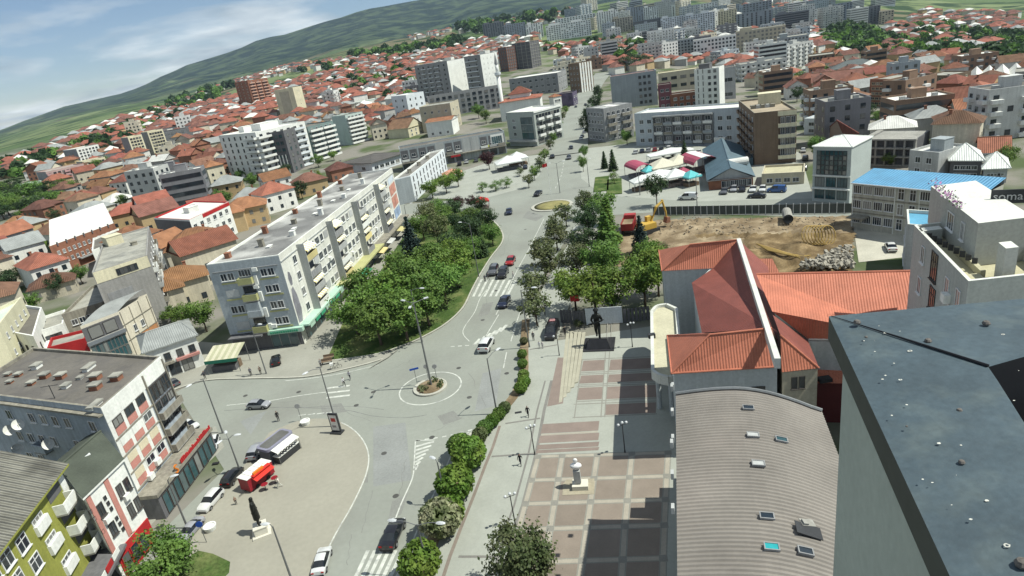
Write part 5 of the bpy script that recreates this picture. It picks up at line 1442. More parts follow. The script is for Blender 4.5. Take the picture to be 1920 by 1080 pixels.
mb = MB();mb.lathe([(1.0,H * .655),(1.7,H * .685),(1.75,H * .72),(1.6,H * .72)],14);mb.build('gallery',ICE,mi)
mb = MB();mb.lathe([(.85,H * .7),(.82,H * .84)],14);mb.build('upper_shaft',WHITE,mi,True)
mb = MB();mb.lathe([(1.05,H * .838),(.1,H * .985),(.05,H)],14);mb.build('cap',MID,mi)
# hotel: two stepped volumes
for k,(A,B,C,base,lab) in enumerate((((777,126),(838,114),(878,106),(850,186),'eight-storey hotel wing with grey balcony front and blank white end wall'),((872,108),(902,102),(933,95),(912,182),'slimmer white hotel wing with small square windows, next to minaret'))):
	b = mk('hotel_wing',lab,A,B,C,base,wall=MID,roof=ROOF_L,rows=8,specs=(),rim=GREY)
	L0,L1 = b.length(0),b.length(1)
	b.fbox(1,0,L1,0,b.h - .3,.08,WHITE,'sunlit_white_facing')  # grey walls and white sides put shade and sunlight into the colour
	if k == 0:
		b.grid(1,8,2,.8,1.0,b.z0,b.st,L1 * .62,.5,fr=FR_D);b.grid(0,8,6,1.3,1.3,b.z0,b.st,fr=FR_D);bals(b,0,8,((.2,.32),(.4,.52),(.6,.72)),.3,b.st,1.0,ICE,.5)
	else:
		b.grid(1,8,4,.8,1.0,b.z0,b.st,fr=FR_D);bals(b,0,8,((.1,.8),),.3,b.st,1.0,ICE,.6);b.grid(0,8,2,1.4,1.3,b.z0,b.st,fr=FR_D)
	b.top(ROOF_W,.7,.6,6,5,2.5,name='penthouse')
b = mk('grey_front_block','dull grey four-storey block with dark windows standing in front of the hotel',(800,182),(938,153),None,(808,222),depth=9,wall=MID,rows=4,specs=((0,12),),ww=2.2,wh=1.6,fr=DARKM)
b = mk('flat_roof_row','grey row building with pale roof edge beside hotel, left of boulevard',(948,146),(1040,136),(1056,129),(1049,173),wall=MID,roof=ROOF_W,rows=3,specs=((0,8),(1,4)),ww=2.0,wh=1.6,fr=FR_W)
b = mk('striped_boulevard_house','white and brown striped house at the far end of boulevard',(1058,122),(1078,118),(1102,114),(1091,174),wall=BROWN,rows=5,specs=((0,3),),ww=1.2,wh=1.4)
for k in range(5): b.fbox(1,b.length(1) * (.02 + .2 * k),b.length(1) * (.13 + .2 * k),0,b.h - .2,.2,WHITE,'white_pier')
b.grid(1,5,5,1.2,1.4,b.z0,b.st)
mk('purple_shop','dark violet shop house with hoarding beside boulevard',(1045,174),(1073,173),(1080,168),(1076,199),wall=mat('violet_hoarding',(.09,.075,.12),var=.4,scale=.5),rows=2,specs=((1,2),))
for nm,lab,A,B,C,base,M_ in (('brick_shell_tower','unfinished brick tower shell with open floors behind minaret',(932,91),(947,88),(961,82),(955,134),BRICK),('concrete_shell_tower','unfinished dark concrete tower frame beside brick shell',(963,81),(996,77),(1013,74),(999,128),CONCR)):
	b = mk(nm,lab,A,B,C,base,wall=DARKW,roof=CONCR,rows=8,specs=())
	for e in (0,1):
		L = b.length(e)
		for r in range(9): b.fbox(e,-.2,L + .2,r * b.h / 8.1,r * b.h / 8.1 + .35,.35,M_,'floor_slab')
		for k in range(5): b.fbox(e,L * k / 4 - .25,L * k / 4 + .25,0,b.h,.3,M_,'column')
mk('beige_flat_house','beige flat roofed house with dark roof windows left of the long grey building',(789,203),(846,193),(862,187),(852,243),wall=SAND_,roof=ROOF_L,rows=3,specs=((0,4),(1,2)))
mk('orange_shed_house','low house with bright orange roof below the beige flat roofed house',(800,232),(848,224),(860,220),(851,252),wall=WHITE,rows=1,specs=((0,3),),pitched=dict(M=TILE,rise=1.2,oh=.4,kind='gable',ridge=0,gable_mat=WHITE))
b = mk('yellow_gable_house','yellow gabled house with dark red roof in front of the hotel',(726,234),(764,240),(787,222),(768,258),wall=CREAM,rows=2,specs=((1,3),),pitched=dict(M=TILE_D,rise=4.5,oh=.4,kind='gable',ridge=0,gable_mat=CREAM))
mk('white_arch_house','white house with arched windows and orange hip roof by pale green block',(683,214),(701,218),(713,209),(702,238),wall=WHITE,rows=2,specs=((0,3),(1,3)),pitched=dict(M=TILE,rise=2,oh=.4,kind='hip',ridge=0))
b = mk('white_depot','long white and green depot with shallow roof in the old quarter',(657,186),(690,190),(735,170),(692,204),wall=WHITE,roof=mat('grey_green_sheet',(.2,.25,.22),var=.1),rows=1,specs=((1,6),),ww=2.2)
mk('white_slab_house','white slab house with plum coloured doors right of the depot',(735,180),(763,178),(796,170),(768,215),wall=ICE,roof=ROOF_W,rows=3,specs=((0,2),(1,3)),fr=FR_D)
# far left blocks
for nm,lab,A,B,C,base,M_,rows_,sp in (
	('cream_slab_tower','cream slab tower with shaded grey end, nearer of the two at far left',(236,260),(247,257),(269,248),(256,304),CREAM,8,((1,4),)),
	('cream_slab_tower','cream slab tower with dark window strip, right one of the pair at far left',(271,251),(281,247),(306,238),(292,294),CREAM,8,((1,5),)),
	('charcoal_block','charcoal office block right of the cream slab towers',(306,246),(352,240),(357,236),(356,270),DARKW,4,((0,7),)),
	('white_window_block','white five-storey block with grid of dark square windows, far left',(130,289),(149,279),(184,267),(154,308),WHITE,5,((1,6),)),
	('cream_low_block','low cream block below the white window block',(151,300),(160,303),(196,291),(163,326),CREAM,3,((1,7),)),
	('pink_slab_block','pinkish panel slab block with balconies at left edge of town',(76,325),(90,322),(150,303),(101,360),mat('dusty_pink_panel',(.40,.29,.27),var=.1),6,((1,8),)),
	('grey_green_slab','grey-green low slab beside the trees at left edge',(45,345),(62,343),(78,334),(68,367),MINT,4,((0,3),(1,3)))):
	b = mk(nm,lab,A,B,C,base,wall=M_,roof=ROOF_L,rows=rows_,specs=sp,ww=1.5,wh=1.4,fr=FR_D)
	if 'pink' in nm: bals(b,1,6,((.0,.12),(.45,.6),(.8,.98)),.3,b.st,1.0,mat('dull_pink',(.42,.25,.25),var=.1))
	b.fbox(0,0,b.length(0),0,b.h - .4,.06,MID,'grey_facing')  # grey sheet puts shade into the colour of the camera-facing ends

# ------------------------------------------------------------------ right of the boulevard
b = mk('pale_panel_block','pale grey panel block with column of dark windows, right of boulevard',(1144,144),(1227,141),None,(1149,205),depth=12,wall=GREYB,roof=mat('rust_roof',(.22,.13,.11),var=.2),rows=5,specs=())
for r in range(5):
	for f in (.64,.74,.84): b.win(0,b.length(0) * f,b.z0 + r * b.st,1.4,1.4,fr=FR_D)
b.top(WHITE,.8,.3,1.2,1.2,1.4,name='roof_tank')
b = mk('sheet_roof_block','grey three-storey block under pale sheet roof at the boulevard corner',(1135,204),(1188,199),(1127,172),(1137,267),'D',wall=MID,roof=ROOF_W,rows=4,specs=((0,5),(3,5)),ww=1.4,wh=1.4)
bals(b,0,3,((.1,.4),(.6,.95)),b.st,b.st,.9,CONCB)
for k in range(6): b.top((GREY,ROOF_W,MID)[k % 3],.2 + .3 * (k % 3),.2 + .35 * (k // 3),4,3.5,.5,name='roof_panel')
P,zb,h = place((1189,213),(1386,201),None,(1195,274),depth=11)
b = Bld('blue_grey_loggia_block','long pale blue-grey block with dark loggias facing the market',P,zb,h);b.walls(mat('pale_blue_grey',(.36,.40,.42),var=.07,streak=.1),.5,ROOF_W);L = b.length(0)
for r in range(3):
	z = h * (.06 + .28 * r)
	for f in (.07,.15,.83,.91): b.win(0,L * f,z + h * .05,1.6,1.4,near=False)
	for k in range(6):
		f0 = .2 + .095 * k;b.fbox(0,L * f0,L * (f0 + .085),z + h * .02,z + h * .24,.02,DARKW,'loggia_shade_panel');b.win(0,L * (f0 + .045),z + h * .08,1.8,1.4,fr=FR_W);b.balcony(0,L * f0,L * (f0 + .085),z,.5,(GREYB,WHITE,CONCB)[(k + r) % 3],.8)  # loggia shade put in as flat dark panels
	for k in range(7): b.fbox(0,L * (.195 + .095 * k),L * (.195 + .095 * k) + .2,.2,h * .9,.6,GREY,'side_wall')
b.fbox(0,L * .19,L * .77,h * .86,h * .9,.9,GREY,'hood');b.fbox(0,L * .78,L * .88,.2,h * .2,.9,WHITE,'kiosk_front')
b = mk('white_slit_tower','white slim tower with square dark windows and slate cap above the market',(1303,130),(1347,126),(1352,118),(1350,204),wall=WHITE,rows=6,specs=(),roof=ROOF_W)
b.grid(0,6,2,1.3,1.3,b.z0 + 2,b.st * .93,b.length(0) * .5,.6,fr=FR_D);b.grid(0,6,2,.35,1.9,b.z0 + 2,b.st * .93,.6,b.length(0) * .55,fr=FR_D,sill=False);b.top(DARKW,.35,.5,5,5,2.4,name='stair_head')
mk('grey_side_block','grey box block with one wide window right of white slim tower',(1347,128),(1375,126),None,(1350,186),depth=12,wall=GREY,rows=2,specs=((0,1),),ww=5,wh=2)
mk('taupe_office','taupe flat office behind the panel block with pale roof terrace',(1230,138),(1302,130),None,(1236,170),depth=14,wall=SAND_,roof=CRM,rows=2,specs=((0,4),),ww=3.5,wh=1.8,fr=FR_D)
mk('red_brick_shop','low red brick shop squeezed between pale panel block and white slim tower',(1254,178),(1306,176),None,(1258,205),depth=9,wall=BRICK,rows=2,specs=((0,4),),ww=1.6,wh=1.4)
mk('plum_house','plum coloured narrow house beside the red brick shop',(1232,160),(1256,158),None,(1236,206),depth=9,wall=mat('plum',(.17,.07,.08),var=.15),rows=3,specs=((0,2),),ww=1.6)
# brown apartment house
P,zb,h = place((1414,212),(1494,204),(1385,188),(1421,310),'D')
b = Bld('brown_apartment_house','brown five-storey apartment house with blank end wall and loggia stack',P,zb,h);b.walls(BROWN,.5,mat('tan_roof',(.30,.25,.18),var=.2),CONCB);L = b.length(0);L3 = b.length(3)
b.fbox(0,L * .56,L,h * .9,h - .2,.15,CREAM,'cream_fascia')
for r in range(4):
	z = h * (.12 + .2 * r);b.fbox(0,L * .58,L * .98,z + .3,z + h * .16,.03,mat('loggia_shadow_brown',(.10,.07,.05),var=.2),'loggia_shade_panel');b.balcony(0,L * .57,L * .99,z - .3,.9,CREAM,.9)  # shade of the loggias as a flat dark brown panel
	for f in (.68,.8,.92): b.win(0,L * f,z + .5,1.0,1.7,sill=False,out=.04)
for r in range(5):
	for k in range(5): b.win(3,L3 * (.1 + .2 * k),h * (.06 + .18 * r),1.5,1.5,fr=FR_W);b.balcony(3,L3 * (.02 + .2 * k),L3 * (.15 + .2 * k),h * (.03 + .18 * r),.8,BROWN,.8)
b.top(CREAM,.65,.6,6,4,3.2,name='stair_head')
for k in range(5): b.top((CONCB,GREY)[k % 2],.15 + .12 * k,.4,1.4,1.0,.8,name='chimney')
mk('taupe_low_block','low taupe building with flat roof in front of brown apartment house',(1428,326),(1508,322),None,(1430,348),depth=9,wall=SAND_,roof=CRM,rows=1,specs=((0,4),),ww=1.4)
P,zb,h = place((1329,338),(1412,330),(1320,280),(1331,357),'D')
b = Bld('blue_warehouse','market warehouse with steel blue and grey pitched roof and brick front',P,zb,h);b.walls(BRICK);b.pitched(wavemat('steel_blue_sheet',(.075,.125,.155),.5,rough=.5,depth=.5),2.6,.5,'gable',1,gable_mat=GREY)
b.grid(0,1,7,1.2,1.6,.4,3,b.length(0) * .3,.5,fr=FR_W)
mb = MB();mb.tube([(-2.6,0,1.0),(2.6,0,1.0)],1.0,14);link('water_tank',mb.mesh('water_tank',ROOF_W),b.root,Matrix.Translation(b.loc(b.P[0].lerp(b.P[1],.72) + (b.P[3] - b.P[0]) * .25,h + .6)))
mk('teal_sheet_shed','small dark teal shed beside the brown apartment house',(1384,300),(1412,296),(1380,285),(1386,314),'D',wall=mat('teal_sheet',(.05,.09,.11),var=.2),rows=1,specs=())
# glass building
P,zb,h = place((1525,274),(1597,275),None,(1527,377),depth=10)
b = Bld('teal_glass_office','pale office with large teal glass curtain wall and white hip roof',P,zb,h);b.walls(mat('mist_render',(.38,.42,.40),var=.07));b.pitched(SHEETW,1.3,.2,'hip',0);L = b.length(0)
for r in range(5):
	for k in range(7): b.win(0,L * (.1 + .114 * (k + .5)),h * (.5 + .086 * r),L * .108,h * .082,gl=GLASS_B,fr=DARKM,mull=0,sill=False)
for r,z in ((0,.28),(1,.06)):
	for k in range(3): b.win(0,L * (.2 + .3 * k),h * z,L * .26,h * .17,gl=GLASS_B,fr=DARKM,mull=2,sill=False)
b.fbox(0,0,L,h * .47,h * .49,.2,WHITE,'string_course');b.fbox(0,0,L,h * .24,h * .26,.5,WHITE,'ledge');b.grid(3,4,2,1.4,1.6,1,h / 4.4)
# unfinished frame
P,zb,h = place((1628,261),(1718,261),None,(1632,309),depth=10)
b = Bld('unfinished_concrete_frame','unfinished three-storey concrete frame with open floors',P,zb,h);b.walls(DARKW,0,CONCR);L = b.length(0)
for e in (0,3):
	L = b.length(e)
	for r in range(4): b.fbox(e,-.3,L + .3,r * h / 3.05,r * h / 3.05 + .35,1.2,CONCR,'floor_slab')
	for k in range(6): b.fbox(e,L * k / 5 - .2,L * k / 5 + .2,0,h,1.0,CONCR,'column')
mk('brown_gable_house','brown gabled house with red tile roof behind teal glass office',(1592,262),(1626,285),(1556,238),(1602,300),'D',wall=mat('taupe_render',(.25,.21,.18),var=.1),rows=2,specs=((0,3),),ww=.9,pitched=dict(M=TILE,rise=3,oh=.4,kind='gable',ridge=1,gable_mat=mat('taupe_render',(0,0,0))))
b = mk('grey_box_house','plain grey box house with shaded dark flank, between concrete frame and white roofs',(1706,281),(1761,286),None,(1708,330),depth=9,wall=GREY,roof=ROOF_W,rows=2,specs=((0,2),));b.top(GREYB,.6,.5,3,3,2.5,name='stair_head')
mk('white_hip_house','dark walled house under white hip roof right of grey box house',(1783,300),(1842,300),(1778,284),(1786,336),'D',wall=DARKW,rows=2,specs=((0,4),),ww=1.2,pitched=dict(M=SHEETW,rise=2.6,oh=.5,kind='hip',ridge=0))
mk('white_hip_house','small house under white hip roof above the soma sign',(1846,316),(1890,314),(1843,300),(1849,344),'D',wall=GREY,rows=2,specs=((0,4),),ww=1.2,pitched=dict(M=SHEETW,rise=2.4,oh=.5,kind='hip',ridge=0))
mk('orange_roof_house','house with broad orange roof behind the two white hip roofs',(1836,287),(1894,285),(1832,272),(1838,312),'D',wall=ICE,rows=1,specs=((0,3),),pitched=dict(M=TILE,rise=2.6,oh=.4,kind='gable',ridge=0,gable_mat=ICE))
mk('white_cube_house','white cube house with wide window beside brown apartment house',(1508,222),(1574,222),None,(1512,252),depth=10,wall=ICE,roof=GREY,rows=2,specs=((0,3),),ww=1.8)
b = mk('brick_balcony_block','five-storey brick block with white window bands in the right-hand quarter',(1687,148),(1733,144),(1632,139),(1690,201),'D',wall=BRICK,roof=ROOF_L,rows=5,specs=((0,4),(3,7)),ww=1.5,fr=CREAM);bals(b,0,2,((.05,.95),),.5,b.st,.8,ICE)
mk('brick_flat_block','brown brick flat roofed block next to white tent roof',(1775,141),(1809,140),(1735,128),(1777,168),'D',wall=BROWN,roof=ROOF_L,rows=3,specs=((0,3),(3,5)),fr=CREAM)
P,zb,h = place((1812,152),(1893,158),None,(1815,166),depth=22)
b = Bld('white_tent_hall','white sports hall with folded tent roof at right',P,zb,h);b.walls(WHITE);mb = MB();a,q,c,d = b.P
for k in range(4):
	for s0,s1,z0_,z1_ in ((0,.5,0,2.6),(.5,1,2.6,0)):
		t0,t1 = (k + s0) / 4,(k + s1) / 4;mb.face([b.loc(a.lerp(q,t0),h + z0_),b.loc(a.lerp(q,t1),h + z1_),b.loc(d.lerp(c,t1),h + z1_ + 1),b.loc(d.lerp(c,t0),h + z0_ + 1)])
mb.build('roof',ROOF_W,b.root)
mk('mint_depot','pale mint flat depot below the white tent roof',(1783,166),(1834,170),None,(1786,180),depth=14,wall=MINT,roof=mat('mint_roof',(0,0,0)),rows=1,specs=((0,5),))
mk('long_tile_house','long taupe house with red ridge roof below the distant street',(1518,156),(1600,158),None,(1522,172),depth=14,wall=SAND_,rows=1,specs=((0,8),),pitched=dict(M=TILE_D,rise=4,oh=.5,kind='gable',ridge=0,gable_mat=SAND_))
mk('orange_villa','orange hip roofed villa with two storeys near the brick balcony block',(1524,182),(1596,184),None,(1528,207),depth=12,wall=BROWN,rows=2,specs=((0,6),),pitched=dict(M=TILE,rise=3.2,oh=.6,kind='hip',ridge=0))
mk('grey_hip_block','broad house under dark grey hip roof, upper right quarter',(1556,131),(1630,133),None,(1560,143),depth=16,wall=SAND_,rows=1,specs=((0,5),),pitched=dict(M=mat('dark_hip_roof',(.10,.115,.115),var=.15),rise=4,oh=.5,kind='hip',ridge=0))
mk('raw_concrete_block','raw concrete block cut by the right picture edge',(1896,135),(1960,138),None,(1899,168),depth=14,wall=CONCR,roof=ROOF_L,rows=3,specs=((0,4),),ww=2)
mk('dark_concrete_block','dark concrete house with red door under the raw block, at right edge',(1868,172),(1950,175),None,(1871,205),depth=14,wall=MID,roof=ROOF_L,rows=3,specs=((0,5),),ww=1.6)

# ------------------------------------------------------------------ distant high-rises
def tower_block(label,A,B,base,depth,wall,rows,cols,sides=(0,1),style='grid',roof=None,tops=0,name='distant_tower'):
	P,zb,h = place(A,B,None,base,depth=depth)
	b = Bld(name,label,P,zb,h,'tower block','distant apartment towers');b.walls(wall,.6,roof or ROOF_L,lo=-25)
	mb = MB();rs = random.Random(int(A[0]));st = (h - 1) / rows
	for e in sides:
		L = b.length(e);nc = cols if e in (0,2) else max(2,int(cols * L / max(1,b.length(0))))
		for r in range(rows):
			if style == 'bands': mb.box(.4,-.15,.9 + r * st,L - .4,0,.9 + r * st + st * .5,0,b.frame(e))
			else:
				for k in range(nc):
					if rs.random() < .1: continue
					w = L / nc * (.55 if style == 'grid' else .35);u = L * (k + .5) / nc
					mb.box(u - w / 2,-.12,.9 + r * st,u + w / 2,0,.9 + r * st + st * (.55 if style == 'grid' else .8),0,b.frame(e))
	o_ = mb.build('window_rows',[GLASS],b.root);o_['kind'] = 'stuff'
	for k in range(tops): b.top(wall,.2 + .5 * (k % 2),.4,b.length(0) * .25,depth * .4,3.0,name='lift_house')
	return b
SLT = mat('slate_blue_cladding',(.24,.27,.31),var=.1);PALE = mat('pale_cladding',(.66,.68,.66),var=.07);BEI = mat('beige_cladding',(.42,.38,.30),var=.08);DK = mat('dark_cladding',(.14,.15,.17),var=.1)
T = [
 ('pair of dark towers at the left end of distant row',(904,46),(944,43),(908,72),40,DK,10,9,'grid',2),
 ('slate blue tower right of the dark pair in distant row',(946,47),(985,43),(949,74),30,SLT,9,9,'grid',1),
 ('slim white tower with blue side in distant row',(985,46),(1016,43),(989,73),30,PALE,9,7,'vert',1),
 ('wide white apartment slab in middle of distant row',(1022,49),(1105,40),(1026,78),30,PALE,8,18,'grid',2),
 ('white stepped slab rising behind the wide white one',(1040,36),(1115,31),(1043,62),30,PALE,8,14,'grid',0),
 ('tall white tower with flat crown, distant row',(1118,24),(1158,21),(1121,62),30,mat('bright_cladding',(.72,.73,.69),var=.06),12,9,'vert',2),
 ('beige tower in front of the tall white one',(1146,36),(1184,34),(1149,63),26,BEI,9,8,'grid',1),
 ('low dark glass block right of beige tower',(1186,41),(1237,39),(1189,63),30,DK,6,10,'bands',0),
 ('grey-blue tower behind the dark glass block',(1172,17),(1204,15),(1175,50),30,SLT,10,7,'vert',1),
 ('pale tower behind the dark glass block, right neighbour of grey-blue one',(1205,15),(1232,13),(1208,48),30,PALE,10,7,'vert',1),
 ('blue-white apartment tower with checker windows, left one',(1237,35),(1278,30),(1240,64),30,mat('ice_cladding',(.56,.60,.63),var=.07),9,10,'grid',1),
 ('blue-white apartment tower with checker windows, right one',(1280,30),(1335,27),(1283,66),30,mat('ice_cladding',(0,0,0)),10,13,'grid',2),
 ('cream tower with pale balconies standing apart',(1344,22),(1377,20),(1347,60),26,CREAM,12,7,'grid',1),
 ('grey windowless tower right of cream tower',(1378,28),(1440,26),(1381,62),30,SLT,8,8,'vert',0),
 ('dark tower with white balcony bands at the far street',(1450,28),(1507,26),(1453,66),30,DK,9,8,'bands',1),
 ('beige mid-rise with tan roof before the grey towers',(1378,60),(1462,56),(1381,104),30,SAND_,6,12,'grid',1),
 ('blue-grey mid-rise beside the far street',(1454,72),(1507,70),(1457,122),30,GREYB,7,9,'grid',1),
 ('white terraced flats with saw-tooth roofs',(1298,76),(1373,72),(1301,112),26,PALE,5,12,'grid',0),
 ('grey and white terraced flats left of saw-tooth roofs',(1238,80),(1296,76),(1241,109),26,GREYB,5,10,'grid',0),
 ('white far tower at top edge of picture',(1592,2),(1613,1),(1595,36),30,mat('bright_cladding',(0,0,0)),12,5,'bands',1),
 ('dark grey far tower at top edge of picture',(1614,14),(1642,14),(1617,44),30,DK,9,5,'grid',0),
 ('grey far block left of white far tower',(1560,8),(1590,7),(1563,38),30,SLT,9,6,'grid',0),
 ('tan far block right of dark grey far tower',(1644,22),(1668,23),(1647,46),26,BEI,6,5,'grid',0),
 ('small grey far block on the meadow edge',(1500,8),(1556,6),(1503,32),30,GREYB,6,9,'grid',0),
 ('brown mid-rise at lower end of far street',(1512,106),(1556,107),(1515,134),20,BROWN,4,7,'grid',0),
 ('white distant slab on the left of far tower group',(1240,12),(1290,8),(1243,34),30,PALE,7,9,'vert',1),
 ('pale distant slab behind cream tower',(1296,10),(1340,6),(1299,32),30,PALE,7,9,'grid',0),
 ('dim distant slab behind grey windowless tower',(1390,8),(1440,5),(1393,36),30,SLT,7,9,'grid',0)]
for lab,A,B,base,dep,M_,r_w,c_l,sty,tp in T:
	tower_block(lab,A,B,base,dep,M_,r_w,c_l,(0,1 if A[0] < 1250 else 3),sty,None,tp)
# ------------------------------------------------------------------ mid-rise blocks scattered through the town
NUMW = 'zero one two three four five six seven eight nine ten eleven twelve'.split()
TBM = [('white',mat('block_white',(.64,.65,.62),var=.08,streak=.1,rnd=.1)),('pale grey',mat('block_pale',(.47,.48,.46),var=.08,streak=.1,rnd=.12)),('blue-grey',mat('block_blue',(.33,.37,.40),var=.08,streak=.1,rnd=.12)),('cream',mat('block_cream',(.54,.50,.39),var=.1,streak=.1,rnd=.1)),('dark grey',mat('block_dark',(.19,.19,.20),var=.1,streak=.1)),('brown',mat('block_brown',(.24,.16,.11),var=.1,streak=.1))]
BLOCKS = []
def town_block(x,y,rz,w,d,fl,ci,style):
	c,s = math.cos(rz),math.sin(rz);z = th(x,y);h = fl * 2.9 + .9
	P = [Vector((x + u * c - v * s,y + u * s + v * c)) for u,v in ((-w / 2,-d / 2),(w / 2,-d / 2),(w / 2,d / 2),(-w / 2,d / 2))]
	b = Bld('town_block','',P,z,h,'building','mid-rise blocks of the town');b.walls(TBM[ci][1],.5,random.choice((ROOF_L,ROOF_G,ROOF_W)),lo=-12)
	mb = MB();rs = random.Random(int(x * 7 + y));bb = MB()
	for e in range(4):
		L = b.length(e);nc = max(2,int(L / 3.0))
		for r in range(fl):
			zz = .9 + r * 2.9
			for k in range(nc):
				u = L * (k + .5) / nc
				if style == 2: continue
				if rs.random() < .12: continue
				mb.box(u - .65,-.06,zz,u + .65,0,zz + 1.4,0,b.frame(e))
			if style == 2: mb.box(.5,-.06,zz,L - .5,0,zz + 1.5,0,b.frame(e))
			if style == 1 and e in (0,1,3):
				for k in range(0,nc,2): u = L * (k + .5) / nc;bb.box(u - 1.3,-1.1,zz - .6,u + 1.3,0,zz + .35,0,b.frame(e))
	wo = mb.build('window_rows',[GLASS],b.root);wo['kind'] = 'stuff'
	if bb.f: bo = bb.build('balcony_rows',[TBM[0][1] if ci else TBM[1][1]],b.root);bo['kind'] = 'stuff'
	b.top(TBM[ci][1],.5,.5,min(4,w * .3),min(4,d * .3),2.6,name='stair_head')
	for k in range(2): b.top(GREY,.2 + .55 * k,.3,1.4,1.0,.9,name='roof_unit')
	b.root['label'] = '%s %s-storey flat roofed block' % (TBM[ci][0],NUMW[fl]);BLOCKS.append(b.root)
rs = random.Random(14);random.seed(4)
def scatter(reg,count,floors,cols,size,ymax,tries=4000,rzs=(.0,1.3),gap=1.0):
	k = 0
	for _ in range(tries):
		xs = [p[0] for p in reg];ys_ = [p[1] for p in reg];px,py = rs.uniform(min(xs),max(xs)),rs.uniform(min(ys_),max(ys_))
		if not pip(px,py,reg): continue
		if pip(px,py,[(370,390),(370,290),(520,240),(740,225),(740,330),(560,370)]): continue
		g = gp(px,py)
		if g.y > ymax: continue
		w,d = rs.uniform(*size),rs.uniform(size[0] * .75,size[1] * .75)
		ok = True
		for q in OCC:
			qx = sum(p[0] for p in q) / len(q);qy = sum(p[1] for p in q) / len(q);qr = max(math.dist((qx,qy),p) for p in q)
			if math.dist((qx,qy),(g.x,g.y)) < (qr * .8 + max(w,d) * .6) * gap: ok = False;break
		if not ok or any(math.dist(p,(g.x,g.y)) < 16 + max(w,d) * .5 for p in cl): continue
		town_block(g.x,g.y,-.22 + rs.choice((0,.0,.5)) + rs.uniform(-.08,.08),w,d,rs.randint(*floors),rs.choice(cols),rs.choice((0,0,1,1,2)));k += 1
		if k >= count: break
	print('blocks',k)
scatter([(1090,60),(1230,40),(1500,30),(1520,60),(1512,128),(1420,160),(1385,120),(1250,128),(1140,122)],34,(4,7),(0,0,1,1,2,3,4),(16,30),1000)
scatter([(1020,30),(1230,2),(1560,-2),(1680,12),(1660,50),(1520,60),(1230,62),(1060,70)],40,(6,11),(0,0,1,1,2,3),(20,36),2000,gap=.8)
scatter([(1040,120),(1120,112),(1150,150),(1135,190),(1060,180)],8,(3,5),(0,1,3,5),(12,20),700)
scatter([(230,330),(250,250),(330,215),(560,145),(780,125),(780,210),(700,270),(600,320),(430,430),(330,440)],13,(3,5),(0,1,2,3,4),(11,16),700)
scatter([(1400,175),(1400,140),(1560,118),(1700,118),(1940,150),(1940,320),(1700,320),(1510,260)],9,(3,4),(1,2,5,5,4),(11,16),600)
# ------------------------------------------------------------------ tiled houses of the old quarters
HW = [mat('house_cream',(.50,.46,.36),var=.12,streak=.12,rnd=.15),mat('house_white',(.62,.62,.58),var=.1,streak=.1,rnd=.1),mat('house_grey',(.33,.33,.31),var=.12,streak=.12,rnd=.2),mat('house_brick',(.26,.125,.08),var=.2,rnd=.2),mat('house_ochre',(.42,.31,.17),var=.12,rnd=.15)]
WHITE_T = wavemat('white_roof_sheet',(.58,.58,.54),.4,rough=.7,depth=.3,rnd=.12)
HR = [TILE,TILE_D,SHEET,WHITE_T]
_HM = {}
def house_mesh(kind,w,d,h,wm,rm):
	k = (kind,w,d,h,wm,rm)
	if k in _HM: return _HM[k]
	wb,rb,gb = MB(),MB(),MB()
	mats_w = HW[wm];rise = {0: .30,1: .34,2: .30}[kind] * d;oh = .55
	def body(x0,y0,x1,y1,kind_,rise_):
		wb.box(x0,y0,-5,x1,y1,h)
		X0,X1,Y0,Y1 = x0 - oh,x1 + oh,y0 - oh,y1 + oh;ym = (Y0 + Y1) / 2;L = X1 - X0;D = Y1 - Y0
		ins_ = min(D / 2,L * .46) if kind_ != 1 else 0.0
		zt = h + rise_;zl = h - .12
		A,B,C,D_ = (X0,Y0,zl),(X1,Y0,zl),(X1,Y1,zl),(X0,Y1,zl);R0,R1 = (X0 + ins_,ym,zt),(X1 - ins_,ym,zt);s = math.hypot(D / 2,rise_)
		rb.face([A,B,R1,R0],0,[(0,0),(L,0),(L - ins_,s),(ins_,s)]);rb.face([C,D_,R0,R1],0,[(0,0),(L,0),(L - ins_,s),(ins_,s)])
		if ins_: rb.face([B,C,R1],0,[(0,0),(D,0),(D / 2,s)]);rb.face([D_,A,R0],0,[(0,0),(D,0),(D / 2,s)])
		else:
			for x in (x0,x1): wb.face([(x,y0,h),(x,y1,h),(x,ym,h + rise_ * .9)] if x == x1 else [(x,y1,h),(x,y0,h),(x,ym,h + rise_ * .9)])
		rb.face([D_,C,B,A],0)
	body(-w / 2,-d / 2,w / 2,d / 2,kind,rise)
	if kind == 2: body(-w / 2,-d * .95,-w / 2 + d * .62,-d * .2,0,rise * .75)
	st = 2.8;nf = max(1,int((h - .2) / st))
	for f in range(nf):
		for s in range(4):
			Ls = w if s % 2 == 0 else d;n_ = max(2,int(Ls / 2.8))
			for i in range(n_):
				u = -Ls / 2 + Ls * (i + .5) / n_;z = .9 + f * st
				if s == 0: gb.box(u - .5,-d / 2 - .05,z,u + .5,-d / 2,z + 1.25)
				elif s == 1: gb.box(w / 2,u - .5,z,w / 2 + .05,u + .5,z + 1.25)
				elif s == 3: gb.box(-w / 2 - .05,u - .5,z,-w / 2,u + .5,z + 1.25)
	cb = MB();cb.box(-.3,-.25,0,.3,.25,1.3);cb.box(-.38,-.33,1.3,.38,.33,1.42)
	r = (wb.mesh('wall',mats_w),rb.mesh('roof',HR[rm]),gb.mesh('window_rows',GLASS),cb.mesh('chimney',BRICK if wm != 3 else CONCR),(w * .18,d * .12,h + rise * .55))
	_HM[k] = r
	return r
HOUSES = [];HPOS = []
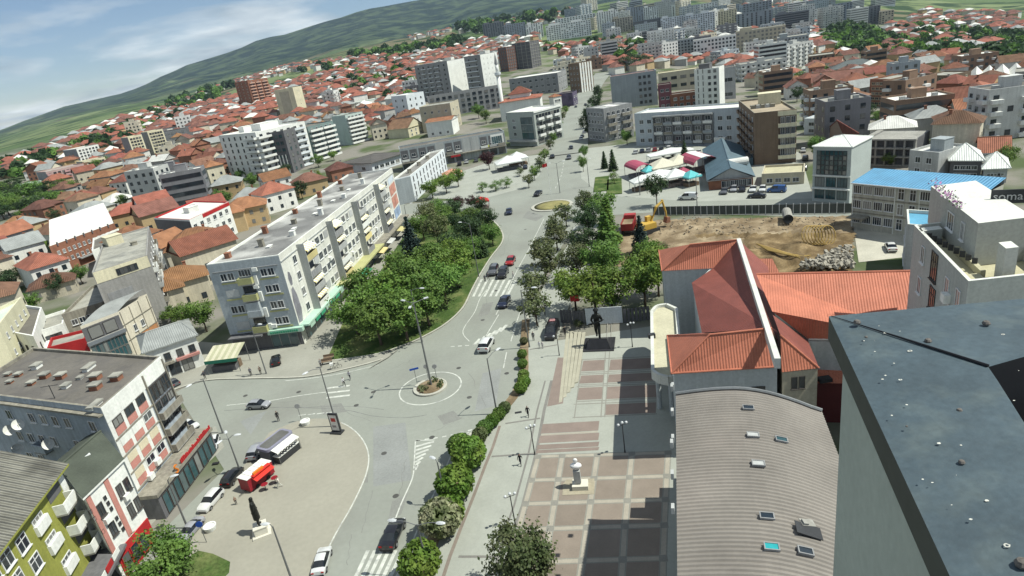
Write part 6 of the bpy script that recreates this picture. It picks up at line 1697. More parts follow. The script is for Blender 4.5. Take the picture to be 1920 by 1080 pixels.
def clear(x,y,r):
	for q in OCC:
		xs = [p[0] for p in q];ys_ = [p[1] for p in q]
		if min(xs) - r - 1 < x < max(xs) + r + 1 and min(ys_) - r - 1 < y < max(ys_) + r + 1:
			if pip(x,y,q): return False
			for i in range(len(q)):
				a,b_ = Vector(q[i]),Vector(q[(i + 1) % len(q)]);d = b_ - a;t = max(0,min(1,(Vector((x,y)) - a).dot(d) / max(1e-6,d.length_squared)))
				if (a + d * t - Vector((x,y))).length < r: return False
	return True
def add_house(x,y,rz,kind,w,d,h,wm,rm,label,group):
	ms = house_mesh(kind,w,d,h,wm,rm)
	o = empty('tiled_house',(x,y,th(x,y)),rz,label,'house',group)
	link('wall',ms[0],o);link('roof',ms[1],o);wo = link('window_rows',ms[2],o);wo['kind'] = 'stuff'
	link('chimney',ms[3],o,Matrix.Translation(ms[4]));HOUSES.append(o);HPOS.append((x,y,max(w,d) * .62))
	return o
ROOFN = ['orange tiled','dull brown tiled','grey sheet roofed','white roofed']
rs = random.Random(21)
# houses one can name
NAMED = [
 ((352,566),2,10,8,5.6,0,0,.5,'orange L-shaped tiled house squeezed between grey end wall and long block'),
 ((322,500),1,9,8,6.5,1,0,1.2,'white gabled house with red roof behind blank grey end wall'),
 ((382,492),0,14,11,6.0,0,0,.4,'broad orange roofed house directly behind the long apartment block'),
 ((520,392),0,11,10,6.5,1,0,.7,'orange roofed house with white balconies behind the long roof'),
 ((470,420),2,12,9,6.0,4,0,.3,'orange roofed house with arched balcony behind the long roof'),
 ((522,362),1,10,8,6.0,1,0,.6,'bright orange gabled house below the modern white block'),
 ((585,362),0,11,9,5.0,4,1,.5,'brown hip roofed house near the slate roofed house'),
 ((108,552),0,9,7,3.4,0,1,.5,'small tiled cottage among trees near left edge'),
 ((30,470),1,9,7,6.0,0,3,.4,'white roofed villa near left edge of picture'),
 ((45,440),0,10,8,5.0,0,0,.3,'orange hip roofed house left of the long white roof'),
 ((250,420),0,13,9,5.0,4,0,.5,'wide orange roofed house right of the long white roof'),
 ((60,500),1,9,8,7.0,1,2,.8,'white gabled house with grey roof at left edge'),
 ((300,372),1,12,8,5.5,2,2,.2,'grey-blue steep roofed house in the old quarter'),
 ((640,335),0,9,8,4.5,3,1,.5,'brick house with dark roof between long block and slate roofed house')]
for (px,py),kd,w,d,h,wm,rm,rz,lab in NAMED:
	g = gp(px,py)
	if clear(g.x,g.y,1.5): add_house(g.x,g.y,rz,kd,w,d,h,wm,rm,lab,None)
REG_L = [(-40,640),(-40,430),(40,425),(130,385),(110,350),(60,330),(150,280),(230,240),(330,206),(430,166),(540,132),(640,122),(770,118),(920,92),(1010,96),(935,120),(770,160),(790,235),(730,262),(640,290),(610,330),(600,350),(420,480),(395,560),(330,600),(280,560),(220,505),(110,560),(40,620)]
REG_R = [(1500,300),(1508,205),(1420,175),(1400,140),(1510,135),(1560,112),(1700,112),(1950,140),(1950,345),(1840,345),(1700,335)]
REG_C = [(1020,92),(1130,80),(1235,72),(1330,84),(1330,120),(1240,128),(1150,140),(1080,125)]
DIST = [(lambda x,y: x < 200 and y > 380,'in the quarter at the left picture edge below the trees'),(lambda x,y: x < 250,'in the far left quarter below the slab towers'),(lambda x,y: x < 420 and y > 300,'in the dense quarter left of modern white block'),
		(lambda x,y: x < 440,'in the dense quarter beyond the cream slab towers'),(lambda x,y: x < 700 and y < 215,'in the old quarter around the brick towers'),(lambda x,y: x < 800,'in the old quarter left of the hotel'),(lambda x,y: x < 1020,'in the old quarter behind the hotel'),
		(lambda x,y: x < 1400,'in the distant quarter below the apartment towers'),(lambda x,y: y > 215,'in the right-hand quarter near the white hip roofs'),(lambda x,y: True,'in the right-hand quarter below the dark wood')]
LANDM = []
def landmarks():
	for o in bpy.data.objects:
		if o.parent is None and o.get('category') in ('building','minaret') and o.location.y > 90 and 'edge' not in o['label']: LANDM.append((proj(o.location)[:2],o.name.split('.')[0].replace('_',' '),o['label']))
	names = [q[1] for q in LANDM]
	LANDM[:] = [q for q in LANDM if names.count(q[1]) == 1 and q[1] != 'town block']
WALLN = ['cream','white','grey','brick','ochre']
def whereabouts(px,py):
	if not LANDM: landmarks()
	(lx,ly),nm,_ = min(LANDM,key=lambda q: (q[0][0] - px) ** 2 + ((q[0][1] - py) * 2) ** 2)
	dx,dy = px - lx,py - ly
	return ('left of' if dx < 0 else 'right of') + ' the ' + nm if abs(dx) > 1.6 * abs(dy) else ('behind' if dy < 0 else 'in front of') + ' the ' + nm
def district(px,py):
	for f,t in DIST:
		if f(px,py): return t
KEEP_OPEN = [(455,352),(455,300),(640,268),(735,262),(735,318),(610,352)]
cand = []
y = 92.0
while y < 1150:
	sp = 12.5 if y < 420 else 14 if y < 700 else 17
	x = -1.05 * y
	while x < 1.05 * y:
		xx,yy = x + rs.uniform(-.32,.32) * sp,y + rs.uniform(-.32,.32) * sp
		z = th(xx,yy);px,py,dp = proj((xx,yy,z));x += sp
		if any(pip(px,py,rg) for rg in (REG_L,REG_R,REG_C)): cand.append((xx,yy,z,px,py))
	y += sp * .92
FARH = []
for xx,yy,z,px,py in cand:
	w,d = rs.choice(((9,7.5),(10,8),(11,9),(12,8.5),(9.5,9)));h = rs.choice((3.2,5.6,5.6,6.2,8.2));kd = rs.choice((0,0,0,1,1,2));wm = rs.choice((0,0,1,1,2,3,4));rm = rs.choices((0,1,2,3),(.42,.36,.13,.09))[0]
	if px > 1400: rm = rs.choices((0,1,2,3),(.4,.4,.1,.1))[0]
	rz = .45 + mnoise.noise((xx / 120,yy / 120,1.0)) * 1.4 + rs.choice((0,1.57)) + rs.uniform(-.1,.1)
	r = max(w,d) * .56
	if not clear(xx,yy,r): continue
	if pip(px,py,KEEP_OPEN): continue
	if any((xx - a) ** 2 + (yy - b_) ** 2 < (r * .82 + c) ** 2 for a,b_,c in HPOS): continue
	if yy < 470 and rs.random() < .05: continue
	if yy < 520: add_house(xx,yy,rz,kd,w,d,h,wm,rm,'%s %s %s house %s' % (ROOFN[rm],WALLN[wm],{0: 'hip',1: 'gable',2: 'corner'}[kd] + (' one-storey' if h < 4 else ' three-storey' if h > 8 else ' two-storey'),whereabouts(px,py)),'houses ' + district(px,py))
	else: FARH.append((xx,yy,z,rz,w * 1.1,d * 1.1,h,wm,rm))
# ------------------------------------------------------------------ the rest of the town, beyond counting
def far_house(mb,x,y,z,rz,w,d,h,wm,rm):
	c,s = math.cos(rz),math.sin(rz)
	def P(u,v,q): return (x + u * c - v * s,y + u * s + v * c,z + q)
	a,b_,e,f = (-w / 2,-d / 2),(w / 2,-d / 2),(w / 2,d / 2),(-w / 2,d / 2)
	for p,q in ((a,b_),(b_,e),(e,f),(f,a)): mb.face([P(*p,-8),P(*q,-8),P(*q,h),P(*p,h)],wm)
	o_ = .6;i_ = min(d / 2,w * .4);rise = d * .3
	A,B,C,D = P(-w / 2 - o_,-d / 2 - o_,h),P(w / 2 + o_,-d / 2 - o_,h),P(w / 2 + o_,d / 2 + o_,h),P(-w / 2 - o_,d / 2 + o_,h);R0,R1 = P(-w / 2 + i_,0,h + rise),P(w / 2 - i_,0,h + rise)
	for q in ([A,B,R1,R0],[C,D,R0,R1],[B,C,R1],[D,A,R0]): mb.face(q,5 + rm)
fm = MB()
for q in FARH: far_house(fm,*q)
FREG = [[(30,322),(90,292),(150,268),(230,230),(330,196),(430,156),(520,126),(640,112),(770,104),(905,78),(1010,72),(1010,92),(905,96),(770,118),(560,135),(430,165),(300,215),(120,290)],
		[(760,40),(860,20),(1010,10),(1100,22),(1100,45),(900,66),(770,80)],[(1240,60),(1520,40),(1560,100),(1400,150),(1330,120)],[(1650,110),(1660,60),(1740,20),(1920,30),(1930,70),(1760,60),(1930,120)],[(1330,0),(1560,0),(1520,60),(1400,70)],[(380,150),(430,120),(470,105),(500,112),(430,150)],[(-20,350),(60,300),(160,255),(240,222),(160,270),(60,330)]]
n_ = 0
for k in range(16000):
	yy = 470 * (3400 / 470) ** rs.random();xx = rs.uniform(-1.0,.95) * yy
	z = th(xx,yy);px,py,dp = proj((xx,yy,z))
	ri = next((i for i,rg in enumerate(FREG) if pip(px,py,rg)),None)
	if ri is None: continue
	if yy < 1100 and (not clear(xx,yy,9) or any(abs(xx - a) < 13 and abs(yy - b_) < 13 for a,b_,c in HPOS)): continue
	if rs.random() > (1.0 if ri in (0,2) else .4) * min(1,1500 / yy): continue
	rm = rs.choices((0,1,2,3),(.36,.36,.13,.15))[0]
	far_house(fm,xx,yy,z,rs.uniform(0,3),rs.uniform(10,16),rs.uniform(8,11),rs.choice((3.5,6,6,9)),rs.choice((0,1,1,2,4)),rm);n_ += 1
	if n_ > 2600: break
fo = fm.build('distant_houses',HW + HR);tag(fo,'far-off red roofed houses spreading over the lower slopes','houses',None,'stuff')
print('houses ',len(HOUSES),'far',len(FARH),n_)
# ------------------------------------------------------------------ trees
BARK = mat('bark',(.10,.075,.055),rough=.95,var=.25,scale=3)
def leafm(name,col,col2,rnd=.18): return mat(name,col,rough=.6,var=.35,scale=.9,fine=.25,col2=col2,c2=(.42,.62),c2scale=.55,rnd=rnd,hue=.012,spec=.25,trans=.34)
LF = {'green': leafm('leaf_green',(.09,.17,.034),(.145,.235,.05)),'bright': leafm('leaf_bright',(.105,.19,.03),(.17,.24,.046)),'olive': leafm('leaf_olive',(.088,.118,.044),(.135,.15,.068)),'dark': leafm('leaf_dark_green',(.032,.062,.024),(.052,.09,.032)),
      'spruce': leafm('needle_blue',(.024,.045,.040),(.045,.07,.062)),'plum': leafm('leaf_plum',(.05,.02,.024),(.08,.035,.035)),'pale': leafm('leaf_blossom',(.13,.16,.07),(.34,.34,.22))}
def leaf(mb,p,s,rs,up=None):
	n_ = Vector((rs.gauss(0,1),rs.gauss(0,1),rs.gauss(0,1)))
	if up is not None: n_ = n_ * .75 + up * 1.1
	n_.normalize();a = n_.orthogonal().normalized();a.rotate(Matrix.Rotation(rs.uniform(0,6.28),3,n_)) if False else None
	t = rs.uniform(0,6.28);b_ = n_.cross(a);u = a * math.cos(t) + b_ * math.sin(t);v = n_.cross(u)
	mb.face([p - u * s * .5 - v * s * .16,p + u * s * .1 - v * s * .42,p + u * s * .6,p + u * s * .1 + v * s * .42])
def broadleaf(seed,n=46,per=62,leafs=.40,wide=1.0,tall=1.0,base=.26):
	"""crown and trunk for a tree one metre tall-unit 10: returned meshes are 10 m high"""
	rs = random.Random(seed);tr,cr = MB(),MB()
	tr.tube([(0,0,-.3),(.05,.02,1.2),(.1,-.05,2.6),(.0,.1,4.6),(.1,.0,7.0)],[.26,.2,.17,.13,.05],8)
	cen = []
	for k in range(n):
		for _ in range(30):
			v = Vector((rs.uniform(-1,1),rs.uniform(-1,1),rs.uniform(-1,1)))
			if .35 < v.length < 1: break
		cz = 10 * (base + (1 - base) / 2);hz_ = 10 * (1 - base) / 2
		sh = 1 - .25 * max(0,v.z) ** 2 - (.15 if v.z < -.5 else 0)
		p = Vector((v.x * 3.9 * wide * sh,v.y * 3.9 * wide * sh,cz + v.z * (hz_ - .7) * tall));cen.append(p)
	for k in range(7):
		q = cen[k * 5 % len(cen)];z0 = 2.0 + .45 * k;tr.tube([(0.05,0,z0),(q.x * .45,q.y * .45,z0 + (q.z - z0) * .55),tuple(q * .92 + Vector((0,0,q.z * .0)))],[.11,.07,.025],5)
	for p in cen:
		r = rs.uniform(.8,1.5);out = Vector((p.x,p.y,(p.z - 5.5) * .7));out = out.normalized() if out.length > .1 else Vector((0,0,1))
		for j in range(per):
			d = Vector((rs.gauss(0,.5),rs.gauss(0,.5),rs.gauss(0,.4))) * r
			leaf(cr,p + d,leafs * rs.uniform(.7,1.35),rs,out * .6 + Vector((0,0,.6)) + d.normalized() * .5)
	return tr,cr
def conifer(seed,rows=26,wide=2.3,leafs=.42):
	rs = random.Random(seed);tr,cr = MB(),MB();tr.tube([(0,0,-.3),(0,0,5),(0,0,9.8)],[.22,.14,.03],7)
	for k in range(rows):
		t = k / (rows - 1);z = .9 + t * 8.9;r = wide * (1 - t) ** .82 + .1;nb = max(5,int(13 * (1 - t) + 4))
		for j in range(nb):
			a = 2 * math.pi * (j / nb) + rs.uniform(-.25,.25) + k;rr = r * rs.uniform(.75,1.15)
			for i in range(max(3,int(rr * 5.5))):
				f = (i + .6) / max(3,int(rr * 5.5));p = Vector((math.cos(a) * rr * f,math.sin(a) * rr * f,z - .55 * rr * f * f + rs.gauss(0,.07)))
				for _ in range(2): leaf(cr,p + Vector((rs.gauss(0,.1),rs.gauss(0,.1),rs.gauss(0,.06))),leafs * rs.uniform(.6,1.2),rs,Vector((math.cos(a) * .5,math.sin(a) * .5,.7)))
	return tr,cr
def shrub(seed,n=1500,leafs=.2,sq=.85):
	rs = random.Random(seed);tr,cr = MB(),MB();tr.tube([(0,0,-.1),(0,0,.5),(.05,0,1.0)],[.1,.08,.04],6)
	for k in range(n):
		v = Vector((rs.gauss(0,1),rs.gauss(0,1),rs.gauss(0,1))).normalized();lump = 1 + .12 * mnoise.noise(v * 2.2 + Vector((seed,0,0))) + .05 * mnoise.noise(v * 6)
		r = rs.uniform(.8,1.0) * lump;p = Vector((v.x * r,v.y * r,1.05 + v.z * r * sq));leaf(cr,p,leafs * rs.uniform(.7,1.3),rs,v)
	return tr,cr
_TP = {}
def tree_mesh(kind,col):
	k = (kind,col)
	if k in _TP: return _TP[k]
	kk = kind[0];seed = int(kind[1:] or 1)
	t,c = {'b': lambda: broadleaf(seed),'w': lambda: broadleaf(seed + 40,40,60,.42,1.15,.9,.16),'s': lambda: broadleaf(seed + 70,26,44,.55,.95,1.0,.2),'c': lambda: conifer(seed),'t': lambda: conifer(seed + 9,30,1.35,.4),'h': lambda: shrub(seed),'l': lambda: broadleaf(seed + 90,34,60,.34,.9,1.0,.06),'n': lambda: broadleaf(seed + 17,70,90,.36,1.0,1.0,.05)}[kk]()
	r = (t.mesh('trunk',BARK,True),c.mesh('crown',LF[col]))
	_TP[k] = r
	return r
TREES = []
def tree(kind,col,px,py,h,label,group=None,rz=None,name=None,wide=1.0,at=None,zoff=0.0):
	tm,cm = tree_mesh(kind,col);g = at if at is not None else gp(px,py);nm = name or {'b': 'broadleaf_tree','w': 'broadleaf_tree','s': 'broadleaf_tree','c': 'spruce_tree','t': 'thuja_tree','h': 'round_shrub','l': 'leafy_bush','n': 'broadleaf_tree'}[kind[0]]
	o = empty(nm,(g.x,g.y,g.z + zoff),random.uniform(0,6.28) if rz is None else rz,label,'shrub' if kind[0] in 'hl' else 'tree',group)
	s = h / (10.0 if kind[0] != 'h' else 2.0);o.scale = (s * wide,s * wide,s)
	link('trunk',tm,o);link('crown',cm,o);TREES.append(o);return o
random.seed(11)
# park between the roundabouts
G = 'trees of the triangular park'
PK = [((672,628),'b1','green',8.6,'full green tree at the left corner of park, nearest the apartment block'),((716,648),'b2','green',9.0,'full green tree at the front left of park beside the lawn path'),
      ((765,640),'b3','green',8.8,'full green tree at the front of park behind the tall lamp post'),((806,612),'b1','green',8.6,'green tree at the front right of park near the kerb'),
      ((735,596),'b2','bright',9.2,'bright green tree in the heart of the park clump'),((785,580),'b3','green',9.4,'tall green tree in the middle of the park clump'),((838,572),'b2','green',8.6,'green tree on the right flank of the park clump'),
      ((862,540),'b1','bright',8.0,'bright green tree at the right tip of the park clump'),((820,535),'b3','green',8.6,'green tree at the back right of the park clump'),((698,590),'b3','green',8.8,'green tree at the back left of the park clump by the shop awnings'),((770,545),'b1','green',9.0,'green tree at the back of the park clump')]
for (px,py),kd,c,h,lab in PK: tree(kd,c,px,py,h,lab,G,wide=1.12)
for (px,py),kd,c,h,lab,w in (((777,486),'c1','spruce',9.6,'blue-green spruce beside the long apartment block',1.3),((822,462),'w1','olive',8.6,'drooping olive green tree right of the blue spruce',.8),((850,486),'w2','dark',6.5,'low spreading dark tree behind the park clump',1.2),((885,462),'b2','dark',7.4,'dark tree at the back of park near the far roundabout',1.0),
      ((905,482),'c2','dark',6.2,'dark conifer on the park lawn',1.2),((925,462),'b1','green',5.6,'small green tree at the park tip by the road',1.0),((862,398),'b3','plum',4.6,'plum leaved tree beyond the park',1.1),((900,402),'b2','dark',5.2,'dark tree next to plum leaved tree',1.0),((884,392),'b1','plum',4.0,'smaller plum leaved tree beyond the park',1.0)):
	tree(kd,c,px,py,h,lab,G,wide=w)
for px,py,kd,c,h,lab in ((796,452,'b1','green',7.2,'green tree behind the blue spruce near the shop awnings'),(806,424,'b2','olive',6.8,'olive tree at the park back beside long block'),(838,436,'b3','green',7.0,'green tree at the park back, second from long block'),(868,446,'b1','dark',6.6,'dark tree at the park back, third from long block'),(892,432,'b2','green',6.4,'green tree at the park back, fourth from long block'),(916,436,'b3','dark',6.0,'dark tree at the rounded far end of park'),(850,412,'w1','dark',6.0,'spreading dark tree at the far edge of park lawn'),(822,408,'b2','green',5.6,'green tree at the far left edge of park lawn'),(884,500,'b1','green',6.6,'green tree on the park lawn above the crossing'),(850,510,'b2','bright',7.4,'bright tree joining the park clump at its back')):
	tree(kd,c,px,py,h,lab,G,wide=1.1)
# row on the promenade
G = 'small trees along the promenade'
for k,(px,py,h,lab) in enumerate(((1008,612,5.0,'nearest small tree of the promenade row, beside lamp post'),(1002,570,5.4,'second small tree of the promenade row'),(1024,524,6.0,'third small tree of the promenade row, widest crown'),(1022,500,5.4,'fourth small tree of the promenade row'),(1046,470,5.4,'fifth small tree of the promenade row'),(1040,448,5.0,'sixth small tree of the promenade row'),(1062,424,5.0,'farthest small tree of the promenade row by far roundabout'))):
	tree('s%d' % (k % 3 + 1),'olive',px,py,h * 1.15,lab,G,wide=1.12)
G = 'trees of the garden beside the promenade'
for px,py,kd,c,h,lab,w in ((1080,585,'b1','bright',7.0,'bright tree at front left of the garden above the black van',1.0),(1118,596,'b2','bright',7.6,'bright leafy tree at the garden front behind flagpole',1.15),(1150,592,'b3','bright',7.0,'bright tree above the white fence panel',1.0),(1085,530,'b3','olive',6.6,'olive tree in the garden middle, left',.95),(1130,530,'b1','green',7.6,'green tree in the garden middle, right',1.0),(1100,490,'b2','dark',6.6,'dark tree beside round garden fountain',.9),(1140,490,'t1','green',9.5,'tall dense column tree by the site track',2.0),
                                  (1142,455,'t2','green',9.5,'second dense column tree by the site track',1.9),(1105,445,'b1','dark',7.0,'dark tree at garden back, left',.9),(1130,425,'b2','green',7.6,'green tree at garden back near red truck',.9),(1098,408,'b3','olive',6.0,'olive tree at the garden end by the crossing',.8),
                                  (1210,575,'b1','bright',8.2,'yellow-green tree left of the red roofed house',.9),(1235,555,'b3','bright',7.6,'yellow-green tree touching the red roof',.9),(1222,520,'b2','green',6.4,'green tree behind the yellow-green pair',.9),(1203,475,'c1','spruce',7.4,'dark spruce at the edge of building site',1.25),(1236,492,'l1','olive',3.6,'olive bush at the edge of building site',1.2)):
	tree(kd,c,px,py,h * (1.0 if kd[0] in 'tc' else 1.12),lab,G,wide=w * (1.0 if kd[0] in 'tc' else 1.05))
# round shrubs of the road hedge
G = 'round shrubs of the road hedge'
SH = [(983,646,1.2,'olive'),(980,672,1.4,'green'),(981,690,1.4,'green'),(983,712,1.5,'green'),(984,726,1.7,'bright'),(978,738,1.7,'bright'),(948,774,1.5,'olive'),(938,786,1.6,'green'),(926,800,1.7,'bright'),(912,814,1.9,'green'),(902,828,1.8,'olive'),
      (868,858,2.9,'green'),(884,876,3.6,'bright'),(859,934,3.7,'bright'),(832,1004,3.8,'pale'),(845,985,3.2,'bright'),(795,1082,3.5,'bright')]
SL = ['topmost','second from the top','third from the top','fourth from the top','fifth from the top','sixth from the top','seventh from the top, below the bend','eighth from the top','ninth from the top','tenth from the top','eleventh, just above the large ones','darker one behind the first large','first large','second large','white flowering','green one behind the white flowering','lowest']
for k,(px,py,h,c) in enumerate(SH): tree('h%d' % (k % 3 + 1),c,px,py,h,'%s round shrub in hedge between road and promenade' % SL[k],G,wide=1.0 if k < 11 else 1.02)
tree('n1','olive',985,1118,7.4,'large olive green tree at bottom edge in front of plaza',wide=.85)
tree('n2','green',318,1102,6.4,'large dense green tree at bottom left beside corner lawn',wide=1.0)
G = 'trees beside the long apartment block'
for px,py,kd,h,lab in ((388,622,'b1',6.8,'green tree against the grey end wall of long apartment block'),(352,618,'b2',5.6,'green tree behind the low white shop'),(330,612,'w1',4.6,'low spreading tree left of the low white shop')): tree(kd,'green',px,py,h,lab,G)
G = 'trees at the left edge'
for px,py,kd,c,h,lab,w in ((112,556,'b1','dark',6,'dark tree right of the small tiled cottage',.9),(18,548,'b2','dark',6.5,'dark tree at left edge beside the cottage',1.2),(50,532,'b3','dark',6,'dark tree above the cottage',1.1),(84,392,'w1','green',9,'largest tree of the wood at left edge',1.6),(40,402,'w2','green',9,'broad tree of the wood at left edge, middle',1.7),(8,412,'b1','dark',8,'tree of the wood cut by the left edge',1.5),(62,418,'b2','green',8,'tree in front of the wood at left edge',1.4),(118,384,'b3','green',7,'tree at the right end of the wood at left edge',1.3),(196,296,'b1','dark',10,'dark tree behind the white window block',1.4),(216,290,'b2','dark',11,'dark tree left of the cream slab towers',1.4),(185,322,'b3','green',8,'green tree by the low cream block',1.2),(205,314,'w1','green',8,'spreading green tree by the cream slab towers',1.2)):
	tree(kd,c,px,py,h,lab,G,wide=w)
for k,(px,py) in enumerate(((6,392),(30,384),(54,378),(78,372),(102,374),(18,404),(100,398),(72,408),(128,372),(4,372),(30,366))):
	tree(('w1','b2','w2','b1')[k % 4],('green','dark','green')[k % 3],px,py,10.5,'%s tree in the back rows of the wood at left edge' % ('first second third fourth fifth sixth seventh eighth ninth tenth eleventh'.split()[k]),G,wide=1.5)
# boulevard and market trees
G = 'trees along the boulevard'
for k,(px,py,h) in enumerate(((992,352,4.4),(1003,338,5.0),(1013,322,5.2),(1022,305,5.2),(1033,282,4.6),(1038,268,4.6),(1044,254,4.6),(1050,240,4.6),(1056,226,4.6),(1061,214,4.8))): tree('s%d' % (k % 3 + 1),('olive','green')[k % 2],px,py,h,'%s slim tree on the left kerb of boulevard' % ('nearest second third fourth fifth sixth seventh eighth ninth farthest'.split()[k]),G)
for k,(px,py,h) in enumerate(((1094,322,4.4),(1096,300,4.4),(1104,262,9.0),(1110,240,9.0),(1117,216,9.0),(1123,196,9.0))): tree('b%d' % (k % 3 + 1),('green','dark')[k > 1],px,py,h * 1.25,'%s tree on the right kerb of boulevard' % ('nearest second third fourth fifth farthest'.split()[k]),G,wide=.7)
G = 'trees around the market'
for px,py,kd,c,h,lab,w in ((1232,386,'b2','dark',8.4,'dark tree standing before the market tents',.75),(1176,272,'b1','green',6,'green tree in front of sheet roofed block',.9),(1284,300,'c1','dark',6.0,'dark spruce behind the market tents',1.2),(1134,316,'t1','dark',5.4,'left dark thuja on the market lawn',1.6),(1150,320,'t2','dark',6.4,'right dark thuja on the market lawn',1.7),(1152,345,'l1','green',4.0,'low green hedge bush on the market lawn',1.0),(1244,300,'b3','olive',3.2,'small olive tree in the car park',.9),(1262,298,'b1','olive',3.2,'second small olive tree in the car park',.9)): tree(kd,c,px,py,h,lab,G,wide=w)
G = 'greenery of the park square'
for px,py,kd,c,h,lab,w in ((812,372,'b1','bright',4.6,'bright bushy tree in front of the white wing building',1.2),(838,362,'b2','bright',5.0,'bright bushy tree at the square corner',1.2),(860,350,'b3','bright',4.6,'bright tree below long arcade',1.0),(905,360,'l1','green',2.4,'clipped hedge bush on the square, left',1.5),(930,358,'l2','green',2.6,'clipped hedge bush on the square, middle',1.5),(950,352,'l3','green',2.6,'clipped hedge bush on the square, right',1.5),(918,318,'b1','plum',5.2,'round plum tree before the long arcade',1.0),(975,330,'l1','olive',2.2,'small bush in the square planter',1.4),(898,222,'b2','green',9,'green tree in the courtyard before the hotel',1.0),(912,232,'b3','green',8,'second courtyard tree before the hotel',.9)): tree(kd,c,px,py,h * (1.35 if py > 310 else 1),lab,G,wide=w)
# gardens among the houses
G = 'garden trees'
for px,py,kd,c,h,lab,w in ((1600,232,'b1','dark',6,'dark garden tree by white cube house',1.2),(1622,228,'b2','dark',6.5,'broad dark garden tree in the right-hand quarter',1.4),(1648,236,'b3','green',5,'green garden tree left of concrete frame',1.2),(1668,312,'l1','bright',3.4,'bright shrub below the concrete frame',1.3),(1888,254,'b1','bright',7,'bright tree near the right picture edge',1.3),(1866,244,'b2','green',6,'green tree left of the bright one near right edge',1.1),(1182,132,'w1','dark',15,'huge dark tree crowning the far end of boulevard',1.5),(1205,128,'b2','dark',13,'dark tree right of the huge one',1.2),(1410,142,'b1','green',9,'green tree in the yard behind white slim tower',1.2),(1452,146,'b2','bright',9,'light green tree in the yard above the brown house',1.2),(1432,140,'b3','green',8,'green tree between two yard trees',1.0),(1830,188,'b2','dark',5,'dark tree beside pale mint depot',1.3)): tree(kd,c,px,py,h,lab,G,wide=w)
rs = random.Random(77);k = 0
for _ in range(6000):
	y = rs.uniform(110,520);x = rs.uniform(-.95,.9) * y;px,py,dp = proj((x,y,th(x,y)))
	if not any(pip(px,py,rg) for rg in (REG_L,REG_R)): continue
	if not clear(x,y,2.5) or any((x - a) ** 2 + (y - b_) ** 2 < (c + .5) ** 2 for a,b_,c in HPOS): continue
	if any((x - t.location.x) ** 2 + (y - t.location.y) ** 2 < 30 for t in TREES): continue
	tree(rs.choice(('b1','b2','b3','w1')),rs.choice(('green','green','dark','bright')),0,0,rs.uniform(4,7.5),'garden tree %s' % whereabouts(px,py),'garden trees ' + district(px,py),at=Vector((x,y,th(x,y))));k += 1
	if k > 150: break
# woods and tree belts far out: one mass
wm = MB();rs = random.Random(5)
WREG = [([(1530,70),(1600,52),(1700,90),(1930,118),(1930,132),(1800,128),(1640,108),(1560,100)],700),([(1680,60),(1760,48),(1930,80),(1930,110),(1760,92)],220),([(640,110),(760,92),(860,76),(900,84),(770,112)],120),([(-40,330),(120,285),(260,225),(420,150),(460,160),(200,290),(60,340)],240),([(1000,92),(1300,76),(1330,110),(1140,120)],90),([(800,40),(1000,14),(1100,30),(900,70)],120),([(560,130),(760,100),(780,200),(600,190)],90)]
for rg,cnt in WREG:
	xs = [p[0] for p in rg];ys_ = [p[1] for p in rg];k = 0
	for _ in range(cnt * 12):
		px,py = rs.uniform(min(xs),max(xs)),rs.uniform(min(ys_),max(ys_))
		if not pip(px,py,rg): continue
		g = gp(px,py)
		if g.y > 4000: continue
		if g.y < 1100 and (not clear(g.x,g.y,6) or any(abs(g.x - a) < 8 and abs(g.y - b_) < 8 for a,b_,c in HPOS)): continue
		k += 1;r = rs.uniform(3.0,6.0) * min(2.0,max(1,g.y / 900));h = r * rs.uniform(1.5,2.1);mi = rs.choice((0,0,1))
		for j in range(46):
			v = Vector((rs.gauss(0,1),rs.gauss(0,1),abs(rs.gauss(0,1)) - .2)).normalized();p = g + Vector((v.x * r * rs.uniform(.6,1),v.y * r * rs.uniform(.6,1),h * .45 + v.z * h * .5));s = r * .42
			n_ = (v + Vector((rs.gauss(0,.5),rs.gauss(0,.5),rs.gauss(0,.5)))).normalized();a = n_.orthogonal().normalized();b_ = n_.cross(a)
			wm.face([p - a * s - b_ * s,p + a * s - b_ * s * .6,p + a * s * .7 + b_ * s,p - a * s * .8 + b_ * s * .8],mi)
		if k >= cnt: break
tag(wm.build('distant_wood',[LF['dark'],LF['green']]),'dark belts of far-off trees between the fields and the last houses','wood',None,'stuff')
# ------------------------------------------------------------------ cars
CG = mat('car_glass',(.012,.015,.018),rough=.06,var=.1,spec=.7,fine=0);TY = mat('tyre',(.018,.018,.018),rough=.9,var=.2);RIM = mat('rim',(.32,.33,.34),rough=.35,metal=.7,var=.1);LAMPM = mat('headlight',(.6,.62,.62),rough=.15,var=.05);TAIL = mat('tail_light',(.30,.015,.012),rough=.2,var=.1);BLK = mat('black_trim',(.02,.02,.022),rough=.6,var=.1)
def paintm(name,col):
	M = mat('car_paint_' + name,col,rough=.28,var=.05,spec=.55,fine=0,metal=.15);M.node_tree.nodes['Principled BSDF'].inputs['Coat Weight'].default_value = .5;return M
PT = {k: paintm(k,c) for k,c in {'white': (.62,.63,.62),'black': (.014,.014,.017),'silver': (.30,.31,.33),'grey': (.10,.105,.115),'navy': (.015,.02,.045),'blue': (.03,.09,.26),'red': (.32,.02,.02)}.items()}
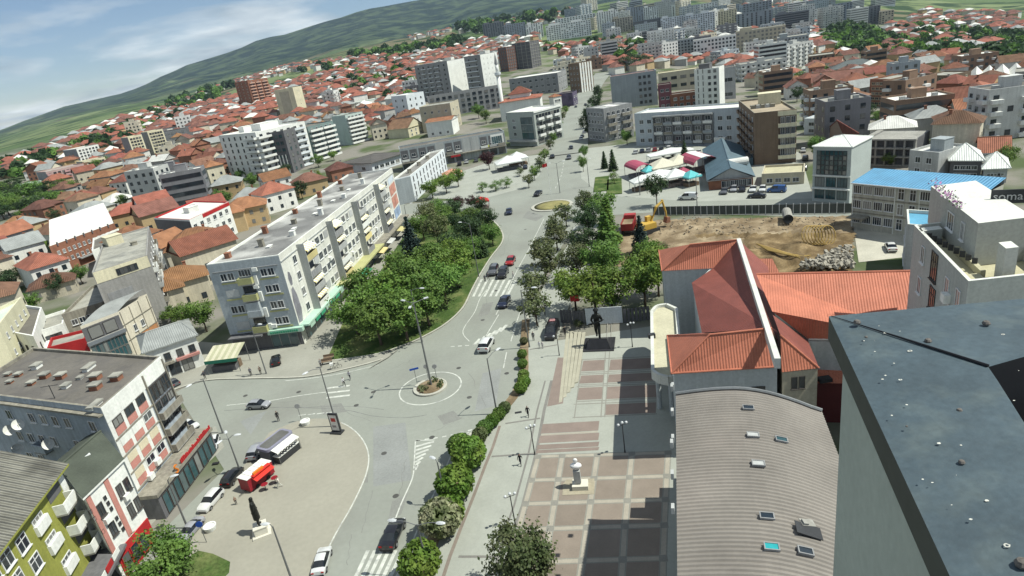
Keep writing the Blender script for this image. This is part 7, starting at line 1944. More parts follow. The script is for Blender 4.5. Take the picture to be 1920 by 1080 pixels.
SHAPES = {  # stations: x, hood/roof height, half width at top, belt, half width
 'hatch': (4.1,[(-2.05,.62,.72,.60,.78),(-2.0,.98,.74,.86,.84),(-1.85,1.0,.74,.94,.87),(-1.35,1.44,.60,.95,.88),(-.6,1.50,.62,.93,.89),(.25,1.45,.60,.92,.89),(1.05,.98,.72,.92,.88),(1.75,.84,.70,.80,.85),(2.02,.66,.66,.62,.76),(2.05,.5,.6,.48,.70)],(2,3,5,6)),
 'sedan': (4.6,[(-2.3,.62,.7,.60,.78),(-2.26,.98,.74,.90,.84),(-1.6,1.04,.74,.97,.88),(-.85,1.40,.60,.95,.89),(-.3,1.46,.62,.93,.90),(.4,1.42,.60,.92,.90),(1.15,.98,.74,.92,.89),(2.0,.84,.72,.80,.86),(2.28,.64,.66,.6,.76),(2.31,.5,.6,.48,.70)],(2,3,5,6)),
 'suv': (4.5,[(-2.25,.7,.76,.68,.82),(-2.22,1.1,.78,.98,.88),(-2.1,1.14,.78,1.06,.91),(-1.75,1.62,.66,1.08,.92),(-.7,1.68,.68,1.06,.93),(.35,1.62,.66,1.05,.93),(1.05,1.12,.78,1.05,.92),(1.95,1.0,.76,.94,.89),(2.24,.76,.7,.7,.8),(2.27,.55,.62,.52,.74)],(2,3,5,6)),
 'van': (5.0,[(-2.5,.75,.84,.72,.86),(-2.48,1.2,.86,1.1,.93),(-2.42,1.3,.84,1.15,.95),(-2.3,1.95,.74,1.18,.95),(-.5,2.02,.76,1.18,.96),(.75,1.96,.72,1.15,.96),(1.55,1.18,.8,1.1,.94),(2.2,1.0,.78,.95,.9),(2.48,.78,.7,.72,.82),(2.51,.55,.62,.52,.76)],(2,3,5,6))}
_CM = {}
def car_mesh(shape):
	if shape in _CM: return _CM[shape]
	L,st,(i0,i1,i2,i3) = SHAPES[shape]
	def ring(s):
		x,zt,wt,zb,w = s
		h = [(0,.22),(w * .86,.22),(w * .99,.42),(w,zb - .12),(w * .97,zb),(wt + .03,zt - .07),(wt * .82,zt),(0,zt + .025)]
		return [(x,y,z) for y,z in h]
	rg = [ring(s) for s in st];parts = {'body': MB(),'windscreen': MB(),'rear_window': MB(),'side_window': MB(),'side_window2': MB()}
	mir = lambda p: (p[0],-p[1],p[2])
	for i in range(len(rg) - 1):
		for j in range(7):
			q = [rg[i][j],rg[i + 1][j],rg[i + 1][j + 1],rg[i][j + 1]]
			key = 'body'
			if i0 <= i < i3 and j == 4: key = 'side'
			elif i == i0 and j in (5,6): key = 'rear_window'
			elif i == i2 and j in (5,6): key = 'windscreen'
			if shape == 'van' and key == 'side' and i < 4: key = 'body'
			qm = [mir(p) for p in q][::-1]
			if key == 'side': parts['side_window'].face(q);parts['side_window2'].face(qm)
			else: parts[key].face(q);parts[key].face(qm)
	for e,f in ((0,1),(-1,0)):
		r = rg[e];pts = r + [mir(p) for p in r[1:-1]][::-1];parts['body'].face(pts if f else pts[::-1])
	out = {}
	for k,b_ in parts.items():
		bm = bmesh.new();me = b_.mesh(k,CG);bm.from_mesh(me);bmesh.ops.remove_doubles(bm,verts=bm.verts,dist=.001);bmesh.ops.recalc_face_normals(bm,faces=bm.faces)
		if k == 'body':
			for f in bm.faces: f.smooth = True
		me2 = bpy.data.meshes.new(k);bm.to_mesh(me2);bm.free();me2.materials.append(CG);out[k] = me2
	out['body'].set_sharp_from_angle(angle=R(38))
	# pillars and window dividers, bumper, arches
	t = MB();zb = st[4][3];zr = st[4][1]
	for s in (-1,1):
		xm = -.35 if shape != 'van' else .6
		t.tube([(xm,s * (st[4][4] * .975),zb),(xm,s * (st[4][2] + .035),zr - .06)],.045,4)
		for xw in (-L * .305,L * .305):
			vs = [(xw + .40 * math.cos(a),s * (st[4][4] + .004),max(.2,.33 + .40 * math.sin(a))) for a in [math.pi * k / 10 for k in range(11)]]
			t.face(vs if s < 0 else vs[::-1])
	t.box(-L / 2 - .03,-.7,.25,-L / 2 + .1,.7,.45);t.box(L / 2 - .12,-.66,.24,L / 2 + .03,.66,.42)
	out['trim'] = t.mesh('trim',BLK)
	w = MB();w.lathe([(.12,-.1),(.30,-.1),(.325,-.06),(.325,.06),(.30,.1),(.2,.09)],14,0);w.lathe([(.02,.095),(.2,.1),(.21,.085)],10,1)
	out['wheel'] = w.mesh('wheel',[TY,RIM]);out['dim'] = (L,st[4][4])
	hl = MB();hl.box(-.06,-.17,-.07,.05,.17,.07);out['hl'] = hl.mesh('headlight',LAMPM);out['tl'] = hl.mesh('tail_light',TAIL)
	out['zl'] = st[-2][1];out['ztl'] = st[1][1]
	_CM[shape] = out
	return out
_PB = {}
CARS = []
def car(shape,col,px,py,px2,py2,label,detail=True,name='parked_car',group=None,cat='car',z=0.03,at=None):
	"""car standing at pixel px,py with its nose towards pixel px2,py2"""
	m_ = car_mesh(shape);g = gp(px,py);q = gp(px2,py2);rz = math.atan2(q.y - g.y,q.x - g.x)
	rr = math.hypot(px - 960,py - 540);o = empty(name,(g.x,g.y,g.z + z),rz,label,cat,group,.9 - .2 * max(0,min(1,(rr - 250) / 350)) * (1 if px < 700 else .45));L,w = m_['dim']
	k = (shape,col)
	if k not in _PB:
		b_ = m_['body'].copy();b_.materials.clear();b_.materials.append(PT[col]);_PB[k] = b_
	link('body',_PB[k],o)
	for p in ('windscreen','rear_window','side_window'): link(p,m_[p],o)
	link('side_window',m_['side_window2'],o);link('trim',m_['trim'],o)
	for sx in (-1,1):
		for sy in (-1,1):
			link('wheel',m_['wheel'],o,Matrix.Translation((sx * L * .305,sy * (w - .09),.325)) @ Matrix.Rotation(R(-90 * sy),4,'X'))
	if detail:
		for sy in (-1,1):
			link('headlight',m_['hl'],o,Matrix.Translation((L / 2 - .16,sy * .58,m_['zl'] + .02)));link('tail_light',m_['tl'],o,Matrix.Translation((-L / 2 + .02,sy * .62,m_['ztl'] - .16)))
	CARS.append(o);return o
G = 'cars driving on the boulevard'
car('hatch','silver',487,764,540,762,'silver hatchback driving on the left road towards near roundabout',name='car',group=G)
car('suv','white',913,652,930,620,'white car leaving the near roundabout towards the boulevard',name='car',group=G)
car('sedan','black',739,1008,760,960,'black saloon car driving at bottom centre of the road',name='car',group=G)
car('sedan','white',606,1058,620,1010,'white saloon car at bottom edge of the road',name='car',group=G)
car('sedan','navy',946,571,930,600,'dark car alone between crossing and near roundabout',name='car',group=G)
car('suv','grey',926,512,912,540,'dark grey car waiting left at the crossing',name='car',group=G)
car('suv','black',944,517,930,545,'black car waiting right at the crossing',name='car',group=G)
car('hatch','red',958,494,945,520,'red car waiting behind the black one at the crossing',name='car',group=G)
car('sedan','navy',955,400,953,415,'dark car between park tip and far roundabout',name='car',group=G)
car('sedan','black',1009,366,1000,374,'black car entering the far roundabout',name='car',group=G)
car('hatch','grey',1067,298,1066,310,'grey car on the boulevard, nearer one of two',name='car',group=G)
car('hatch','black',1071,280,1070,292,'dark car on the boulevard, farther one of two',name='car',group=G)
car('van','white',1290,374,1275,374,'white van driving on the cross street by the site fence',name='van',group=G,cat='van')
# the black van with roof lettering
o = car('van','black',1036,628,1026,655,'black van with red and white roof lettering parked on promenade',name='van',cat='van')
mb = MB();mb.box(-1.75,-.55,2.045,-.55,.55,2.06);link('roof_plate',mb.mesh('roof_plate',mat('van_plate',(.05,.02,.025),var=.1)),o)
rsv = random.Random(4)
for r_i in range(2):
	for c_i in range(4):
		mb = MB();y_ = .42 - c_i * .22;x_ = -1.1 - r_i * .42;mb.box(x_ - .15,y_ - .16,2.061,x_ + .15,y_,2.07);mb.box(x_ - .15,y_ - .13,2.071,x_ + rsv.uniform(-.05,.1),y_ - .06,2.074,1);link('roof_letter',mb.mesh('roof_letter',[mat('pink_letter',(.62,.32,.32),var=.1),mat('van_plate',(0,0,0))]),o)
G = 'cars parked along the lower left street'
for sh,c,a,b_,lab in (('hatch','white',(357,802),(372,806),'white car half hidden behind the balconies of pink panel building'),('hatch','white',(402,836),(396,858),'white hatchback parked at end of glass shop hall'),('suv','silver',(482,852),(492,835),'silver car parked behind dark roofed kiosk'),('suv','black',(438,900),(452,882),'black car parked behind the red kiosk'),
                         ('suv','white',(398,945),(385,960),'white crossover parked in front of glass shop hall'),('sedan','silver',(360,1000),(345,1018),'silver saloon parked beside the large green tree'),('sedan','black',(519,680),(519,665),'black car parked at the corner shop of long apartment block'),('hatch','grey',(326,722),(314,716),'grey car parked in front of low white shop')):
	car(sh,c,*a,*b_,lab,group=G)
car('sedan','white',1670,468,1664,456,'white car parked alone in the gravel yard behind site',detail=True)
G = 'cars parked by the warehouse'
for k,(sh,c,a,lab) in enumerate((('sedan','grey',(1358,362),'grey car, first of the row before blue warehouse'),('hatch','silver',(1376,358),'silver car, second of the row before blue warehouse'),('hatch','black',(1392,358),'black car, third of the row before blue warehouse'),('sedan','white',(1412,358),'white car, fourth of the row before blue warehouse'),('hatch','white',(1430,358),'white hatchback, fifth of the row before blue warehouse'),('van','blue',(1456,360),'blue van parked by low taupe building'),('sedan','black',(1419,371),'black saloon parked on the street side before blue warehouse'))):
	car(sh,c,*a,a[0] - (14 if k == 6 or c == 'blue' else 3),a[1] + (0 if k == 6 or c == 'blue' else 9),lab,False,group=G)
G = 'cars parked around the market'
q = [((1192,288),'white'),((1204,286),'navy'),((1216,285),'silver'),((1228,284),'red'),((1240,283),'black'),((1254,281),'white'),((1268,279),'grey'),((1310,288),'white'),((1352,276),'silver'),((1366,274),'white'),((1378,276),'grey'),((1510,300),'black'),((1508,318),'grey'),((1506,285),'white')]
for k,(a,c) in enumerate(q): car(('hatch','sedan','suv')[k % 3],c,*a,a[0] + 2,a[1] - 9,'%s car %s in the car park row behind market' % (c,['at the left end','second from left','third from left','fourth from left','fifth from left','sixth from left','at the right end'][k]) if k < 7 else '%s car %s' % (c,['parked behind the dark spruce','left of three by the brown apartment house','in the middle of three by the brown apartment house','right of three by the brown apartment house','parked left of teal glass office, middle','parked left of teal glass office, nearest','parked left of teal glass office, farthest'][k - 7]),False,group=G)
G = 'cars parked along the boulevard'
for k,(a,c) in enumerate((((1092,258),'black'),((1096,250),'silver'),((1090,262),'white'),((1102,228),'grey'),((1034,236),'black'),((1036,296),'black'),((1080,202),'grey'),((1098,198),'black'),((875,306),'white'),((893,303),'grey'),((862,310),'black'),((985,316),'navy'))):
	car(('hatch','sedan')[k % 2],c,*a,a[0] + 2,a[1] - 9,'%s car parked %s' % (c,['at the right kerb of boulevard by sheet roofed block','at the right kerb of boulevard, second','at the right kerb of boulevard, out in the lane','higher up at the right kerb of boulevard','at the left kerb beside glass corner house','at the left kerb near the square trees','in mid boulevard at its far end','at the right kerb at the far end of boulevard','before the long arcade, middle','before the long arcade, right','before the long arcade, left','on the square below glass corner house'][k]),False,group=G)
# ------------------------------------------------------------------ people and statues
SKIN = mat('skin',(.36,.22,.16),rough=.6,var=.08);HAIRM = mat('dark_hair',(.02,.015,.012),rough=.7,var=.2)
TMP = bpy.data.scenes.new('workbench');VLT = TMP.view_layers[0]
def clothm(c): return mat('cloth_%02d%02d%02d' % tuple(int(v * 99) for v in c),c,rough=.9,var=.12,scale=3)
def figure_mesh(pose,mats,girth=1.0,scale=1.0):
	"""one continuous body grown from a skeleton; faces coloured by height: shoes, trousers, top, skin, hair"""
	J = dict(pel=(0,0,.95),ches=(0,.0,1.28),neck=(0,.01,1.47),head0=(0,.015,1.55),head1=(0,.03,1.66),head2=(0,.02,1.75),
             shl=(-.17,0,1.40),ell=(-.24,-.02,1.14),wrl=(-.25,.07,.92),hal=(-.25,.11,.83),shr=(.17,0,1.40),elr=(.24,-.02,1.14),wrr=(.25,.07,.92),har=(.25,.11,.83),
             hpl=(-.09,0,.90),knl=(-.10,.03,.50),anl=(-.10,-.02,.10),tol=(-.11,.13,.04),hpr=(.09,0,.90),knr=(.10,.03,.50),anr=(.10,-.02,.10),tor=(.11,.13,.04))
	J.update(pose)
	Rr = dict(pel=.135,ches=.15,neck=.062,head0=.075,head1=.098,head2=.07,shl=.078,ell=.052,wrl=.036,hal=.034,shr=.078,elr=.052,wrr=.036,har=.034,hpl=.1,knl=.068,anl=.048,tol=.04,hpr=.1,knr=.068,anr=.048,tor=.04)
	names = list(J);E_ = [('pel','ches'),('ches','neck'),('neck','head0'),('head0','head1'),('head1','head2'),('ches','shl'),('shl','ell'),('ell','wrl'),('wrl','hal'),('ches','shr'),('shr','elr'),('elr','wrr'),('wrr','har'),('pel','hpl'),('hpl','knl'),('knl','anl'),('anl','tol'),('pel','hpr'),('hpr','knr'),('knr','anr'),('anr','tor')]
	me = bpy.data.meshes.new('skeleton');me.from_pydata([J[k] for k in names],[(names.index(a),names.index(b_)) for a,b_ in E_],[])
	o = bpy.data.objects.new('skeleton',me);TMP.collection.objects.link(o)
	o.modifiers.new('s','SKIN');
	for i,k in enumerate(names): me.skin_vertices[0].data[i].radius = (Rr[k] * girth,Rr[k] * girth * (.8 if k in ('ches','pel') else 1));me.skin_vertices[0].data[i].use_root = (k == 'pel')
	su = o.modifiers.new('u','SUBSURF');su.levels = 1;su.render_levels = 1
	VLT.update();out = bpy.data.meshes.new_from_object(o.evaluated_get(VLT.depsgraph));bpy.data.objects.remove(o);bpy.data.meshes.remove(me)
	out.name = 'body';out.materials.clear()
	for m_ in mats: out.materials.append(m_)
	if len(mats) > 1:
		hd = Vector(J['head1']);nk = Vector(J['neck']).z;hands = [Vector(J['hal']),Vector(J['har'])];hip = Vector(J['pel']).z
		for p in out.polygons:
			c = p.center
			if (c - hd).length < .16 and c.z > nk + .03: mi = 4 if (c.z > hd.z + .045 or c.y < hd.y - .04) else 3
			elif any((c - h).length < .09 for h in hands): mi = 3
			elif c.z < .1: mi = 0
			elif c.z < hip + .05 and abs(c.x) < .2: mi = 1
			else: mi = 2
			p.material_index = mi
	for p in out.polygons: p.use_smooth = True
	return out
WALK = dict(knl=(-.10,.20,.52),anl=(-.10,.24,.11),tol=(-.11,.40,.07),knr=(.10,-.06,.50),anr=(.10,-.34,.15),tor=(.11,-.22,.06),ell=(-.24,-.14,1.15),wrl=(-.24,-.14,.93),hal=(-.24,-.12,.84),elr=(.24,.08,1.14),wrr=(.24,.24,.98),har=(.24,.3,.91))
STAND = {}
SHOE = clothm((.03,.03,.03))
_FM = {}
def person(px,py,px2,py2,pose,top_,legs,label,h=1.72,z=.12,cat='person',group='people on foot',bag=False):
	g = gp(px,py);q = gp(px2,py2);rz = math.atan2(q.y - g.y,q.x - g.x) - math.pi / 2
	k = (id(pose),top_,legs)
	if k not in _FM: _FM[k] = figure_mesh(pose,[SHOE,clothm(legs),clothm(top_),SKIN,HAIRM])
	o = empty('person',(g.x,g.y,g.z + z),rz,label,cat,group,h / 1.8 * .86);link('body',_FM[k],o)
	nz_ = MB();nz_.tube([(0,.11,1.66),(0,.145,1.63)],[.012,.016],5);link('nose',nz_.mesh('nose',SKIN),o)
	return o
K = (.02,.02,.022)
person(991,783,985,800,WALK,K,K,'person in black walking down the promenade near the shrubs',1.75)
person(977,874,970,895,WALK,K,(.03,.03,.04),'person in dark clothes walking on the promenade below first lamp',1.7)
person(646,724,660,735,WALK,(.5,.5,.5),(.02,.02,.03),'person in pale top crossing the road near left crossing',1.7,0)
person(657,712,665,700,WALK,(.25,.25,.27),(.03,.03,.05),'person in grey top on the left crossing, right of the pair',1.7,0)
person(910,528,905,545,STAND,(.1,.1,.12),K,'left one of two people waiting at the park end of crossing',1.7,.0)
person(916,525,925,530,WALK,(.05,.05,.06),K,'right one of two people waiting at the park end of crossing',1.7,.0)
person(963,522,945,524,WALK,(.35,.3,.3),(.2,.2,.25),'person stepping on the crossing from the promenade',1.7,0)
person(1001,640,995,655,STAND,(.06,.06,.07),K,'person in dark clothes standing beside black van',1.75)
person(1012,654,1005,665,STAND,(.5,.5,.52),(.45,.45,.45),'person in white clothes crouched in front of black van',1.3)
person(1018,655,1012,665,STAND,(.45,.42,.42),(.3,.3,.3),'second pale dressed person in front of black van',1.35)
person(1060,630,1062,645,STAND,K,K,'person in black at the right side of the van',1.75)
person(1022,592,1020,605,WALK,K,K,'person in black on the shaded path under the trees',1.7)
person(472,706,480,712,STAND,(.1,.1,.12),K,'person on the pavement beside striped awning stall',1.7)
person(490,703,500,708,STAND,(.2,.15,.12),K,'person by the lamp on the pavement near corner shop',1.65)
person(386,712,390,720,WALK,(.06,.06,.07),K,'person walking on the pavement in front of low white shop',1.7)
person(603,690,610,692,STAND,(.2,.2,.2),(.05,.05,.06),'person standing at the bench by park corner',1.7)
person(444,947,450,955,STAND,(.22,.14,.1),K,'person sitting low by white crossover on the square edge',1.2,.08)
person(523,790,530,795,STAND,(.02,.02,.02),K,'person in black behind dark roofed kiosk',1.8,.05)
person(526,915,515,918,WALK,(.55,.5,.45),(.5,.5,.45),'person in pale clothes beside the red kiosk',1.65,.08)

BRONZE = mat('dark_bronze',(.022,.024,.022),rough=.45,metal=.6,var=.25,scale=3);GRANITE = mat('black_granite',(.03,.03,.034),rough=.35,var=.2,scale=2);MARBLE = mat('pale_marble',(.55,.53,.45),rough=.7,var=.08,scale=1.5);WMARB = mat('white_marble',(.66,.66,.66),rough=.5,var=.06,scale=2)
def coat(mb,z0,z1,r0,r1): mb.lathe([(r0,z0),((r0 + r1) / 2 * 1.03,(z0 + z1) / 2),(r1,z1)],14,0,sy=.72)
# bronze statue on the square
g = gp(492,1000)
st = empty('bronze_statue',(g.x,g.y,.08),R(-70),'bronze statue of standing man on pale stone plinth in kiosk square','statue')
mb = MB();mb.box(-.85,-.85,0,.85,.85,.16);mb.box(-.58,-.58,.16,.58,.58,.85);mb.box(-.62,-.62,.85,.62,.62,.95);mb.build('plinth',MARBLE,st)
fm = figure_mesh(dict(ell=(-.22,-.05,1.14),wrl=(-.1,.12,1.0),hal=(-.03,.16,1.0),wrr=(.2,-.1,.95),har=(.14,-.14,.9)),[BRONZE],1.25);fo = link('figure',fm,st,Matrix.Translation((0,0,.95)) @ Matrix.Scale(1.85,4))
mb = MB();coat(mb,.45,1.25,.24,.2);link('coat',mb.mesh('coat',BRONZE),fo)
# soldier monument
g = gp(1124,648)
st = empty('soldier_monument',(g.x,g.y,.13),R(165),'dark bronze soldier with rifle striding on sloping black granite plinth','statue')
mb = MB();vs = [(-1.7,-1.6,0),(1.7,-1.6,0),(1.7,1.6,0),(-1.7,1.6,0),(-1.2,-1.1,.55),(1.2,-1.1,.55),(1.2,1.1,1.5),(-1.2,1.1,1.5)]
mb.raw(vs,[(3,2,1,0),(4,5,6,7),(0,1,5,4),(1,2,6,5),(2,3,7,6),(3,0,4,7)]);mb.build('plinth',GRANITE,st)
mb = MB();mb.box(-2.1,-2.0,-.02,2.1,2.0,.12);mb.build('base_slab',GRANITE,st)
fm = figure_mesh(dict(WALK,ell=(-.3,.05,1.12),wrl=(-.12,.28,1.15),hal=(-.05,.33,1.18),elr=(.3,-.08,1.12),wrr=(.16,.2,1.02),har=(.1,.26,1.03)),[BRONZE],1.2);fo = link('figure',fm,st,Matrix.Translation((0,.2,.95)) @ Matrix.Scale(2.55,4))
mb = MB();mb.tube([(-.42,.3,1.28),(.05,.3,1.12),(.42,.22,.98)],[.02,.035,.05],6);mb.box(-.05,.27,.92,.03,.33,1.1);link('rifle',mb.mesh('rifle',BRONZE),fo)
mb = MB();mb.lathe([(.15,1.70),(.14,1.74),(.1,1.81),(.02,1.84)],12);link('cap',mb.mesh('cap',BRONZE),fo)
# white bust
g = gp(1085,915)
st = empty('white_bust',(g.x,g.y,.13),R(170),'white marble bust on slim grey pillar and cream block on plaza','statue')
mb = MB();mb.prism([(-1.5,-1.1),(1.2,-1.1),(1.5,-.5),(1.5,1.1),(-1.5,1.1)],0,.03);mb.build('base_slab',mat('beige_slab',(.30,.27,.2),var=.1),st)
mb = MB();mb.box(-.95,-.5,.03,.55,.6,.5);mb.build('block',MARBLE,st)
mb = MB();mb.box(-.32,-.3,.62,.32,.3,2.0);mb.build('pillar',GREY,st)
mb = MB();mb.lathe([(.1,2.0),(.3,2.1),(.56,2.42),(.54,2.56),(.34,2.68),(.14,2.74),(.13,2.82),(.19,2.92),(.22,3.05),(.19,3.2),(.06,3.28)],16,sy=.62);mb.raw([(-.5,-.34,2.1),(.1,-.42,1.95),(.55,-.3,2.2),(.3,-.3,2.6),(-.35,-.3,2.62)],[(0,1,2,3,4)]);mb.tube([(0,.15,3.02),(0,.2,2.97)],[.03,.035],6);mb.build('bust',WMARB,st,True)

bpy.data.scenes.remove(TMP)
# ------------------------------------------------------------------ lamps, flags, kiosks, market, building site
POLE = mat('lamp_pole_metal',(.16,.165,.165),rough=.5,metal=.4,var=.15);LMPH = mat('lamp_head',(.45,.47,.48),rough=.4,var=.1)
def street_lamp(px,py,topy,label,arm=(1.0,0.0),n_arms=1,armlen=1.6,group='tall street lamps',z=0.0):
	g = gp(px,py);H = hgt((px,py),topy);o = empty('street_lamp',(g.x,g.y,g.z + z),0,label,'street lamp',group)
	mb = MB();mb.tube([(0,0,0),(0,0,.5),(0,0,H)],[.13,.10,.06],8);mb.build('pole',POLE,o)
	for k in range(n_arms):
		a = math.atan2(arm[1],arm[0]) + 2 * math.pi * k / n_arms;d = Vector((math.cos(a),math.sin(a),0))
		mb = MB();mb.tube([Vector((0,0,H - .1)),d * armlen * .6 + Vector((0,0,H + .25)),d * armlen + Vector((0,0,H + .3))],.035,6);ao = mb.build('arm',POLE,o)
		mb = MB();mb.lathe([(.03,0),(.16,.02),(.2,.08),(.12,.16),(.02,.2)],10,sx=2.2);link('lamp_head',mb.mesh('lamp_head',LMPH),ao,Matrix.Translation(d * (armlen + .3) + Vector((0,0,H + .2))) @ Matrix.Rotation(a,4,'Z'))
	return o
street_lamp(932,776,672,'tall lamp post in road hedge right of near roundabout',(1,1),1)
street_lamp(792,642,545,'tall lamp post at front of the park clump',(1,-.4),1,z=.1)
street_lamp(632,800,690,'tall lamp post at the corner of kiosk square beside poster board',(-1,-1),1)
street_lamp(418,812,712,'tall lamp post near glass shop hall',(-.6,-1),1)
street_lamp(500,702,610,'tall lamp post on pavement before long apartment block',(1,-.5),1)
street_lamp(838,946,868,'slim lamp post between two large hedge shrubs',(-.3,.3),1,.3,z=.1)
street_lamp(806,1080,985,'lamp post with two pale heads above bottom hedge shrub',(-1,.3),2,1.8,z=.1)
street_lamp(993,652,545,'lamp post beside black van at top of hedge',(1,-.3),1,z=.1)
street_lamp(548,1090,988,'leaning line lamp post behind bronze statue at bottom',(-1,.2),1,.3,z=.05)
street_lamp(452,888,822,'thin lamp post with several small lamps by parked black car',(1,0),3,.8)
street_lamp(1050,362,306,'lamp post on far roundabout',(-1,0),2)
street_lamp(898,520,420,'lamp post at the park kerb by the crossing',(-1,.5),1,z=.1)
street_lamp(765,420,385,'slim lamp post near far end of long block',(1,0),1)
street_lamp(352,990,900,'thin pole at pavement near the red shop front',(1,.2),1,.4)
# lamps with globes on the plaza
def globe_lamp(px,py,label,n=3,H=3.4):
	g = gp(px,py);o = empty('globe_lamp',(g.x,g.y,.13),.3,label,'street lamp','plaza globe lamps')
	mb = MB();mb.tube([(0,0,0),(0,0,.4),(0,0,H)],[.09,.06,.045],8);mb.build('pole',DARKM,o)
	mb = MB();mb.tube([(-.45,0,H - .12),(.45,0,H - .12)],.03,6);mb.build('arm',DARKM,o)
	for x in (-.45,0,.45)[:n]:
		mb = MB();mb.lathe([(.03,0),(.11,.05),(.15,.14),(.12,.24),(.03,.3)],12);link('globe',mb.mesh('globe',LMPH),o,Matrix.Translation((x,0,H - (.12 if x else 0))))
globe_lamp(1003,854,'three globe lamp on the promenade edge, upper one');globe_lamp(967,988,'three globe lamp on the promenade edge, lower one');globe_lamp(1172,850,'three globe lamp in building shadow on plaza');globe_lamp(1186,652,'globe lamp in shadow at upper court near soldier monument');globe_lamp(1049,668,'thin globe lamp at the head of shallow steps',1,3.0)
# roundabout island
isl = empty('roundabout_island',(ISL.x,ISL.y,0),0,'earth filled roundabout island with low white kerb and shrubs','traffic island')
mb = MB();n_ = 32;rsx = random.Random(2)
mb.lathe([(RI,0),(RI,.22),(RI - .22,.24),(RI - .25,.2)],32,1);mb.build('kerb',[dirtm,kerbm],isl)
mb = MB();mb.lathe([(RI - .24,.1),(RI * .7,.32),(RI * .3,.42),(.1,.45)],24,0);mb.build('soil',dirtm,isl,True)
mb = MB()
for k in range(420):
	a,r = rsx.uniform(0,6.28),RI * .82 * math.sqrt(rsx.random())
	if mnoise.noise((r * math.cos(a) * .9,r * math.sin(a) * .9,4)) < .05: continue
	leaf(mb,Vector((r * math.cos(a),r * math.sin(a),.42 + rsx.random() * .3)),.3,rsx,Vector((0,0,.8)))
so = mb.build('planting',LF['olive'],isl);so['kind'] = 'stuff'
fl_ = empty('floodlight_mast',(ISL.x + .2,ISL.y,.4),0,'tall mast with three lamps in the middle of roundabout island','street lamp')
H = hgt((807,722),568);mb = MB();mb.tube([(0,0,0),(0,0,H)],[.14,.07],8);mb.build('pole',POLE,fl_)
for k in range(3):
	a = k * 2.09 + .4;d = Vector((math.cos(a),math.sin(a),0));mb = MB();mb.tube([Vector((0,0,H - .2)),d * 1.5 + Vector((0,0,H))],.035,6);ao = mb.build('arm',POLE,fl_)
	mb = MB();mb.box(-.3,-.14,-.06,.3,.14,.06);link('lamp_head',mb.mesh('lamp_head',LMPH),ao,Matrix.Translation(d * 1.7 + Vector((0,0,H))) @ Matrix.Rotation(a,4,'Z'))
BLUE = mat('sign_blue',(.02,.07,.32),rough=.5,var=.05)
def road_sign(px,py,M_,label,h=2.0,kind='disc',z=0.0):
	g = gp(px,py);o = empty('road_sign',(g.x,g.y,z),.2,label,'road sign','road signs');mb = MB();mb.tube([(0,0,0),(0,0,h)],.035,6);mb.build('post',POLE,o)
	mb = MB()
	if kind == 'disc':
		vs = [(.32 * math.cos(t),0,.32 * math.sin(t)) for t in [2 * math.pi * k / 16 for k in range(16)]];mb.raw([(x,-.02,q) for x,_,q in vs] + [(x,.02,q) for x,_,q in vs],[tuple(range(16)),tuple(reversed(range(16,32)))] + [(i,16 + i,16 + (i + 1) % 16,(i + 1) % 16) for i in range(16)])
	else: mb.box(-.6,-.02,-.14,.6,.02,.14)
	link('plate',mb.mesh('plate',M_),o,Matrix.Translation((0,-.05,h)))
road_sign(783,722,BLUE,'blue direction sign on roundabout island',2.2,'board',.25);road_sign(804,714,MID,'grey backed round sign on roundabout island, left',1.9,z=.3);road_sign(820,714,MID,'grey backed round sign on roundabout island, right',1.9,z=.3);road_sign(566,790,MID,'small sign post on the square tip near the road',2.2,z=.05)
road_sign(388,1018,BLUE,'sign post near corner lawn at bottom left',2.2,z=.1)
# advertising column with poster
g = gp(633,812);o = empty('poster_board',(g.x,g.y,.08),R(-20),'tall black framed poster board at the square corner','poster board')
mb = MB();mb.box(-.75,-.45,0,.75,.45,.18);mb.build('foot',DARKM,o);mb = MB();mb.box(-.62,-.12,.18,.62,.12,2.7);mb.build('frame',DARKM,o)
mb = MB()
for y_ in (-.135,.123): mb.box(-.5,y_,.4,.5,y_ + .012,2.5,0);mb.box(-.3,y_ - .006,1.6,.3,y_ + .018,2.1,1);mb.box(-.35,y_ - .006,.8,.2,y_ + .018,1.1,2)
mb.build('poster',[mat('poster_paper',(.6,.58,.54),var=.1),mat('poster_red',(.4,.06,.05),var=.1),mat('poster_grey',(.25,.22,.22),var=.1)],o)
# dark roofed kiosk with white counter
g = gp(524,852);o = empty('coffee_kiosk',(g.x,g.y,.08),R(60),'dark grey kiosk with rounded roof rim and white counter awning','kiosk',None,.74)
mb = MB();mb.box(-2.4,-1.1,0,2.4,1.1,2.3);mb.build('cabin',mat('slate_panel',(.08,.09,.11),rough=.5,var=.1),o)
def rrect(a,b_,r,n=5): return [(sx * (a - r) + r * math.cos(t),sy * (b_ - r) + r * math.sin(t)) for sx,sy,t0 in ((1,1,0),(-1,1,1.571),(-1,-1,3.142),(1,-1,4.712)) for t in [t0 + 1.571 * k / n for k in range(n + 1)]]
mb = MB();mb.prism(rrect(2.7,1.4,.6),2.3,2.75);mb.build('roof_rim',mat('violet_grey_rim',(.20,.20,.26),var=.1),o)
mb = MB();mb.prism(rrect(2.3,1.05,.45),2.5,2.762);mb.build('roof_deck',mat('kiosk_roof_grey',(.10,.10,.095),var=.2),o)
mb = MB();mb.face([(-2.2,-1.42,2.45),(2.3,-1.42,2.45),(2.3,-2.7,2.15),(-2.2,-2.7,2.15)]);mb.face([(-2.2,-2.7,2.15),(2.3,-2.7,2.15),(2.3,-2.72,1.95),(-2.2,-2.72,1.95)]);mb.build('awning',ROOF_W,o)
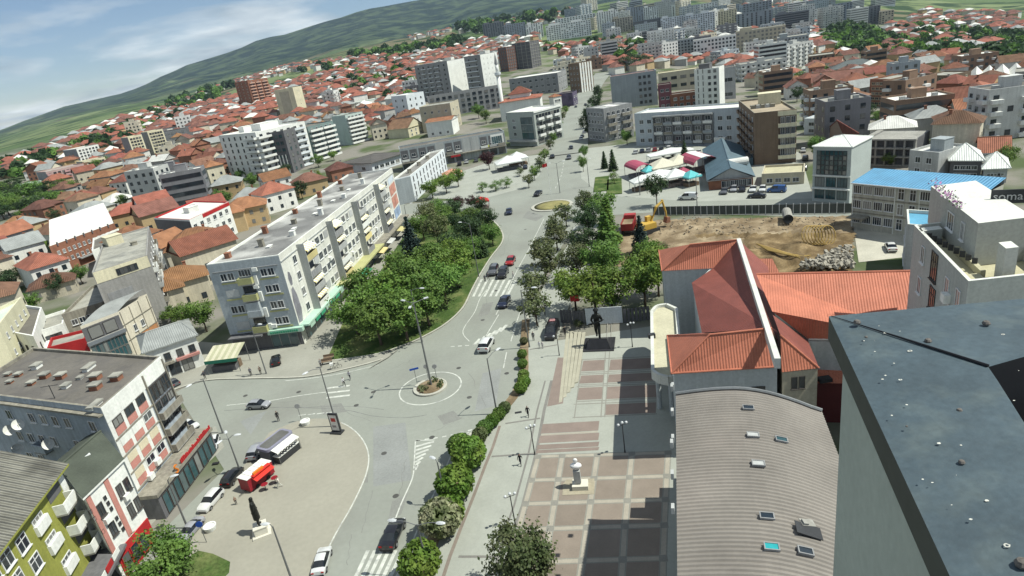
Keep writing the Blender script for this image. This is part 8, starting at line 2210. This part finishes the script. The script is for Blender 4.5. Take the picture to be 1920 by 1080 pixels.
mb = MB();mb.box(-2.0,-2.5,0,2.2,-1.2,1.15,0);mb.box(-2.05,-2.55,1.15,2.25,-1.15,1.22,1);mb.build('counter',[DARKM,WHITE],o)
rsk = random.Random(6)
for k in range(6):
	mb = MB();x = -1.7 + .6 * k;mb.box(x,-2.76,1.62,x + .42,-2.73,2.08,0);mb.box(x + .14,-2.775,1.7 + .2 * rsk.random(),x + .3,-2.765,1.85 + .15 * rsk.random(),1);mb.build('awning_letter',[BLK,ROOF_W],o)
for x in (-2.1,2.2):
	mb = MB();mb.tube([(x,-2.65,0),(x,-2.65,2.15)],.04,6);mb.build('post',METAL,o)
# red food kiosk
RW = mat('deep_red_paint',(.22,.014,.022),rough=.45,var=.1);g = gp(486,905);o = empty('food_kiosk',(g.x,g.y,.08),R(60),'red food kiosk with white roof panels and orange sign','kiosk',None,.74)
mb = MB();mb.box(-2.3,-1.0,.3,2.3,1.0,2.25);mb.build('cabin',RW,o)
for k in range(5):
	mb = MB();mb.box(-2.35 + .94 * k,-1.05,2.25,-2.35 + .94 * k + .88,1.1,2.36);mb.build('roof_panel',ROOF_W,o)
mb = MB();mb.box(-1.5,-1.55,2.3,1.7,-.9,2.42,0);mb.face([(-1.6,-1.06,2.2),(1.8,-1.06,2.2),(1.8,-2.1,1.8),(-1.6,-2.1,1.8)],0);mb.build('flap',mat('bright_red_paint',(.5,.03,.02),rough=.5,var=.1),o)
mb = MB();mb.box(-1.2,-1.3,2.43,.6,-1.0,2.75);mb.build('sign',ORANGE,o)
mb = MB();mb.tube([(-2.3,0,.35),(-3.6,0,.3)],.05,6);mb.build('drawbar',DARKM,o)
for x in (-1.0,1.0):
	mb = MB();mb.lathe([(.3,-.1),(.33,0),(.3,.1)],12);link('wheel',mb.mesh('wheel',TY),o,Matrix.Translation((x,-1.0,.33)) @ Matrix.Rotation(R(90),4,'X'))
for k,(x,y_,lab) in enumerate(((-1.0,-2.6,'left'),(.6,-2.9,'right'))):
	M4 = o.matrix_basis @ Matrix.Translation((x,y_,0));t = empty('snack_table',M4.translation,1.0,'%s small red snack table in front of the red food kiosk' % lab,'table','snack tables');mb = MB();mb.lathe([(.36,.72),(.38,.74),(.36,.76)],14);mb.build('table_top',RW,t);mb = MB();mb.tube([(0,0,0),(0,0,.72)],.04,6);mb.lathe([(.22,0),(.2,.04)],10);mb.build('leg',DARKM,t)
# round planters, bollards
for px,py,lab in ((574,796,'round concrete planter near sign post on the square tip'),(396,994,'white round planter beside silver saloon at street edge')):
	g = gp(px,py);mb = MB();mb.lathe([(.5,0),(.6,.35),(.62,.5),(.5,.5),(.48,.38),(.05,.4)],18);po = mb.build('planter',WHITE);po.location = (g.x,g.y,.09);tag(po,lab,'planter')
# market stall awning by the long block
g = gp(432,690);o = empty('awning_stall',(g.x,g.y,.12),R(-5),'stall with pale striped awning and green valance before long apartment block','stall')
mb = MB()
for k in range(10): mb.face([(-2.6 + .52 * k,-1.8,2.3),(-2.6 + .52 * (k + 1),-1.8,2.3),(-2.6 + .52 * (k + 1),1.8,3.2),(-2.6 + .52 * k,1.8,3.2)],k % 2)
mb.build('awning',[mat('awning_cream',(.48,.46,.34),var=.1),mat('awning_stripe',(.36,.36,.24),var=.1)],o)
mb = MB();mb.face([(-2.6,-1.81,2.3),(2.6,-1.81,2.3),(2.6,-1.84,1.75),(-2.6,-1.84,1.75)]);mb.build('valance',mat('valance_green',(.02,.14,.09),var=.1),o)
for x in (-2.5,2.5):
	for y_ in (-1.75,1.75): mb = MB();mb.tube([(x,y_,0),(x,y_,2.3 if y_ < 0 else 3.2)],.05,6);mb.build('post',METAL,o)
mb = MB();mb.box(-2.2,-1.2,0,1.6,-.4,.9,0);mb.box(-2.2,-.3,0,1.8,.6,1.2,1);mb.build('counter',[DARKW,BROWN],o)
# bicycle / moped at the kerb
g = gp(631,692);o = empty('bicycle',(g.x,g.y,.02),R(10),'bicycle with white box leaning at the park corner kerb','bicycle')
for x in (-.5,.5):
	mb = MB();pts = [(x + .33 * math.cos(t),0,.33 + .33 * math.sin(t)) for t in [2 * math.pi * k / 16 for k in range(17)]];mb.tube(pts,.025,5,cap=False);mb.build('wheel',TY,o)
mb = MB()
for a,b_ in (((-.5,0,.33),(-.15,0,.85)),((-.15,0,.85),(.42,0,.9)),((.42,0,.95),(.5,0,.33)),((-.05,0,.35),(.4,0,.85)),((-.5,0,.33),(-.05,0,.35))): mb.tube([a,b_],.025,5)
mb.tube([(.38,-.25,1.0),(.38,.25,1.0)],.02,5);mb.build('frame',DARKM,o);mb = MB();mb.box(-.75,-.2,.75,-.3,.2,1.1);mb.build('box',WHITE,o);mb = MB();mb.box(-.28,-.08,.88,0,.08,.94);mb.build('saddle',BLK,o)
# benches at park corner
for k,(px,py) in enumerate(((618,676),(614,684))):
	g = gp(px,py);o = empty('park_bench',(g.x,g.y,.14),R(5),'%s park bench at the lawn corner' % ('rear','front')[k],'bench','park benches')
	mb = MB();mb.box(-.8,-.2,.42,.8,.2,.48);mb.build('seat',BROWN,o);mb = MB();mb.box(-.8,.18,.5,.8,.24,.85);mb.build('backrest',BROWN,o)
	for x in (-.65,.65): mb = MB();mb.box(x - .04,-.18,0,x + .04,.2,.42);mb.build('leg',DARKM,o)
# flagpoles
FLAG = mat('flag_red',(.42,.03,.03),rough=.8,var=.15,scale=1.5)
def flagpole(px,py,topy,label,side=1):
	g = gp(px,py);H = hgt((px,py),topy);o = empty('flagpole',(g.x,g.y,g.z + .1),0,label,'flagpole','flagpoles');mb = MB();mb.tube([(0,0,0),(0,0,H)],[.06,.04],8);mb.build('pole',WHITE,o)
	mb = MB();nx,ny = 10,6;vs = [(side * 1.35 * i / nx,.12 * math.sin(i * .9) * i / nx,H - .05 - .95 * j / ny - .25 * (i / nx) ** 1.5) for j in range(ny + 1) for i in range(nx + 1)]
	mb.raw(vs,[(j * (nx + 1) + i,j * (nx + 1) + i + 1,(j + 1) * (nx + 1) + i + 1,(j + 1) * (nx + 1) + i) for j in range(ny) for i in range(nx)]);mb.build('flag',FLAG,o,True)
flagpole(1074,605,555,'flagpole with red flag behind the soldier monument');flagpole(1033,364,306,'flagpole with dark red flag on far roundabout',-1)
# far roundabout island
g = gp(1035,386);r0 = (gp(1073,384) - g).length;o = empty('roundabout_island',(g.x,g.y,0),0,'yellowish grass roundabout island at the far crossing','traffic island')
mb = MB();mb.lathe([(r0,0),(r0,.2),(r0 - .3,.22)],32);mb.build('kerb',kerbm,o);mb = MB();mb.lathe([(r0 - .3,.2),(r0 * .5,.3),(.1,.34)],24);mb.build('turf',mat('dry_turf',(.22,.20,.08),var=.25,scale=.5),o,True)
# low fence and white panel behind the monument
g0,g1 = gp(1100,610),gp(1168,606);o = empty('white_site_panel',(g0.x,g0.y,.1),math.atan2(g1.y - g0.y,g1.x - g0.x),'plain white hoarding panel behind the soldier monument','hoarding');Lp = (g1 - g0).length
mb = MB();mb.box(0,-.05,0,Lp,.05,2.6);mb.build('board',ICE,o)
for k in range(4): mb = MB();mb.box(Lp * k / 3 - .05,.05,0,Lp * k / 3 + .05,.15,2.5);mb.build('post',METAL,o)
for (a,b_),lab in ((((1052,606),(1099,610)),'dark garden fence left of white hoarding panel'),(((1170,606),(1220,600)),'dark garden fence right of white hoarding panel')):
	g0,g1 = gp(*a),gp(*b_);Lp = (g1 - g0).length;o = empty('garden_fence',(g0.x,g0.y,.05),math.atan2(g1.y - g0.y,g1.x - g0.x),lab,'fence');n_ = int(Lp / .5)
	sl = MB();sl.box(.02,-.02,0,.44,.02,2.2);sl = sl.mesh('slat',DARKW)
	for k in range(n_): link('slat',sl,o,Matrix.Translation((k * Lp / n_,0,0)))
	mb = MB();mb.box(0,.02,.4,Lp,.07,.5);mb.box(0,.02,1.8,Lp,.07,1.9);mb.build('rail',DARKM,o)
g = gp(1085,612);tree('l2','olive',1085,612,1.1,'low clipped bush below the red flag',wide=2.2)
# hoarding along the building site
g0,g1 = gp(1225,404),gp(1597,400);d = (g1 - g0);Lp = d.length;o = empty('site_hoarding',(g0.x,g0.y,0),math.atan2(d.y,d.x),'long dark hoarding with pale posts along the building site street','hoarding');n_ = 30
pm = MB();pm.box(.04,-.03,.1,Lp / n_ - .04,.03,2.0);pm = pm.mesh('panel',mat('hoarding_green_grey',(.07,.08,.075),rough=.7,var=.15));sm = MB();sm.box(-.06,-.06,0,.06,.06,2.2);sm = sm.mesh('post',FR_W)
for k in range(n_):
	link('panel',pm,o,Matrix.Translation((k * Lp / n_,0,0)));link('post',sm,o,Matrix.Translation((k * Lp / n_,-.02,0)))
# concrete pipe, cable coils, rubble
g = gp(1478,424);g2 = gp(1474,408);o = empty('concrete_pipe',(g.x,g.y,.5),0,'large concrete pipe lying on the site soil','pipe');mb = MB();dv = (g2 - g);mb.tube([(0,0,.9),(dv.x * .9,dv.y * .9,.9)],.9,16,0,False);mb.tube([(0,0,.9),(dv.x * .9,dv.y * .9,.9)],.72,16,0,False);mb.build('barrel',CONCR,o)
OCHC = mat('ochre_cable',(.36,.25,.08),rough=.7,var=.15)
for k in range(7):
	g = gp(1516 + 6 * k,466);mb = MB();R_ = 2.2;mb.tube([(R_ * .55 * math.cos(t),R_ * .25 * math.sin(t),1.5 + R_ * .7 * math.sin(t)) for t in [2 * math.pi * i / 22 for i in range(23)]],.09,6,0,False);c_ = mb.build('cable_coil',OCHC);c_.location = (g.x,g.y,.9);tag(c_,'%s ring of ochre pipe coil standing in the pit' % 'first second third fourth fifth sixth last'.split()[k],'pipe coil','ochre pipe coils')
for k in range(6):
	a,b_ = gp(1418 + 4 * k,470 + 3 * k),gp(1500 + 4 * k,498 - k);mb = MB();mb.tube([(0,0,.1 + .05 * k),((b_ - a).x * .5,(b_ - a).y * .5 - .4 * k,.25),((b_ - a).x,(b_ - a).y,.1)],.1,6);c_ = mb.build('ochre_pipe',OCHC);c_.location = (a.x,a.y,1.2);tag(c_,'%s loose ochre pipe on the pit slope' % 'topmost second third fourth fifth lowest'.split()[k],'pipe','loose ochre pipes')
rs = random.Random(31);mb = MB()
for k in range(520):
	px,py = rs.uniform(1500,1598),rs.uniform(474,512)
	if py < 512 - (px - 1490) * .42: continue
	g = gp(px,py);s = rs.uniform(.1,.42);M4 = Matrix.Translation((g.x,g.y,0.7 + rs.random() * .8)) @ Matrix.Rotation(rs.uniform(0,3),4,Vector((rs.random(),rs.random(),rs.random() + .1)).normalized());mb.box(-s,-s * .7,-s * .5,s,s * .7,s * .5,0,M4)
tag(mb.build('rubble',mat('broken_concrete',(.29,.27,.225),var=.2,scale=1.2)),'heap of broken concrete at the pit edge','rubble',None,'stuff')
mb = MB()
for k in range(220):
	px,py = rs.uniform(1235,1590),rs.uniform(412,444);g = gp(px,py);s = rs.uniform(.05,.22);mb.box(-s,-s * .7,-s * .5,s,s * .7,s * .5,0,Matrix.Translation((g.x,g.y,.5 + rs.random() * .3)) @ Matrix.Rotation(rs.uniform(0,3),4,Vector((rs.random(),rs.random(),1)).normalized()))
tag(mb.build('site_stones',mat('site_stone',(.24,.2,.145),var=.25,scale=1.2)),'stones and clods scattered over the site soil','stones',None,'stuff')
# red tipper lorry
g = gp(1180,434);q = gp(1192,400);o = empty('tipper_lorry',(g.x,g.y,.08),math.atan2(q.y - g.y,q.x - g.x),'red tipper lorry seen from behind on the site track','lorry');TR = mat('tipper_red',(.30,.035,.035),rough=.5,var=.2)
mb = MB();
for x0,y0,x1,y1,z0,z1 in ((-3.2,-1.25,1.6,1.25,1.1,1.25),(-3.2,-1.25,1.6,-1.15,1.25,2.6),(-3.2,1.15,1.6,1.25,1.25,2.6),(-3.2,-1.15,-3.1,1.15,1.25,2.5),(1.5,-1.15,1.6,1.15,1.25,2.9)): mb.box(x0,y0,z0,x1,y1,z1)
for k in range(5): mb.box(-2.9 + k * 1.05,-1.33,1.2,-2.75 + k * 1.05,-1.25,2.6);mb.box(-2.9 + k * 1.05,1.25,1.2,-2.75 + k * 1.05,1.33,2.6)
mb.build('tipper_body',TR,o);mb = MB();mb.box(-3.0,-1.1,1.3,1.5,1.1,2.2);mb.build('load',dirtm,o)
mb = MB();mb.box(1.8,-1.2,.7,3.6,1.2,2.9);mb.box(1.75,-1.15,2.9,3.3,1.15,3.0);mb.build('cab',TR,o);mb = MB();mb.box(3.6,-1.0,1.8,3.63,1.0,2.7);mb.build('windscreen',CG,o);mb = MB();mb.box(-3.2,-.5,.7,3.5,.5,1.05);mb.build('chassis',DARKM,o)
for x in (-2.4,-1.1,2.7):
	for y_ in (-1.05,1.05): mb = MB();mb.lathe([(.2,-.17),(.5,-.17),(.52,0),(.5,.17),(.2,.15)],14);link('wheel',mb.mesh('wheel',TY),o,Matrix.Translation((x,y_,.52)) @ Matrix.Rotation(R(90),4,'X'))
# excavator
g = gp(1216,436);o = empty('excavator',(g.x,g.y,.1),R(20),'yellow excavator with bent boom behind the dark spruce','excavator');YM = mat('machine_yellow',(.46,.30,.06),rough=.5,var=.2)
for y_ in (-1.2,1.2): mb = MB();mb.box(-1.9,y_ - .3,0,1.9,y_ + .3,.85);mb.build('track',DARKM,o)
mb = MB();mb.box(-2.0,-1.3,.95,1.2,1.3,2.1);mb.build('upper_body',YM,o);mb = MB();mb.box(.1,.3,2.1,1.4,1.25,3.1);mb.build('cab',YM,o);mb = MB();mb.box(1.4,.4,2.2,1.42,1.15,3.0);mb.build('windscreen',CG,o)
mb = MB();mb.tube([(.8,0,1.8),(2.2,0,4.8),(4.0,0,5.8)],[.28,.32,.22],6);mb.build('boom',YM,o);mb = MB();mb.tube([(3.7,0,6.0),(4.5,0,3.2),(4.6,0,2.0)],[.22,.2,.15],6);mb.build('stick',YM,o);mb = MB();mb.prism([(4.1,1.0),(5.1,1.0),(5.1,2.1),(4.4,2.2)],-.6,.6);link('bucket',mb.mesh('bucket',BRICK),o,Matrix.Rotation(R(90),4,'X'))
# garden fountain bowl, yellow umbrella
g = gp(1100,438);o = empty('round_fountain',(g.x,g.y,.1),0,'round stone fountain basin in the garden beside promenade','fountain');mb = MB();mb.lathe([(2.2,0),(2.2,.5),(1.9,.5),(1.88,.3)],24);mb.build('basin',CONCR,o);mb = MB();mb.lathe([(1.88,.28),(.1,.3)],24);mb.build('water',mat('fountain_water',(.12,.17,.16),rough=.1,var=.1),o);mb = MB();mb.lathe([(.25,.2),(.15,.8),(.6,1.0),(.55,1.05),(.1,.95)],14);mb.build('bowl',CONCR,o)
# ------------------------------------------------------------------ market tents
def tent(px,py,w,d,h,M_,label,kind='pyramid',rz=0.0,name='market_tent'):
	g = gp(px,py);o = empty(name,(g.x,g.y,g.z + .02),rz,label,'tent','market tents');mb = MB()
	if kind == 'pyramid':
		A,B,C,D = (-w / 2,-d / 2,h),(w / 2,-d / 2,h),(w / 2,d / 2,h),(-w / 2,d / 2,h)
		for q in ((A,B),(B,C),(C,D),(D,A)): mb.face([q[0],q[1],(0,0,h + .35 * min(w,d))]);mb.face([(q[0][0],q[0][1],h - .35),(q[1][0],q[1][1],h - .35),q[1],q[0]])
	else:
		n_ = 8
		for k in range(n_):
			t0,t1 = math.pi * k / n_,math.pi * (k + 1) / n_;p0,p1 = (-w / 2 * math.cos(t0),h + .28 * w * math.sin(t0)),(-w / 2 * math.cos(t1),h + .28 * w * math.sin(t1))
			mb.face([(p0[0],-d / 2,p0[1]),(p1[0],-d / 2,p1[1]),(p1[0],d / 2,p1[1]),(p0[0],d / 2,p0[1])],1 if k in (3,4) and isinstance(M_,list) else 0)
	mb.build('canopy',M_,o)
	for x in (-w / 2 + .1,w / 2 - .1):
		for y_ in (-d / 2 + .1,d / 2 - .1): p = MB();p.tube([(x,y_,0),(x,y_,h)],.06,5);p.build('post',METAL,o)
	s = MB();s.box(-w / 2 + .3,-d / 4,0,w / 2 - .3,d / 4,.9,0);s.build('stall_table',(BROWN,DARKW,mat('goods',(.2,.16,.14),var=.6,scale=1.5))[int(px) % 3],o)
	return o
PKT = mat('plum_canvas',(.30,.06,.10),rough=.8,var=.12);TQ = mat('turquoise_canvas',(.10,.42,.44),rough=.8,var=.1);WT = mat('white_canvas',(.58,.60,.58),rough=.8,var=.1);CT = mat('cream_canvas',(.52,.50,.40),rough=.8,var=.1)
for q in ((1198,332,5,9,2.8,[PKT,PKT],'plum red vaulted market tent at the left end of market','vault',.15),(1310,322,7,10,3.0,[PKT,WT],'plum red vaulted market tent with white stripe beside blue warehouse','vault',.1),(1218,336,3.6,3.6,2.6,TQ,'turquoise market umbrella behind white tents, left','pyramid',.2),(1244,330,8,6,3.0,CT,'cream peaked market tent in the middle','pyramid',.1),(1274,322,7,6,2.8,CT,'cream flat market tent toward the plum one','pyramid',.1),(1238,350,12,5,2.8,WT,'long white market tent facing the street','pyramid',.05),(1268,348,6,5,2.8,WT,'white market tent right of the long one','pyramid',.05),(1296,348,4,4,2.6,TQ,'turquoise market umbrella at the right front','pyramid',.3),(1206,356,6,4,2.6,WT,'white market tent at the left front corner','pyramid',.1),(1258,300,14,4,2.4,WT,'long pale canopy over the back row of market','pyramid',.05),(1282,338,3,3,2.5,PKT,'small plum red market umbrella','pyramid',.2)): tent(*q)
for px,py,w,lab in ((955,318,9,'large white umbrella terrace by glass corner house, left'),(972,310,7,'large white umbrella terrace by glass corner house, right')): tent(px,py,w,6,2.8,WT,lab,'pyramid',.1,'cafe_canopy')
tent(850,338,7,4,2.6,mat('salmon_canvas',(.5,.24,.17),var=.1),'salmon cafe canopy at the end of white wing building','pyramid',.1,'cafe_canopy');tent(905,392,4,3,2.4,FLAG,'small red umbrella beside plum leaved trees','pyramid',.1,'cafe_canopy')
# low beds with benches on the market lawn
for k,(px,py) in enumerate(((1128,345),(1152,350))):
	g = gp(px,py);mb = MB();mb.box(-2,-9,0,2,9,.18);po = mb.build('lawn_strip',grassm);po.location = (g.x,g.y,.02);po.rotation_euler = (0,0,R(-12));po['kind'] = 'structure'
# drains in the road
for px,py,lab in ((972,775,'drain'),(405,870,'drain'),):
	g = gp(px,py);mb = MB();mb.box(-.4,-.2,0,.4,.2,.01);po = mb.build('drain_grate',BLK,prom);po.location = (g.x,g.y,.128)
# overhead cable poles, poles in market
for k,(px,py,ty) in enumerate(((1307,386,330),(1200,366,320),(1105,350,300))): street_lamp(px,py,ty,'%s slim pole beside the market street' % ('right','middle','left')[k],(1,0),1,.5,'market poles')
# ------------------------------------------------------------------ keep the houses and garden trees that show; the rest joins the far town
from mathutils.bvhtree import BVHTree
bpy.context.view_layer.update()
_v,_f,_own = [],[],[]
for o in bpy.data.objects:
	if o.type != 'MESH' or o.parent is None or o.name.split('.')[0] not in ('wall','roof','crown'): continue
	cat = o.parent.get('category')
	if o.name.startswith('crown'):
		if not (o.parent.get('label') or '').startswith('garden tree '): continue
		bb = [o.matrix_world @ Vector(c) for c in o.bound_box];k = len(_v);_v += [c.lerp(sum(bb,Vector()) / 8,.25) for c in bb]
		for q in ((0,1,2,3),(4,5,6,7),(0,1,5,4),(2,3,7,6)): _f.append([k + i for i in q]);_own.append(o.parent.name)
		continue
	k = len(_v);mw = o.matrix_world;_v += [mw @ v.co for v in o.data.vertices]
	for p in o.data.polygons: _f.append([k + i for i in p.vertices]);_own.append(o.parent.name)
_bvh = BVHTree.FromPolygons(_v,_f)
def shows(o,pts):
	for p in pts:
		px,py,w = proj(p)
		if not (-5 < px < 1925 and -5 < py < 1085): continue
		d = (Vector(p) - CAM);L = d.length
		hit,nr,idx,ds = _bvh.ray_cast(CAM,d.normalized(),L + 60)
		if idx is not None and _own[idx] == o.name: return True
	return False
gone = []
for o in HOUSES + [t for t in TREES if (t.get('label') or '').startswith('garden tree ')]:
	b = o.location;s = o.scale.z
	if o['category'] == 'tree': pts = [b + Vector((dx,0,z)) for dx,z in ((0,9 * s),(2 * s,7 * s),(-2 * s,7 * s),(0,6 * s),(1 * s,8 * s))]
	else:
		h = max(v[2] for v in o.children[1].bound_box) if o.children else 6;pts = [b + Vector((dx,dy,h - q)) for dx,dy,q in ((0,0,.4),(3,0,1),(-3,0,1),(0,-3.2,1.2),(4.5,-2,2.4),(-4.5,-2,2.4),(1.5,-1.5,.8),(-1.5,-1.5,.8),(0,-4.5,3.5),(2.5,-4,4))]
	if not shows(o,pts): gone.append(o)
for o in BLOCKS:
	b = o.location;h = max(c.bound_box[1][2] for c in o.children if c.name.startswith('wall'));px,py,_ = proj(b)
	if not shows(o,[b + Vector((dx,-6,h * q)) for dx in (-7,-3,0,3,7) for q in (.97,.8,.5)] + [b + Vector((dx,0,h - .4)) for dx in (-5,0,5)]): gone.append(o)
	else: o['label'] = o['label'] + ' ' + whereabouts(px,py)
keep = [o for o in HOUSES if o not in gone]
keep.sort(key=lambda o: (o.location - CAM).length)
print('houses kept',len(keep),'hidden',len(gone))
_rm = []
for o in gone + keep[300:]: _rm += [o] + list(o.children)
bpy.data.batch_remove(_rm)
# a label for each: neighbours that look alike are told apart by their order
_by = {}
for o in bpy.data.objects:
	if o.parent is None and o.get('label') and (o.get('category') in ('house','tree') or o.name.startswith('town_block')): _by.setdefault(o['label'],[]).append(o)
_ord = 'second third fourth fifth sixth seventh eighth ninth tenth'.split()
for lab,os_ in _by.items():
	if len(os_) < 2: continue
	os_.sort(key=lambda o: proj(o.location)[0]);n_ = len(os_)
	for k,o in enumerate(os_): o['label'] = lab + ', ' + ('leftmost' if k == 0 else 'rightmost' if k == n_ - 1 else _ord[k - 1] + ' from left')
# haze: thin even air round everything on the ground
hb = MB();hb.box(-11000,-400,-900,11000,9200,1000)
HM = bpy.data.materials.new('thin_air');HM.use_nodes = True
hn = HM.node_tree.nodes;hn.remove(hn['Principled BSDF']);pv = hn.new('ShaderNodeVolumePrincipled')
pv.inputs['Color'].default_value = (.58,.74,.93,1);pv.inputs['Density'].default_value = 0.000045;pv.inputs['Anisotropy'].default_value = 0.2
HM.node_tree.links.new(pv.outputs[0],hn['Material Output'].inputs['Volume'])
hz_o = hb.build('haze',HM);tag(hz_o,'thin bluish haze over the far hills','haze',None,'stuff')
